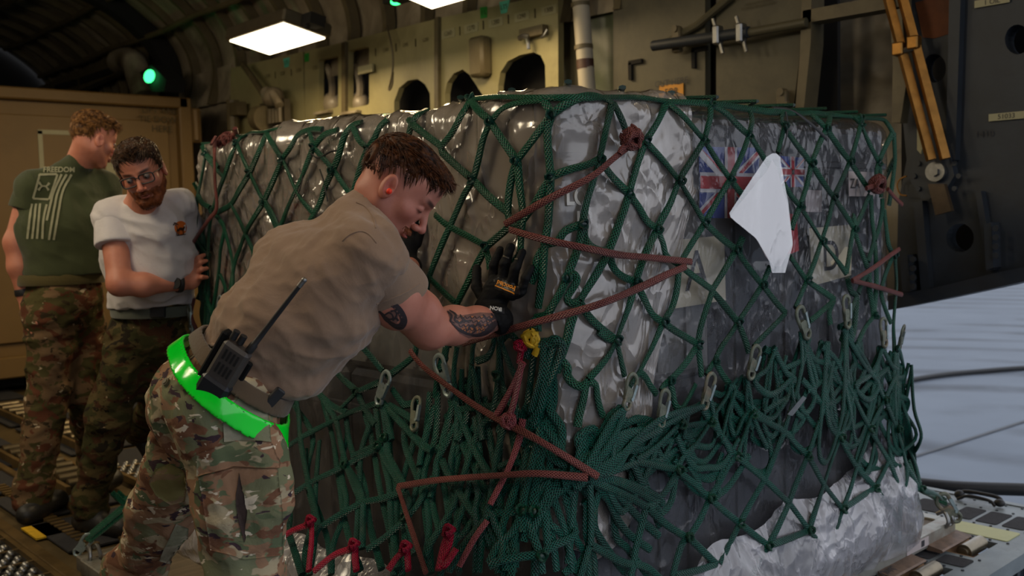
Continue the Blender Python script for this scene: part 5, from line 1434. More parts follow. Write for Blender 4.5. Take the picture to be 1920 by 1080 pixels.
# ---- materials of skin, cloth, hair
def m_skin(name, c1, c2, red):
    m, nt, b = newmat(name); v = coords(nt); n1 = noise(nt, v, 14, 4, .6); n2 = noise(nt, v, 320, 3, .6)
    c = ramp(nt, n1.outputs[0], [(.3, c1), (.7, c2)]); at = nt.nodes.new('ShaderNodeAttribute'); at.attribute_name = 'tone'
    sp = N(nt, 'ShaderNodeSeparateColor', inp={0: at.outputs['Color']})
    c = mixc(nt, sp.outputs[0], c, red); c = mixc(nt, sp.outputs[1], c, srgb(52, 34, 26))
    nt.links.new(c, b.inputs['Base Color']); b.inputs['Roughness'].default_value = .48; b.inputs['Subsurface Weight'].default_value = .12; b.inputs['Subsurface Radius'].default_value = (.02, .008, .005); b.inputs['Subsurface Scale'].default_value = .4
    bump(nt, b, n2.outputs[0], .12, .002); return m
SKIN = m_skin('fair_skin', srgb(182, 114, 94), srgb(200, 134, 112), srgb(168, 72, 64)); SKIN2 = m_skin('ruddy_skin', srgb(186, 116, 92), srgb(204, 136, 110), srgb(170, 80, 68))
def m_cloth(name, c, var=.1, sc=900, rough=.85):
    m, nt, b = newmat(name); v = coords(nt); n1 = noise(nt, v, 8, 4, .6); n2 = noise(nt, v, sc, 2, .5); f = mathn(nt, 'ADD', mathn(nt, 'MULTIPLY', n1.outputs[0], .7), mathn(nt, 'MULTIPLY', n2.outputs[0], .3))
    cc = ramp(nt, f, [(.3, tuple(x*(1-var) for x in c[:3])), (.7, tuple(min(1, x*(1+var)) for x in c[:3]))]); nt.links.new(cc, b.inputs['Base Color']); b.inputs['Roughness'].default_value = rough; b.inputs['Sheen Weight'].default_value = .25; b.inputs['Specular IOR Level'].default_value = .2
    n3 = noise(nt, v, 6, 5, .6, .8); h = mathn(nt, 'ADD', mathn(nt, 'MULTIPLY', n3.outputs[0], 1.), mathn(nt, 'MULTIPLY', n2.outputs[0], .05)); bump(nt, b, h, .35, .02); return m
TAN = m_cloth('tan_cotton', srgb(144, 118, 97)); OLIVE = m_cloth('dark_green_cotton', srgb(64, 70, 44)); WHITE = m_cloth('white_cotton', srgb(206, 200, 200))
def m_camo(name, cols, sc=9, st=(1, 1, 1.9)):
    """cols: base then (colour, threshold, scale factor)"""
    m, nt, b = newmat(name); v = coords(nt, st); c = None
    base = cols[0]; c = base
    for i, (col, th, k) in enumerate(cols[1:]):
        mp = N(nt, 'ShaderNodeMapping', inp={0: v}); mp.inputs['Location'].default_value = (3.1*i+1.7, 7.3*i, 2.9*i)
        n_ = noise(nt, mp.outputs[0], sc*k, 3, .55, .5); f = mathn(nt, 'MULTIPLY', mathn(nt, 'SUBTRACT', n_.outputs[0], th, True), 60, True); c = mixc(nt, f, c, col)
    nt.links.new(c, b.inputs['Base Color']); b.inputs['Roughness'].default_value = .9; b.inputs['Specular IOR Level'].default_value = .15
    w1 = noise(nt, coords(nt), 700, 2, .5); n3 = noise(nt, coords(nt), 7, 5, .6, .8); bump(nt, b, mathn(nt, 'ADD', mathn(nt, 'MULTIPLY', w1.outputs[0], .04), n3.outputs[0]), .4, .02); return m
CAMO = m_camo('woodland_tan_camouflage', [srgb(152, 118, 92), (srgb(122, 124, 94), .53, 1), (srgb(176, 162, 132), .56, .9), (srgb(122, 86, 66), .55, 1.2), (srgb(98, 108, 80), .605, 1.3), (srgb(70, 54, 60), .62, 2.0), (srgb(220, 206, 182), .635, 2.6)], 8)
CAMO2 = m_camo('brown_disruptive_camouflage', [srgb(116, 92, 66), (srgb(78, 72, 42), .5, 1), (srgb(96, 58, 40), .55, 1.2), (srgb(60, 50, 34), .6, 1.6), (srgb(186, 168, 140), .67, 1.8), (srgb(38, 28, 22), .69, 2.2)], 10, (1, 1, 1.4))
CAMO3 = m_camo('dark_green_camouflage', [srgb(84, 72, 44), (srgb(62, 60, 34), .48, 1), (srgb(70, 46, 30), .56, 1.2), (srgb(40, 34, 24), .58, 1.5), (srgb(160, 140, 108), .71, 2.), (srgb(26, 22, 16), .68, 2.2)], 10, (1, 1, 1.4))
def m_hair(name, c1, c2):
    m, nt, b = newmat(name); v = coords(nt, (1, 1, 1)); n1 = noise(nt, v, 60, 3, .6); nt.links.new(ramp(nt, n1.outputs[0], [(.35, c1), (.65, c2)]), b.inputs['Base Color']); b.inputs['Roughness'].default_value = .5; b.inputs['Specular IOR Level'].default_value = .18; return m
HAIR = m_hair('dark_brown_hair', srgb(30, 16, 10), srgb(92, 54, 30)); HAIR2 = m_hair('brown_hair', srgb(34, 22, 14), srgb(70, 46, 28)); HAIR3 = m_hair('sandy_brown_hair', srgb(60, 38, 20), srgb(140, 98, 54)); BEARD = m_hair('reddish_beard', srgb(84, 44, 24), srgb(134, 76, 44))
EYEW = simple('eye_white', srgb(112, 100, 96), .4, 0, .02, 5, 0); IRIS = simple('dark_iris', (.02, .015, .01, 1), .1, 0, 0, 5, 0)
GLOVE = m_cloth('black_glove_fabric', srgb(15, 15, 16), .2, 600, .7); GLOVE.node_tree.nodes['Principled BSDF'].inputs['Sheen Weight'].default_value = 0; BOOT = simple('black_boot_leather', (.014, .013, .012, 1), .5, 0, .2, 20, .2)

# ---- head
def head_sdf(P, ear=True, closed=True, wide=1.):
    """local frame: x to the right side of the face, y forward, z up, eyes at z = 0"""
    ax = P*1.; ax[..., 0] = np.abs(P[..., 0])/wide; ax[..., 1] = np.where(P[..., 1] > .0, P[..., 1]/.95, P[..., 1])
    S = lambda a, b_, r1, r2: cone(a, b_, r1, r2)[0](ax)
    E = lambda c, r: ell(c, r)[0](ax)
    f = E((0, -.012, .034), (.075, .097, .078)); f = smin(f, E((0, .024, -.022), (.06, .066, .082)), .03)
    f = smin(f, S((.047, -.006, -.05), (.018, .058, -.098), .021, .017), .03); f = smin(f, S((0, .06, -.1), (.012, .06, -.1), .018, .015), .02)
    f = smin(f, E((0, .052, .05), (.056, .042, .045)), .03)
    f = smin(f, E((.043, .054, -.027), (.019, .02, .016)), .024)
    f = -smin(-f, E((.033, .106, -.001), (.021, .022, .013)), .016)
    f = smin(f, S((.012, .088, .019), (.044, .074, .02), .009, .008), .014)
    if closed: f = smin(f, E((.032, .0755, -.003), (.0155, .0125, .0105)), .004)
    else:
        u_ = E((.032, .077, -.001), (.016, .0135, .0135)); u_ = np.maximum(u_, -(np.abs(ax[..., 2]+.001)-.0028)*1.); f = smin(f, u_, .003)
    f = smin(f, S((0, .086, .012), (0, .112, -.034), .0075, .0095), .012); f = smin(f, E((0, .113, -.039), (.0115, .0115, .0095)), .006); f = smin(f, E((.0125, .099, -.043), (.0085, .0115, .0085)), .005)
    f = -smin(-f, E((.0065, .107, -.052), (.0035, .006, .005)), .003)
    f = smin(f, E((0, .083, -.066), (.024, .014, .013)), .012)
    f = smin(f, E((0, .0915, -.0655), (.021, .0095, .0055)), .004); f = smin(f, E((0, .0905, -.0755), (.0185, .0095, .0062)), .004)
    f = -smin(-f, E((0, .101, -.0705), (.0245, .011, .0013)), .003)
    f = -smin(-f, E((0, .094, -.0855), (.016, .006, .0035)), .008)
    if ear:
        R = Matrix.Rotation(radians(10), 3, 'X') @ Matrix.Rotation(radians(-20), 3, 'Z'); R = np.array(R)
        e = ell((.079, -.011, -.012), (.010, .020, .031), R)[0](ax); e = -smin(-e, ell((.089, -.006, -.008), (.008, .012, .022), R)[0](ax), .004)
        e = smin(e, ell((.082, .001, -.018), (.006, .005, .008), R)[0](ax), .004); e = smin(e, ell((.081, -.008, .003), (.0035, .008, .011), R)[0](ax), .005)
        f = smin(f, e, .005)
    return f
def frame(fwd, up): y = nrm(fwd); x = nrm(np.cross(y, up)); z = np.cross(x, y); return np.array([x, y, z]).T      # columns: local axes in the world
def head_mesh(c, R, s, h, neck=None, **kw):
    lo, hi = np.array((-.105, -.13, -.2)), np.array((.105, .14, .14)); g = [np.arange(a, b_, h) for a, b_ in zip(lo, hi)]; P = np.stack(np.meshgrid(*g, indexing='ij'), -1)
    f = head_sdf(P, **kw)
    if neck: f = smin(f, cone(neck[0], neck[1], neck[2], neck[3])[0](P), .025)
    f[0] = f[-1] = 1; f[:, 0] = f[:, -1] = 1; f[:, :, 0] = f[:, :, -1] = 1
    V, F = surfnets(f, lo, h); V = relax(V, F, 1, .35); return V, F
def tolocal(P, c, R, s): return (np.asarray(P)-c)@R/s
def toworld(V, c, R, s): return V*s@R.T+c
def hair_mesh(mb, c, R, s, region, thick, h, seeds, comb, n=1500, ln=.035, rad=.0007, mi=0, rng=None, lift=.1, shellm=True, kw=None):
    """a shell grown from the scalp plus many tapering locks; region(P)>0 where hair grows, thick(P) its depth"""
    rng = rng or np.random.default_rng(3); kw = kw or {}
    lo, hi = np.array((-.115, -.145, -.15)), np.array((.115, .14, .16)); g = [np.arange(a, b_, h) for a, b_ in zip(lo, hi)]; P = np.stack(np.meshgrid(*g, indexing='ij'), -1)
    f0 = head_sdf(P, ear=False, **kw); rg = region(P); T = thick(P); f = f0-T*np.clip(rg/.012, 0, 1); f = np.maximum(f, -rg); f = np.maximum(f, -(f0+.004))
    f[0] = f[-1] = 1; f[:, 0] = f[:, -1] = 1; f[:, :, 0] = f[:, :, -1] = 1
    V, F = surfnets(f, lo, h); V = relax(V, F, 1); Nn = vnorm(V, F)
    D0 = comb(V); D0 = D0-Nn*(D0*Nn).sum(1)[:, None]; sd = np.cross(Nn, nrm_rows(D0))
    V = V+Nn*(.0028*np.sin((V*sd).sum(1)*900+6*vnoise(V*40))[:, None]*min(1, seeds))
    if shellm: mb.add(toworld(V, c, R, s), F.tolist(), mi=mi)
    idx = rng.choice(len(V), n); P0 = V[idx]; N0 = Nn[idx]; ok = head_sdf(P0, ear=False, **kw) > .0005; P0, N0 = P0[ok], N0[ok]
    Lc = 5; pts = [P0-N0*.002]
    for k in range(1, Lc):
        q = pts[-1]; d = comb(q); d = d-N0*(d*N0).sum(1)[:, None]*(1-.2); d = nrm_rows(d+.3*np.stack([vnoise(q*25+9), vnoise(q*25+31), vnoise(q*25+57)], 1)+rng.normal(size=q.shape)*.08)
        nq = q+d*ln/Lc*rng.uniform(.6, 1.3, (len(q), 1))+N0*lift*ln/Lc*(1.5-k*.6); dd = head_sdf(nq, ear=False, **kw); nq = nq+N0*np.clip(.0015-dd, 0, .01)[:, None]; pts.append(nq)
    A = np.array(pts); side = nrm_rows(np.cross(N0, A[-1]-A[0])); k_, m_ = A.shape[:2]; wv = rad*np.array([1.3, 1.4, 1.2, .8, .15])[:, None, None]
    L_ = A+side*wv; R_ = A-side*wv; U_ = A+N0*wv*.9; VV = np.stack([L_, U_, R_], 2).transpose(1, 0, 2, 3).reshape(-1, 3); FF = []
    for i in range(m_):
        o_ = i*k_*3
        for j in range(k_-1):
            a = o_+j*3; b_ = a+3; FF += [(a, a+1, b_+1, b_), (a+1, a+2, b_+2, b_+1)]
    mb.add(toworld(VV, c, R, s), FF, mi=mi)
def nrm_rows(v): return v/(np.linalg.norm(v, axis=-1)[..., None]+1e-9)
def body_obj(name, parts, mats, parent=None, tones=None):
    """join several (V, F, mi) into one mesh with a tone attribute"""
    V = []; F = []; MI = []; n = 0; T = []
    for i, p in enumerate(parts):
        v, f, mi = p[:3]; V.append(np.asarray(v)); F += [[int(a)+n for a in q] for q in f]; MI += [mi]*len(f); n += len(v)
        T.append(p[3] if len(p) > 3 and p[3] is not None else np.zeros((len(v), 3)))
    o_ = mesh(name, np.concatenate(V), F, mats, parent, True, None, MI); T = np.concatenate(T)
    a = o_.data.color_attributes.new('tone', 'FLOAT_COLOR', 'POINT'); a.data.foreach_set('color', np.concatenate([T, np.ones((len(T), 1))], 1).ravel()); return o_
def face_tone(V, brow=True, stub=.0, mous=True):
    """R: reddened (lips, ears, nose), G: dark hair on skin (brows, stubble)"""
    x, y, z = np.abs(V[:, 0]), V[:, 1], V[:, 2]; r = np.zeros(len(V)); g = np.zeros(len(V))
    r += .8*np.exp(-((x/.022)**4+((z+.071)/.009)**4))*(y > .08); r += .35*np.exp(-(((x-.085)/.015)**2+((y+.012)/.02)**2+((z+.01)/.035)**2)); r += .35*np.exp(-((x/.02)**2+((z+.04)/.015)**2))*(y > .09); r += .22*np.exp(-(((x-.045)/.025)**2+((z+.03)/.025)**2))*(y > .04)
    if brow: g += .95*np.exp(-(((x-.032)/.021)**4+((z-.021-.1*(x-.03))/.0058)**4))*(y > .06)
    g += stub*np.exp(-((z+.085)/.04)**4)*(y > -.01)*np.clip((x+y)*12, 0, 1)
    if mous: g += .85*np.exp(-((x/.026)**4+((z+.057+.12*x)/.006)**4))*(y > .085)
    return np.clip(np.stack([r, g, 0*r], 1), 0, 1)
def fold(V, F, dirs, amp, freq, seed=0, mask=None):
    """cloth folds: ridges running along dirs (stretched noise), pushed along the normal"""
    Nn = vnorm(V, F); d = nrm(dirs); Q = V-(V@d)[:, None]*d*.72; w_ = fbm(V*3+seed, 2)[:, None]*.5; r = ridge(Q*freq+w_+seed, 2)-.55
    return V+Nn*(amp*r*(1 if mask is None else mask))[:, None]
def decal(mb, polys, bvh, off=.0012, mi=0, cell=4.):
    """polys: picture-space outlines (traced once) laid onto a real surface and left there as ink or print"""
    for poly in polys:
        tri = geometry.tessellate_polygon([[Vector((x, y, 0)) for x, y in poly]]); T = [[np.array(poly[i], float) for i in t] for t in tri]; out = []
        while T:
            t = T.pop(); e = [np.linalg.norm(t[i]-t[(i+1) % 3]) for i in range(3)]; k = int(np.argmax(e))
            if e[k] > cell: m_ = (t[k]+t[(k+1) % 3])/2; T += [[t[k], m_, t[(k+2) % 3]], [m_, t[(k+1) % 3], t[(k+2) % 3]]]
            else: out.append(t)
        for t in out:
            P = []
            for q in t:
                d = Vector(ray(q[0], q[1])).normalized(); p, n, i, di = bvh.ray_cast(Vector(CO), d)
                if p is None: break
                if n.dot(d) > 0: n = -n
                P.append(np.array(p)+np.array(n)*off)
            if len(P) == 3: mb.add(P, [(0, 1, 2)], mi=mi)
def stroke(pts, w_):
    P = np.array(pts, float); P = crom(P, 4) if len(P) > 2 else P; T = np.gradient(P, axis=0); T /= np.linalg.norm(T, axis=1)[:, None]+1e-9; Nn = np.stack([-T[:, 1], T[:, 0]], 1)
    ww = np.broadcast_to(np.asarray(w_, float), (len(P),))[:, None]/2 if np.ndim(w_) == 0 else np.interp(np.linspace(0, 1, len(P)), np.linspace(0, 1, len(w_)), w_)[:, None]/2
    A = P+Nn*ww; B = P-Nn*ww; return [[tuple(A[i]), tuple(A[i+1]), tuple(B[i+1]), tuple(B[i])] for i in range(len(P)-1)]
def textpolys(s, o_, xd, yd, size, stroke_=0):
    c = bpy.data.curves.new('t', 'FONT'); c.body = s; c.size = size; c.align_x = 'CENTER'; c.align_y = 'CENTER'; c.offset = stroke_
    ob = bpy.data.objects.new('t', c); me = bpy.data.meshes.new_from_object(ob); V = [v.co[:2] for v in me.vertices]; F = [tuple(p.vertices) for p in me.polygons]
    bpy.data.objects.remove(ob); bpy.data.curves.remove(c); bpy.data.meshes.remove(me)
    Q = [(o_[0]+x*xd[0]+y*yd[0], o_[1]+x*xd[1]+y*yd[1]) for x, y in V]; return [[Q[i] for i in f] for f in F]
# ================================================================ the pushing man in the tan shirt
LAT = C3(sin(radians(22)), 0, -cos(radians(22)))      # towards his right side, nearer the lens
UPA = nrm(W(665, 462, 2.3)-W(455, 685, 2.27))        # torso axis
FRT = nrm(np.cross(UPA, LAT)); FRT = FRT if FRT@CU < 0 else -FRT
man = None
Rsh, Rel, Rwr = W(688, 482, 2.17), W(806, 615, 2.38), W(934, 600, 2.57)
Lsh = W(668, 452, 2.47); Lel = W(742, 520, 2.72); Lwr = W(770, 500, 2.9)
hc = W(746, 352, 2.29); hR = frame(C3(.75, -.66, .06), C3(.66, .75, .0)); hs = .98
nb = W(672, 422, 2.3)
skin = [(cone(W(470, 670, 2.27), W(600, 530, 2.3), .1, .12, (LAT, 1.3)), .05), (cone(W(600, 540, 2.3), W(662, 480, 2.29), .1, .075, (LAT, 1.5)), .05),
  (cone(W(690, 425, 2.3), W(716, 396, 2.31), .056, .054), .04), (cone(Rsh, nb, .06, .05), .05), (cone(Lsh, nb, .06, .05), .05),
  (cone(Rsh, W(740, 540, 2.25), .06, .056), .04), (cone(W(740, 540, 2.25), W(785, 590, 2.34), .056, .052), .03), (cone(W(785, 590, 2.34), Rel, .052, .043), .03),
  (ell(W(742, 570, 2.25), (.05, .05, .06)), .04), (cone(W(803, 622, 2.37), W(800, 625, 2.375), .036, .03), .03),
  (cone(Rel, W(850, 610, 2.45), .042, .045), .035), (cone(W(850, 610, 2.45), W(895, 604, 2.51), .044, .036), .03), (cone(W(895, 604, 2.51), Rwr, .036, .027), .03),
  (cone(Lsh, Lel, .055, .045), .04), (cone(Lel, Lwr, .042, .03), .03)]
V, F = solid(skin, .0055)
hV, hF = head_mesh(hc, hR, hs, .0023, neck=((0, -.03, -.04), tuple(tolocal(W(694, 418, 2.31), hc, hR, hs)), .054, .058), closed=True)
tone = face_tone(hV, stub=.10); ax3 = np.abs(hV[:, 0]); tone[:, 1] = np.maximum(tone[:, 1], .9*np.exp(-(((ax3-.033)/.016)**4+((hV[:, 2]+.0085)/.0022)**2))*(hV[:, 1] > .06)); tone[:, 1] = np.maximum(tone[:, 1], .45*sstep((hV[:, 2]+.01-.25*np.abs(hV[:, 1]+.03))/.035)*(hV[:, 1] < .03)*(ax3 < .08))
body = [(V, F, 0, None), (toworld(hV, hc, hR, hs), hF, 0, tone)]
# tattoos, laid on the arm
bv = BVHTree.FromPolygons(V.tolist(), F.tolist())
M['tattoo'] = simple('tattoo_ink', srgb(50, 40, 42), .5, 0, .2, 60, 0); M['tattoo2'] = simple('tattoo_shade', srgb(120, 84, 74), .5, 0, .2, 60, 0); M['tattoo3'] = simple('tattoo_orange', srgb(176, 106, 58), .5, 0, .2, 40, 0)
tk = MB()
decal(tk, stroke([(724, 566), (738, 571), (750, 583), (757, 600), (752, 611), (742, 611), (730, 604)], [9, 11, 12, 13, 13, 9, 6]), bv, .0012, 0)
decal(tk, stroke([(710, 582), (718, 590), (724, 598), (734, 606)], [3, 6, 7, 6]), bv, .0012, 0)
decal(tk, stroke([(722, 590), (729, 586), (735, 589), (737, 596), (730, 598), (724, 594)], 3), bv, .0014, 0)
decal(tk, stroke([(733, 584), (739, 582), (744, 588), (741, 596)], 3), bv, .0014, 0); decal(tk, stroke([(736, 600), (742, 596), (747, 601)], 4), bv, .0014, 0)
decal(tk, [[(722, 588), (735, 580), (747, 592), (744, 606), (730, 602)]], bv, .0008, 1)
for k in range(5): decal(tk, stroke([(735+k*4.2, 572+k*5.4), (737+k*4.2, 573+k*5.4)], 2.5), bv, .0018, 1)
R_ = random.Random(4)
decal(tk, [[(838, 582), (862, 592), (900, 586), (940, 588), (946, 604), (925, 622), (900, 628), (878, 634), (862, 625), (846, 606)]], bv, .0007, 1)
for j in range(4):
    for i in range(9-j):
        x, y = 858+i*9+j*3, 593+j*7.5; decal(tk, stroke([(x-4, y), (x-1, y+4.5), (x+4, y+1)], 1.4), bv, .0016, 0)
        if (i+j) % 2: decal(tk, [[(x-3, y), (x, y+3.4), (x+3, y)]], bv, .0011, 2)
for k in range(6): decal(tk, stroke([(846+k*3, 606+k*2), (862+k*5, 620+k*1.8), (884+k*6, 628-k*.6), (906+k*5, 622-k*3), (920+k*3, 606-k*2)], [1.2, 3.5, 2.6, 3, 1]), bv, .0015, 0)
for pts in ([(838, 584), (846, 592), (844, 602), (852, 606)], [(842, 582), (854, 590), (852, 600), (862, 606), (870, 600)], [(862, 590), (872, 602), (884, 600)], [(905, 590), (915, 600), (928, 597)], [(920, 588), (930, 598), (941, 602)], [(928, 586), (938, 592), (944, 600)], [(890, 612), (898, 606), (902, 616)], [(876, 618), (884, 610), (890, 620), (882, 626)], [(912, 606), (918, 614), (910, 618)]):
    decal(tk, stroke(pts, [2, 4.5, 3.5, 1.5]), bv, .0015, 0)
for k in range(7): x = 868+k*6; decal(tk, stroke([(x, 612), (x+3, 618), (x+2, 624)], [1, 3, 1]), bv, .0013, 2)
tv = np.concatenate(tk.V); 
body_parts = body
groups = {0: [], 1: [], 2: []}
for f, mi in zip(tk.F, tk.MI): groups[mi].append(f)
tf = []; 
for mi in (0, 1, 2):
    if groups[mi]: body_parts.append((tv, groups[mi], mi+1, None))
man = body_obj('person', body_parts, [SKIN, M['tattoo'], M['tattoo2'], M['tattoo3']])
tag(man, 'person in tan t-shirt bending forward, pushing the load with a gloved hand', 'person')
# eyes, earplug, hair
mb = MB(); P = toworld(np.array([[.077, -.001, -.019]]), hc, hR, hs)[0]; mb.cyl(P, P+hR[:, 0]*.014, .0055, 10); mb.sphere(P+hR[:, 0]*.014, (.0065,)*3, 10, 8); pl = simple('orange_red_foam', (1, .04, .01, 1), .6, 0, .02, 10, 0); pl.node_tree.nodes['Principled BSDF'].inputs['Emission Color'].default_value = (0, 0, 0, 1)
mb.build('earplug', pl, man, True)
def hair_region(top=.0, fringe=.075, side=-.01, nape=-.055, burn=True):
    def rg(P):
        x, y, z = np.abs(P[..., 0]), P[..., 1], P[..., 2]
        line = np.interp(y, [-.13, -.09, -.05, -.03, -.012, .01, .03, .06, .075, .1], [nape, nape, nape+.02, side+.012, side+.02, side+.0, side+.045, top+.055, fringe, fringe+.03]); return z-line-.01*vnoise(P*60)
    return rg
def th_short(P, t=.02, sidet=.004):
    x, y, z = np.abs(P[..., 0]), P[..., 1], P[..., 2]; k = sstep((z-.035)/.06); return sidet+(t-sidet)*k
def comb_fwd(P):
    x, y, z = P[..., 0], P[..., 1], P[..., 2]; d = np.stack([x*3, .35+0*y, -.9*np.ones_like(z)+z*7], -1); k = sstep((z-.05)/.05)[..., None]; return nrm_rows(d*(1-k)+k*np.array([.15, 1., -.05]))
mb = MB()
def th_main(P):
    x, y, z = np.abs(P[..., 0]), P[..., 1], P[..., 2]; return th_short(P, .009, .0025)+.014*np.exp(-(((y-.09)/.03)**2+((z-.075)/.03)**2))
hair_mesh(mb, hc, hR, hs, hair_region(0, .062, .022, -.02), th_main, .003, 1, comb_fwd, 3600, .034, .0008, 0, np.random.default_rng(2), .06)
mb.build('hair', HAIR, man, True, fix=False)
mb = MB()
def rg_m(P): x, y, z = np.abs(P[..., 0]), P[..., 1], P[..., 2]; return np.minimum(.006-np.abs(z+.058+.12*x), .026-x)*(y > .07)-.0*y-(y < .07)*.01
hair_mesh(mb, hc, hR, hs, rg_m, lambda P: .006+0*P[..., 0], .0022, .3, lambda P: nrm_rows(np.stack([P[..., 0]*20, .2+0*P[..., 0], -1+0*P[..., 0]], -1)), 500, .009, .0005, 0, None, .3)
mb.build('moustache', BEARD, man, True, fix=False)
# ---- shirt
waistP = W(462, 680, 2.27)
sh = [(cone(W(440, 700, 2.26), W(520, 620, 2.28), .118, .135, (LAT, 1.25)), .05), (cone(W(520, 620, 2.28), W(610, 535, 2.29), .138, .138, (LAT, 1.35)), .05), (cone(W(610, 535, 2.29), W(660, 470, 2.3), .132, .1, (LAT, 1.5)), .05),
  (cone(W(560, 690, 2.25), W(606, 610, 2.26), .075, .1, (LAT, 1.4)), .06), (ell(W(548, 500, 2.33), (.1, .1, .1)), .06),
  (cone(Rsh, nb+UPA*.0, .078, .062), .05), (cone(Lsh, nb, .075, .06), .05), (cone(nb, W(690, 404, 2.3), .068, .064), .03),
  (cone(Rsh, W(702, 500, 2.19), .078, .07), .045),
  (cone(Lsh, (Lsh+Lel)/2, .072, .065), .04)]
hem_n = -nrm(W(545, 742, 2.27)-W(376, 612, 2.27)); hem_n = nrm(np.cross(W(545, 745, 2.27)-W(376, 616, 2.27), CF)); hem_n = hem_n if hem_n@UPA < 0 else -hem_n
slv_n = nrm(Rel-Rsh); slv = W(748, 556, 2.28)
nk_n = nrm(W(735, 350, 2.2)-nb)
f_ = Field(*bounds(sh), .006)
for p in sh: f_.add(*p)
f_.cut(lambda P: (P-W(462, 690, 2.27))@hem_n-.012*np.sin(P@LAT*30), .006)
nkp = W(689, 402, 2.24)
f_.cut(lambda P: -(np.linalg.norm(P-W(724, 388, 2.3), axis=-1)-.07), .004)
V, F = f_.mesh(1)
d_w = np.linalg.norm(V-W(470, 660, 2.27), axis=1); mk = .35+1.1*np.exp(-(d_w/.16)**2)
V = fold(V, F, nrm(C3(.9, -.3, 0)), .019, 13, 3, mk); V = fold(V, F, nrm(C3(.8, .25, 0)), .012, 17, 21, mk-.2); V = fold(V, F, nrm(W(757, 560, 2.2)-W(560, 420, 2.2)), .009, 9, 8)
V = fold(V, F, nrm(C3(.6, -.75, 0)), .006, 22, 14)
V, F = joinm((V, F), sleeve([(cone(Rsh, W(740, 545, 2.26), .077, .071), .03), (cone(W(740, 545, 2.26), W(775, 590, 2.33), .071, .07), .03)], lambda P: (P-W(750, 559, 2.28))@nrm(slv_n*.86-CU*.2+CX*.1), .005, nrm(W(757, 560, 2.2)-Rsh), .006))
# seam of the sleeve
seam = np.array([W(x, y, 2.1) for x, y in ((640, 448), (650, 440), (668, 434), (690, 446), (706, 466))])
shirt = mesh('shirt', V, F.tolist(), TAN, man, True)
bs = BVHTree.FromPolygons(V.tolist(), F.tolist())
mb = MB()
for L_ in ([(642, 452), (656, 440), (676, 434), (692, 440), (706, 456)], [(668, 380), (682, 386), (694, 398), (702, 414), (704, 428)], [(706, 570), (732, 560), (760, 548), (786, 532)]):
    P = []
    for x, y in crom(L_, 5):
        p, n, i, d = bs.ray_cast(Vector(CO), Vector(ray(x, y)).normalized())
        if p is not None: P.append(np.array(p)+np.array(n)*.0006*(1 if n.dot(Vector(ray(x, y))) < 0 else -1))
    if len(P) > 2: mb.tube(P, .0016, 6)
mb.build('seam', TAN, shirt, True)
# ---- trousers
LATd = LAT
Rhip, Rkn = W(418, 775, 2.18), W(468, 1165, 2.16); Lhip = W(388, 770, 2.42); Lkn = W(306, 962, 2.62); Lan = W(190, 1190, 2.95); Ran = W(470, 1560, 2.2)
tr = [(cone(W(412, 742, 2.27), W(448, 700, 2.27), .125, .112, (LAT, 1.3)), .05), (ell(W(388, 760, 2.3), (.14, .14, .14)), .06),
  (cone(Rhip, W(448, 960, 2.17), .122, .1), .05), (cone(W(448, 960, 2.17), Rkn, .1, .088), .04), (cone(Rkn, W(468, 1400, 2.18), .085, .08), .04), (cone(W(468, 1400, 2.18), W(468, 1500, 2.19), .08, .07), .03),
  (cone(Lhip, Lkn, .115, .085), .04), (ell(Lkn, (.085, .085, .09)), .04), (cone(Lkn, W(252, 1070, 2.78), .085, .082), .04), (cone(W(252, 1070, 2.78), Lan, .082, .075), .04),
  (ell(W(505, 905, 2.12), (.05, .05, .12)), .05)]
f_ = Field(*bounds(tr), .0075)
for p in tr: f_.add(*p)
f_.cut(lambda P: -((P-W(470, 672, 2.27))@hem_n), .005)
V, F = f_.mesh(1)
V = fold(V, F, nrm(C3(.5, -1, .1)), .014, 7, 1); V = fold(V, F, nrm(C3(1, .1, 0)), .010, 13, 4); V = fold(V, F, nrm(C3(.3, -1, 0)), .005, 26, 6)
tro = mesh('trousers', V, F.tolist(), CAMO, man, True)
bt = BVHTree.FromPolygons(V.tolist(), F.tolist())
GREY = m_camo('worn_grey_green_cloth', [srgb(156, 150, 128), (srgb(134, 134, 110), .5, 1)], 7); PATCH = m_camo('olive_tan_patch', [srgb(150, 142, 92), (srgb(158, 134, 104), .55, 1), (srgb(122, 124, 80), .62, 1.3)], 8)
def patch(px, name, m_, th=.004, cell=7, par=None, bvh=None):
    """a sewn panel with real thickness lying on the cloth"""
    t = MB(); decal(t, [px], bvh or bt, th, 0, cell); V = np.concatenate(t.V); k, inv = np.unique(np.round(V, 6), axis=0, return_inverse=True); inv = inv.ravel(); F = [tuple(int(inv[i]) for i in f) for f in t.F]; F = [f for f in F if len(set(f)) == 3]
    n = len(k); c_ = Vector(CO); V2 = k+(k-CO)/np.linalg.norm(k-CO, axis=1)[:, None]*(th+.003); E = {}
    for f in F:
        for i in range(3): e = (f[i], f[(i+1) % 3]); E[e] = 1
    side = [(a, b_, b_+n, a+n) for (a, b_) in E if (b_, a) not in E]
    return mesh(name, np.concatenate([k, V2]), F+[tuple(i+n for i in f[::-1]) for f in F]+side, m_, par or tro, True)
patch([(418, 772), (448, 745), (472, 742), (500, 762), (508, 830), (470, 826), (420, 828)], 'hip_pocket', GREY)
patch([(372, 850), (440, 826), (508, 834), (522, 868), (520, 878), (440, 872), (374, 892)], 'pocket_flap', CAMO, .008)
patch([(376, 894), (440, 876), (518, 880), (528, 960), (526, 1040), (455, 1046), (398, 1030)], 'cargo_pocket', CAMO, .006)
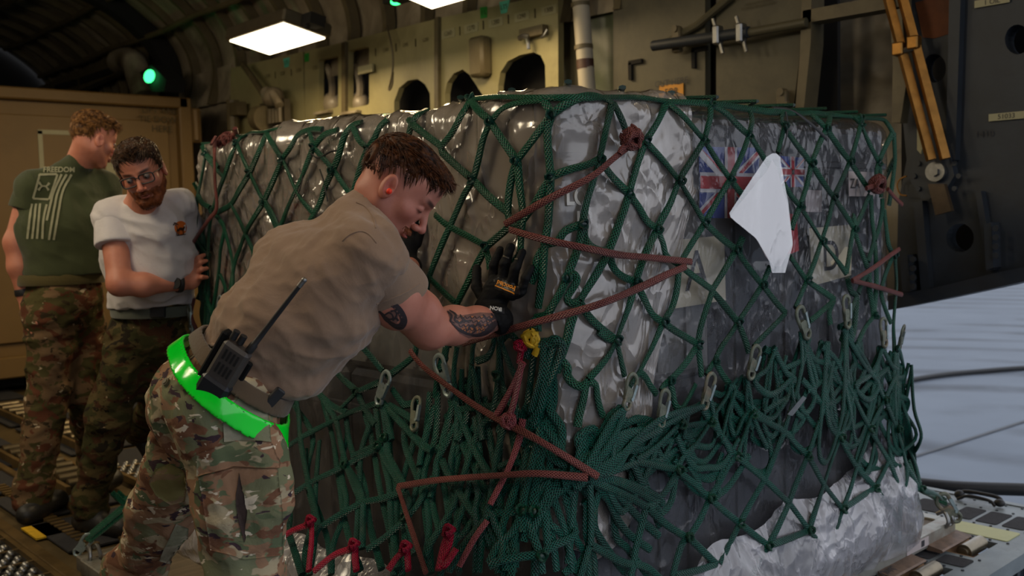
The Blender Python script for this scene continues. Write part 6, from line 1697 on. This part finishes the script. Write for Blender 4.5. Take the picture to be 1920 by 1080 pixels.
patch([(451, 885), (465, 960), (459, 1016), (446, 980), (443, 930)], 'pocket_gap_shade', simple('fold_shade_brown', srgb(58, 44, 40), .9), .009)  # dark raised patch; shade inside the pocket fold put into its colour
patch([(292, 880), (318, 868), (345, 880), (352, 905), (346, 938), (320, 945), (294, 928), (282, 905)], 'knee_patch', PATCH, .004)
patch([(330, 980), (352, 990), (350, 1030), (330, 1062), (298, 1050)], 'calf_panel', GREY, .003)
for (x, y) in ((348, 727), (313, 717)):
    p, n, i, d = bt.ray_cast(Vector(CO), Vector(ray(x, y)).normalized())
    if p is not None:
        n = -n if n.dot(Vector(ray(x, y))) > 0 else n; mb = MB(); mb.cyl(np.array(p), np.array(p+n*.006), .009, 16); mb.cyl(np.array(p+n*.005), np.array(p+n*.008), .006, 12); mb.build('button', M['frame'], tro, True)
# ---- belts around the waist: bands cut from an offset of the trouser waist
def band(p0, wd, off, m_, name, th=.004, ext=0., lim=None):
    f2 = Field(W(470, 680, 2.27)-.42, W(470, 680, 2.27)+.42, .0045)
    for p in tr[:2]+[(cone(W(448, 700, 2.27), W(500, 650, 2.28), .112, .11, (LAT, 1.3)), .05)]+[tr[2], tr[6]]: f2.add(*p)
    f0 = f2.f.copy(); f2.f = np.abs(f0-off)-th
    f2.cut(lambda P: np.abs((P-p0)@hem_n)-wd/2, .003)
    if lim: f2.cut(lim, .003)
    V, F = f2.mesh(0); return mesh(name, V, F.tolist(), m_, man, True)
NEON = simple('fluorescent_green_vinyl', (.0, .95, .03, 1), .12, 0, .03, 8, .05, 30, .8)
band(W(463, 690, 2.27)-UPA*.0, .035, .006, m_cloth('brown_webbing', srgb(92, 76, 58)), 'belt')
band(W(430, 714, 2.27), .044, .012, NEON, 'reflective_belt')
band(W(430, 714, 2.27)+nrm(hem_n)*.018, .0035, .0135, M['black'], 'belt_stitching'); band(W(430, 714, 2.27)-nrm(hem_n)*.018, .0035, .0135, M['black'], 'belt_stitching')
qb = W(506, 758, 2.17); p_, n_, i_2, d_2 = bt.ray_cast(Vector(CO), Vector(ray(500, 752)).normalized())
if p_ is not None:
    n_ = n_ if n_.dot(Vector(ray(500, 752))) < 0 else -n_; q = np.array(p_)+np.array(n_)*.016; y_2 = nrm(UPA); x_2 = nrm(np.cross(y_2, np.array(n_))); mb = MB(); mb.box(q, (.012, .032, .006), np.array([x_2, y_2, np.cross(x_2, y_2)]).T, bev=.003); mb.build('belt_buckle', M['black'], man)
# ---- glove
gl = MB(); gp = []
def hp(x, y, o_=.035): return hit(x, y, BN, o_)[0]
fin = [([(930, 566), (917, 536), (910, 503)], .0125, .03), ([(942, 530), (945, 497), (949, 468)], .0118, .022), ([(960, 526), (965, 494), (969, 463)], .0122, .022), ([(978, 528), (985, 500), (989, 474)], .0116, .022), ([(992, 546), (1001, 522), (1006, 502)], .0108, .024)]
prims = [(cone(hp(946, 575, .05), hp(955, 535, .038), .03, .028, (CX, 1.35)), .02), (cone(hp(950, 545, .038), hp(978, 545, .038), .022, .02), .02), (cone(Rwr, hp(944, 585, .055), .034, .034), .02), (cone(W(914, 602, 2.54), Rwr, .041, .038), .015)]
for pts, r, o_ in fin:
    k = [hp(pts[0][0], pts[0][1], o_+.012), hp(pts[1][0], pts[1][1], o_+.014), hp(pts[2][0], pts[2][1], o_)]
    base = hp(956 if r < .012 or True else 940, 560, .04); prims += [(cone(base*.35+k[0]*.65, k[0], .017, r+.003), .01), (cone(k[0], k[1], r+.0025, r+.0015), .005), (cone(k[1], k[2], r+.0015, r-.0003), .004), (ell(k[1], (r*1.2,)*3), .004)]
f_ = Field(*bounds(prims), .0028)
for p in prims: f_.add(*p)
wr_n = nrm(hp(944, 575, .05)-W(895, 605, 2.51)); f_.cut(lambda P: -((P-W(924, 606, 2.55))@nrm(C3(.8, .55, .3))), .003)
V, F = f_.mesh(1); V = fold(V, F, nrm(C3(1, .1, 0)), .0025, 45, 2)
glove = mesh('glove', V, F.tolist(), GLOVE, man, True); bg = BVHTree.FromPolygons(V.tolist(), F.tolist())
GO = simple('orange_print', srgb(222, 140, 30), .5, 0, .03, 10, 0)
t = MB(); decal(t, [[(926, 524), (936, 520), (974, 536), (976, 552), (968, 556), (928, 542)]], bg, .0015, 0, 5); t.build('logo_patch', simple('black_rubber_patch', (.006, .006, .007, 1), .35, 0), glove, fix=False)
t = MB(); decal(t, textpolys('ironclad', (950, 536), (-.95, -.36), (-.30, .95), 11.5, .25), bg, .003, 0, 5); decal(t, [[(929, 534.5), (966, 549.5), (965.5, 551.5), (928.5, 536.3)]], bg, .003, 0, 5); t.build('lettering', GO, glove, fix=False)
t = MB(); decal(t, [[(916, 574), (946, 579), (945, 589), (914, 583)]], bg, .002, 0, 5); t.build('wrist_strap', M['black'], glove, fix=False)
t = MB(); decal(t, textpolys('IRON', (929, 580), (-.98, -.15), (-.1, .98), 9, .25), bg, .0035, 0, 4); t.build('lettering', M['whiteink'], glove, fix=False)
for pts in ([(944, 480), (954, 484)], [(961, 484), (971, 486)], [(985, 466), (994, 472)]):
    t = MB(); decal(t, stroke(pts, 2.5), bg, .002, 0, 3)
    if t.V: t.build('finger_trim', M['lamp_frame'], glove, fix=False)
# left gloved hand, farther along the load
c0 = hit(776, 476, BN, .03)[0]; prims = [(cone(Lwr, c0-(.02, .0, .03), .034, .036), .02), (cone(c0-(.02, 0, .03), c0+np.array((0, 0, .03)), .034, .03, (CX, 1.3)), .02)]
for i, (dx, L_) in enumerate(((-.04, .07), (-.018, .09), (.006, .095), (.028, .085), (.046, .06))):
    a = c0+CX*dx*.8+np.array((0, 0, .03)); b_ = a+np.array((-.005, 0, L_*.55))+CX*dx*.3; c_ = b_+np.array((.012, 0, L_*.45)); prims += [(cone(a, b_, .012, .0115), .006), (cone(b_, c_, .0115, .01), .004)]
V, F = solid(prims, .004); mesh('glove', V, F.tolist(), GLOVE, man, True)
# boots standing on the floor
for a_, b_, fz in ((W(468, 1480, 2.19), np.array([W(468, 1480, 2.19)[0], W(468, 1480, 2.19)[1], 0]), 0), (Lan, None, 0)):
    g = a_.copy(); g[2] = .07
    toe = g+np.array((.7, -.35, 0))*.19; heel = g-np.array((.7, -.35, 0))*.07
    V, F = solid([(cone(a_, g, .062, .055), .03), (cone(heel-(0, 0, .022), toe-(0, 0, .03), .047, .04), .04), (ell(toe-(0, 0, .02), (.05, .05, .045)), .03)], .008, [lambda P: -(P[..., 2]-.004)]); mesh('boot', V, F.tolist(), BOOT, man, True)

# ---- hand radio on the hip
rt = thing('two_way_radio', 'black two-way radio with long antenna in a holster on the tan-shirted man\'s belt', 'radio', tuple(W(432, 690, 2.1)))
def fr(A, B, n): y = nrm(B-A); n = np.array(n); n = nrm(n-y*(n@y)); x = np.cross(y, n); return np.array([x, y, n]).T
rc = W(428, 694, 2.085); ra = nrm(W(466, 634, 2.06)-W(400, 745, 2.1)); nn = nrm(-CF+LAT*.2-CX*.12); R_ = fr(rc, rc+ra, nn)
def RP(u, v, w_): return rc+R_@(np.array((u, v, w_))*1.12)
b_ = MB(); b_.box(RP(.0, .022, .02), (.031, .047, .016), R_, bev=.007); b_.build('radio_body', simple('radio_plastic', srgb(70, 64, 60), .5, 0, .1, 60, .1), rt)
b_ = MB()
for j in range(2):
    for i in range(4): b_.box(RP(-.012+i*.0085, .036-j*.03+.006, .0362), (.0022, .012, .0012), R_)
b_.build('speaker_grille', M['hole'], rt)
b_ = MB(); b_.box(RP(.0, -.035, .022), (.034, .026, .02), R_, bev=.008); b_.box(RP(.0, -.075, .018), (.033, .018, .018), R_, bev=.006); b_.build('battery', simple('navy_black_plastic', srgb(24, 26, 34), .4, 0, .1, 20, .05), rt)
b_ = MB(); b_.box(RP(-.036, -.01, .008), (.008, .09, .014), R_, bev=.004); b_.box(RP(0, -.03, -.004), (.038, .075, .006), R_, bev=.003); b_.build('holster', GLOVE, rt)
for u in (-.018, -.002):
    b_ = MB(); b_.cyl(RP(u, .068, .02), RP(u, .086, .02), .0075, 14); b_.build('knob', M['black'], rt, True)
a0 = RP(.02, .066, .02); a1 = W(561, 537, 2.0); am = a0+(a1-a0)*.3
b_ = MB(); b_.tube([a0, a0+(am-a0)*.35, a0+(am-a0)*.4, am], [.0085, .0085, .0065, .006], 12); b_.tube([am, a1], [.0058, .0048], 12); b_.build('antenna', M['black'], rt, True)
b_ = MB(); b_.cyl(a1, a1+nrm(a1-a0)*.016, .0055, 12); b_.sphere(a1+nrm(a1-a0)*.017, .006); b_.build('antenna_tip', M['steel'], rt, True)
# ================================================================ bearded man in white t-shirt
D3 = 3.85
lat3 = nrm(C3(-.9, 0, .35))                         # his right side lies to the left of the picture
hc = W(266, 322, 3.74); hR = frame(C3(.16, -.40, -.90), C3(-.26, .9, -.36)); hs = 1.0
rs_, re_, rw_ = W(212, 408, 3.86), W(224, 532, 3.78), W(338, 531, 3.93)
ls_, le_, lw_ = W(335, 385, 3.98), W(362, 455, 4.12), W(385, 460, 4.2)
nb = W(268, 392, 3.86); pel = W(283, 590, 4.2)
skin = [(cone(W(282, 530, 4.1), W(274, 440, 3.92), .09, .09, (lat3, 1.3)), .05), (cone(nb, W(268, 350, 3.8), .06, .056), .04), (cone(rs_, nb, .05, .04), .05), (cone(ls_, nb, .05, .04), .05),
  (cone(rs_, re_, .056, .044), .03), (cone(re_, W(268, 534, 3.82), .042, .043), .03), (cone(W(268, 534, 3.82), rw_, .043, .028), .03), (cone(ls_, le_, .052, .042), .03), (cone(le_, lw_, .04, .03), .03)]
# his right hand spread on the net: palm and five bent fingers
pc = W(362, 522, 3.97); skin += [(cone(rw_, pc, .028, .034), .02), (cone(W(357, 512, 3.97), W(360, 532, 3.96), .026, .024), .015)]
for a_, b_, c_ in (((362, 496, 3.97), (372, 483, 3.95), (383, 478, 3.97)), ((366, 502, 3.965), (376, 492, 3.94), (387, 489, 3.96)), ((368, 512, 3.96), (378, 505, 3.94), (388, 503, 3.96)), ((368, 522, 3.96), (378, 520, 3.94), (388, 520, 3.96)), ((358, 500, 3.98), (362, 484, 3.99), (370, 474, 4.02))):
    A_, B_, C_ = W(*a_), W(*b_), W(*c_); skin += [(cone(W(360, 515, 3.97), A_, .018, .0125), .01), (cone(A_, B_, .0115, .0105), .006), (cone(B_, C_, .0105, .0088), .004)]
V, F = solid(skin, .0055)
hV, hF = head_mesh(hc, hR, hs, .003, neck=((0, -.03, -.03), tuple(tolocal(W(268, 388, 3.84), hc, hR, hs)), .052, .056), closed=False)
tone = face_tone(hV, stub=.35, mous=False)
p3 = body_obj('person', [(V, F, 0, None), (toworld(hV, hc, hR, hs), hF, 0, tone)], [SKIN2])
tag(p3, 'bearded person in glasses and white t-shirt leaning a hand on the load', 'person')
def eyes(hc, hR, hs, par, look=(0, 1, -.1)):
    for sx in (-1, 1):
        mb = MB(); c_ = np.array((sx*.032, .0765, -.001)); mb.sphere(toworld(c_[None], hc, hR, hs)[0], .0128*hs, 14, 10); l = nrm(np.array(look, float)); q = toworld((c_+l*.0082)[None], hc, hR, hs)[0]; mb.sphere(q, .0062*hs, 12, 8, mi=1); mb.build('eye', [EYEW, IRIS], par, True)
eyes(hc, hR, hs, p3, (.25, 1, -.25))
mb = MB()
for sx in (-1, 1):
    P = [(sx*.033+.0275*np.sign(cos(a))*abs(cos(a))**.45, .098-.004*abs(cos(a)), -.005+.018*np.sign(sin(a))*abs(sin(a))**.55) for a in np.linspace(0, 2*pi, 29)]
    mb.tube(toworld(np.array(P), hc, hR, hs), .0027, 8, cap=False)
    mb.tube(toworld(np.array([(sx*.059, .093, .006), (sx*.074, .06, .004), (sx*.08, .0, -.001), (sx*.08, -.02, -.012)]), hc, hR, hs), .0018, 8)
mb.tube(toworld(np.array([(-.007, .099, .003), (0, .102, .006), (.007, .099, .003)]), hc, hR, hs), .002, 8)
mb.build('glasses', M['black'], p3, True)
mb = MB(); hair_mesh(mb, hc, hR, hs, hair_region(0, .068, -.012, -.05), lambda P: th_short(P, .016, .007)+.012*np.exp(-(((P[..., 0]+.03)/.03)**2+((P[..., 1]-.08)/.03)**2)), .0035, 1, lambda P: nrm_rows(np.stack([-.5*np.sign(P[..., 0]+.02)+P[..., 0]*6, .5+0*P[..., 0], -.35+0*P[..., 0]], -1)), 2600, .045, .001, 0, np.random.default_rng(8), .1)
mb.build('hair', HAIR2, p3, True, fix=False)
def rg_b(P):
    x, y, z = np.abs(P[..., 0]), P[..., 1], P[..., 2]; top = np.interp(y, [-.02, .0, .03, .05, .07, .1], [-.02, -.03, -.052, -.06, -.082, -.086]); m1 = np.minimum(top-z, y+.008); mo = np.minimum(.006-np.abs(z+.057+.14*x), .032-x)-(y < .07)*.02; gap = np.minimum(np.minimum(x-.026, 9.), 9.); mid = np.minimum(np.minimum(.05-x, x-.024), np.minimum(z+.095, -.05-z))-(y < .04)*.02; return np.maximum(np.maximum(m1, mo), mid)
mb = MB(); hair_mesh(mb, hc, hR, hs, rg_b, lambda P: .006+.003*(P[..., 2] < -.085), .003, .3, lambda P: nrm_rows(np.stack([P[..., 0]*2, .25+0*P[..., 0], -1+0*P[..., 0]], -1)), 1800, .014, .0008, 0, np.random.default_rng(9), .25)
mb.build('beard', BEARD, p3, True, fix=False)
# white shirt
sh = [(cone(W(284, 572, 4.16), W(278, 480, 4.0), .148, .142, (lat3, 1.3)), .05), (cone(W(278, 480, 4.0), W(274, 425, 3.9), .14, .12, (lat3, 1.45)), .05), (cone(rs_, nb, .072, .055), .04), (cone(ls_, nb, .072, .055), .04),
  (cone(rs_, rs_*.75+re_*.25, .074, .066), .035), (cone(ls_, (ls_*.45+le_*.55), .07, .072), .035), (ell(W(300, 500, 3.95), (.12, .12, .12)), .06)]
f_ = Field(*bounds(sh), .0065)
for p in sh: f_.add(*p)
f_.cut(lambda P: -(P[..., 2]-W(290, 576, 4.1)[2]-.03*(P@CX-W(290, 566, 4.1)@CX)*1.2), .006)
f_.cut(lambda P: -(np.linalg.norm((P-W(268, 366, 3.76)), axis=-1)-.07), .005)
V, F = f_.mesh(1); V = fold(V, F, nrm(C3(1, -.25, 0)), .016, 9, 3); V = fold(V, F, nrm(C3(.6, -1, 0)), .010, 12, 8)
V, F = joinm((V, F), sleeve([(cone(rs_, rs_*.3+re_*.7, .074, .08), .03)], lambda P: (P-W(214, 462, 3.83))@nrm(re_-rs_+(0, 0, -.05)), .006, nrm(re_-rs_), .006))
sh3 = mesh('shirt', V, F.tolist(), WHITE, p3, True); b3_ = BVHTree.FromPolygons(V.tolist(), F.tolist())
t = MB(); decal(t, [circ((338, 427), 11.5, 20, 12.5)], b3_, .003, 0, 6); t.build('chest_badge', simple('orange_badge', srgb(206, 104, 34), .6, 0, .1, 60, 0), sh3, fix=False)
t = MB()
for q in (stroke([(331, 433), (336, 429), (341, 430), (344, 425)], [2, 5, 5, 2]), stroke([(334, 431), (333, 440)], 1.5), stroke([(341, 431), (342, 440)], 1.5), stroke([(328, 421), (331, 428), (330, 440)], 1.4), stroke([(324, 423), (328, 419), (333, 422)], 2), stroke([(326, 418), (330, 421)], 2), stroke([(330, 441), (346, 439)], 1.6)): decal(t, q, b3_, .005, 0, 6)
t.build('badge_drawing', simple('dark_badge_ink', srgb(50, 26, 12), .6), sh3, fix=False)
# watch
mb = MB(); wc = rw_+nrm(re_-rw_)*.005; ax_ = nrm(rw_-re_); u_ = nrm(np.cross(ax_, CF)); v_ = np.cross(ax_, u_)
mb.tube([wc+ax_*0+(u_*cos(a)+v_*sin(a))*.036 for a in np.linspace(0, 2*pi, 25)], 1, 8, flat=(.022, .004), N=[(u_*cos(a)+v_*sin(a)) for a in np.linspace(0, 2*pi, 25)], cap=False)
o_ = mb.build('wristwatch', M['black'], p3, True); mb = MB(); q = wc-v_*0-CF*.034; mb.cyl(q, q-CF*.012-CX*.002, .0235, 24); mb.cyl(q-CF*.012, q-CF*.014, .019, 24); mb.build('watch_case', M['black'], o_, True)
# trousers
def leg_set(prims, zc, mat_, par, fz, h=.0085, foldd=.016, name='trousers'):
    f_ = Field(*bounds(prims), h)
    for p in prims: f_.add(*p)
    for c in zc: f_.cut(c, .006)
    V, F = f_.mesh(1); V = fold(V, F, nrm(C3(.9, -.5, 0)), foldd, 8, fz); V = fold(V, F, nrm(C3(1, .2, 0)), foldd*.7, 15, fz+4); return mesh(name, V, F.tolist(), mat_, par, True)
k1, a1_, k2, a2_ = W(206, 775, 4.28), W(172, 925, 4.4), W(308, 735, 4.35), W(262, 806, 4.95)
tp_ = [(cone(W(282, 620, 4.22), W(286, 572, 4.17), .135, .125, (lat3, 1.3)), .05), (cone(W(250, 640, 4.2), k1, .115, .085), .05), (cone(k1, a1_, .088, .075), .04), (ell(k1, (.09, .09, .1)), .04), (cone(a1_, W(170, 950, 4.42), .08, .085), .03), (cone(W(318, 640, 4.25), k2, .115, .09), .05), (cone(k2, a2_, .09, .075), .04), (ell(W(232, 690, 4.15), (.06, .06, .09)), .04)]
leg_set(tp_, [lambda P: (P[..., 2]-W(285, 578, 4.17)[2])], CAMO3, p3, 3)
def ringband(c_, up_, rx, ry, dx, wd, m_, par, name='belt', th=.004):
    up_ = nrm(up_); x = nrm(dx-up_*(dx@up_)); y = np.cross(up_, x); A_ = np.linspace(0, 2*pi, 41); mb = MB(); mb.tube([c_+x*rx*cos(a)+y*ry*sin(a) for a in A_], 1, 8, flat=(wd, th*2), N=[x*cos(a)+y*sin(a) for a in A_], cap=False); return mb.build(name, m_, par, True)
b_o = ringband(W(285, 582, 4.17), np.array((0, 0, 1.)), .178, .14, lat3, .045, m_cloth('grey_webbing', srgb(92, 96, 84)), p3)
mb = MB(); q = W(296, 584, 4.03); mb.box(q, (.03, .012, .026), np.array([CX, CF, CU]).T, bev=.004); mb.build('buckle', M['black'], b_o)
def boot(an, dirn, par, tilt=0., g=None, h=.008):
    g = an.copy() if g is None else g; d = nrm(np.array(dirn)+np.array((0, 0, tilt))); toe = g+d*.17; heel = g-d*.07
    low = [lambda P: -(P[..., 2]-.004)] if tilt == 0 else []
    V, F = solid([(cone(an+np.array((0, 0, .1)), g, .062, .056), .03), (cone(heel-np.array((0, 0, .02)), toe-np.array((0, 0, .03)), .047, .04), .04), (ell(toe-np.array((0, 0, .015)), (.05, .05, .045)), .03)], h, low); return mesh('boot', V, F.tolist(), BOOT, par, True)
g = a1_.copy(); g[2] = .068; boot(g+(0, 0, .02), (.35, -.9, 0), p3, 0, g)
g = a2_.copy(); boot(g, (.3, -.5, 0), p3, -.9, g)

# ================================================================ man in the green t-shirt, seen from behind
lat1 = nrm(C3(.9, 0, .45))
hc = W(176, 262, 4.58); hR = frame(C3(.62, -.22, .75), C3(.12, .98, .1)); hs = 1.02
ls1, rs1 = W(62, 352, 4.52), W(196, 352, 4.72); nb = W(134, 322, 4.6)
le1, lw1, lh1 = W(28, 455, 4.5), W(44, 552, 4.52), W(62, 600, 4.5)
re1, rw1 = W(214, 440, 4.85), W(222, 480, 4.95)
skin = [(cone(W(115, 500, 4.6), W(126, 400, 4.62), .08, .08, (lat1, 1.3)), .05), (cone(nb, W(158, 296, 4.6), .056, .056), .04), (cone(ls1, nb, .05, .04), .04), (cone(rs1, nb, .05, .04), .04), (cone(ls1, le1, .06, .046), .03), (cone(le1, W(34, 500, 4.5), .046, .044), .03), (cone(W(34, 500, 4.5), lw1, .043, .03), .03), (cone(rs1, re1, .058, .045), .03), (cone(re1, rw1, .044, .034), .03),
  (cone(lw1, W(54, 588, 4.51), .028, .036, (CF, .7)), .02)]
for i, (dx, ln) in enumerate(((-6, 12), (0, 18), (6, 19), (12, 15))):
    A_ = W(54+dx*.8, 594, 4.51); B_ = W(57+dx, 602+ln*.5, 4.49); C_ = W(60+dx, 604+ln*1.1, 4.46); skin += [(cone(W(54, 584, 4.51), A_, .02, .013), .01), (cone(A_, B_, .0115, .0105), .006), (cone(B_, C_, .0105, .009), .004)]
skin += [(cone(W(52, 576, 4.48), W(66, 592, 4.44), .016, .012), .01), (cone(W(66, 592, 4.44), W(70, 606, 4.43), .012, .01), .005)]
V, F = solid(skin, .006); hV, hF = head_mesh(hc, hR, hs, .003, neck=((0, -.03, -.03), tuple(tolocal(W(146, 312, 4.6), hc, hR, hs)), .056, .06), closed=False)
p1_ = body_obj('person', [(V, F, 0, None), (toworld(hV, hc, hR, hs), hF, 0, face_tone(hV, stub=.25, mous=False))], [SKIN2])
tag(p1_, 'person seen from behind in dark green t-shirt printed FREEDOM, walking', 'person')
eyes(hc, hR, hs, p1_)
mb = MB(); hair_mesh(mb, hc, hR, hs, hair_region(0, .072, .03, -.035), lambda P: th_short(P, .02, .004), .0035, 1, comb_fwd, 2600, .04, .001, 0, np.random.default_rng(12), .08)
mb.build('hair', HAIR3, p1_, True, fix=False)
sh = [(cone(W(112, 512, 4.58), W(120, 430, 4.6), .135, .15, (lat1, 1.3)), .05), (cone(W(120, 430, 4.6), W(130, 372, 4.62), .15, .12, (lat1, 1.5)), .05), (cone(ls1, nb, .078, .06), .04), (cone(rs1, nb, .078, .06), .04), (cone(nb, W(148, 304, 4.58), .07, .065), .03),
  (cone(ls1, ls1*.75+le1*.25, .078, .068), .03), (cone(rs1, rs1*.4+re1*.6, .076, .08), .03), (cone(W(160, 500, 4.6), W(170, 420, 4.62), .1, .1), .05)]
f_ = Field(*bounds(sh), .007)
for p in sh: f_.add(*p)
f_.cut(lambda P: -(P[..., 2]-W(112, 516, 4.58)[2]), .006)
f_.cut(lambda P: -(np.linalg.norm(P-W(172, 286, 4.56), axis=-1)-.072), .005)
V, F = f_.mesh(1); V = fold(V, F, nrm(C3(.2, -1, 0)), .014, 7, 3); V = fold(V, F, nrm(C3(1, -.6, 0)), .008, 12, 5)
V, F = joinm((V, F), sleeve([(cone(ls1, ls1*.25+le1*.75, .077, .08), .03)], lambda P: (P-W(38, 393, 4.5))@nrm(le1-ls1), .007, nrm(le1-ls1), .006))
sh1 = mesh('shirt', V, F.tolist(), OLIVE, p1_, True); b1_ = BVHTree.FromPolygons(V.tolist(), F.tolist())
pr = simple('pale_shirt_print', srgb(150, 148, 118), .8, 0, .1, 80, 0)
t = MB(); decal(t, textpolys('FREEDOM', (111, 319), (1, -.02), (.08, -1), 13.5, .35), b1_, .004, 0, 6)
for q in ([(74, 328), (107, 327)], [(74, 328), (62, 372)], [(62, 372), (91, 375)], [(108, 327), (92, 375)]): decal(t, stroke(q, 4), b1_, .004, 0, 6)
for q in ([(116, 327), (104, 352), (97, 374), (88, 414)], [(125, 327), (112, 352), (104, 380), (92, 450)], [(134, 327), (121, 352), (113, 380), (101, 450)], [(60, 382), (56, 412), (52, 448)], [(68, 382), (65, 412), (61, 448)], [(76, 382), (73, 412), (70, 448)], [(88, 384), (82, 412), (80, 448)]): decal(t, stroke(q, 4.2), b1_, .004, 0, 6)
decal(t, stroke([(72, 342), (77, 348), (82, 350), (88, 348), (93, 343)], [5, 3, 2.2, 3, 5]), b1_, .004, 0, 5); decal(t, stroke([(71, 357), (76, 351), (82, 349), (87, 351), (91, 357)], [5, 3, 2.2, 3, 5]), b1_, .005, 0, 5)
t.build('back_print', pr, sh1, fix=False)
k1, a1_, k2, a2_ = W(92, 735, 4.6), W(64, 905, 4.62), W(160, 730, 4.75), W(176, 880, 5.0)
tp_ = [(cone(W(116, 560, 4.6), W(116, 520, 4.6), .14, .128, (lat1, 1.3)), .05), (ell(W(100, 575, 4.55), (.13, .13, .13)), .05), (cone(W(92, 600, 4.55), k1, .12, .095), .05), (cone(k1, a1_, .098, .085), .04), (cone(a1_, W(60, 932, 4.63), .088, .09), .03), (cone(W(148, 600, 4.7), k2, .12, .092), .05), (cone(k2, a2_, .09, .08), .04)]
leg_set(tp_, [lambda P: (P[..., 2]-W(112, 512, 4.6)[2])], CAMO2, p1_, 9)
b_o = ringband(W(114, 522, 4.6), np.array((0, 0, 1.)), .19, .15, lat1, .05, m_cloth('olive_webbing', srgb(88, 78, 44)), p1_)
g = a1_.copy(); g[2] = .068; boot(g+(0, 0, .02), (.6, .5, 0), p1_, 0, g)
g = a2_.copy(); g[2] = .068; boot(g+(0, 0, .02), (.6, .5, 0), p1_, 0, g)
ax_ = nrm(lw1-le1); u_ = nrm(np.cross(ax_, CF)); v_ = np.cross(ax_, u_); A_ = np.linspace(0, 2*pi, 25)
mb = MB(); mb.tube([lw1-ax_*.01+(u_*cos(a)+v_*sin(a))*.035 for a in A_], 1, 8, flat=(.03, .004), N=[(u_*cos(a)+v_*sin(a)) for a in A_], cap=False); mb.build('wristband', M['black'], p1_, True)
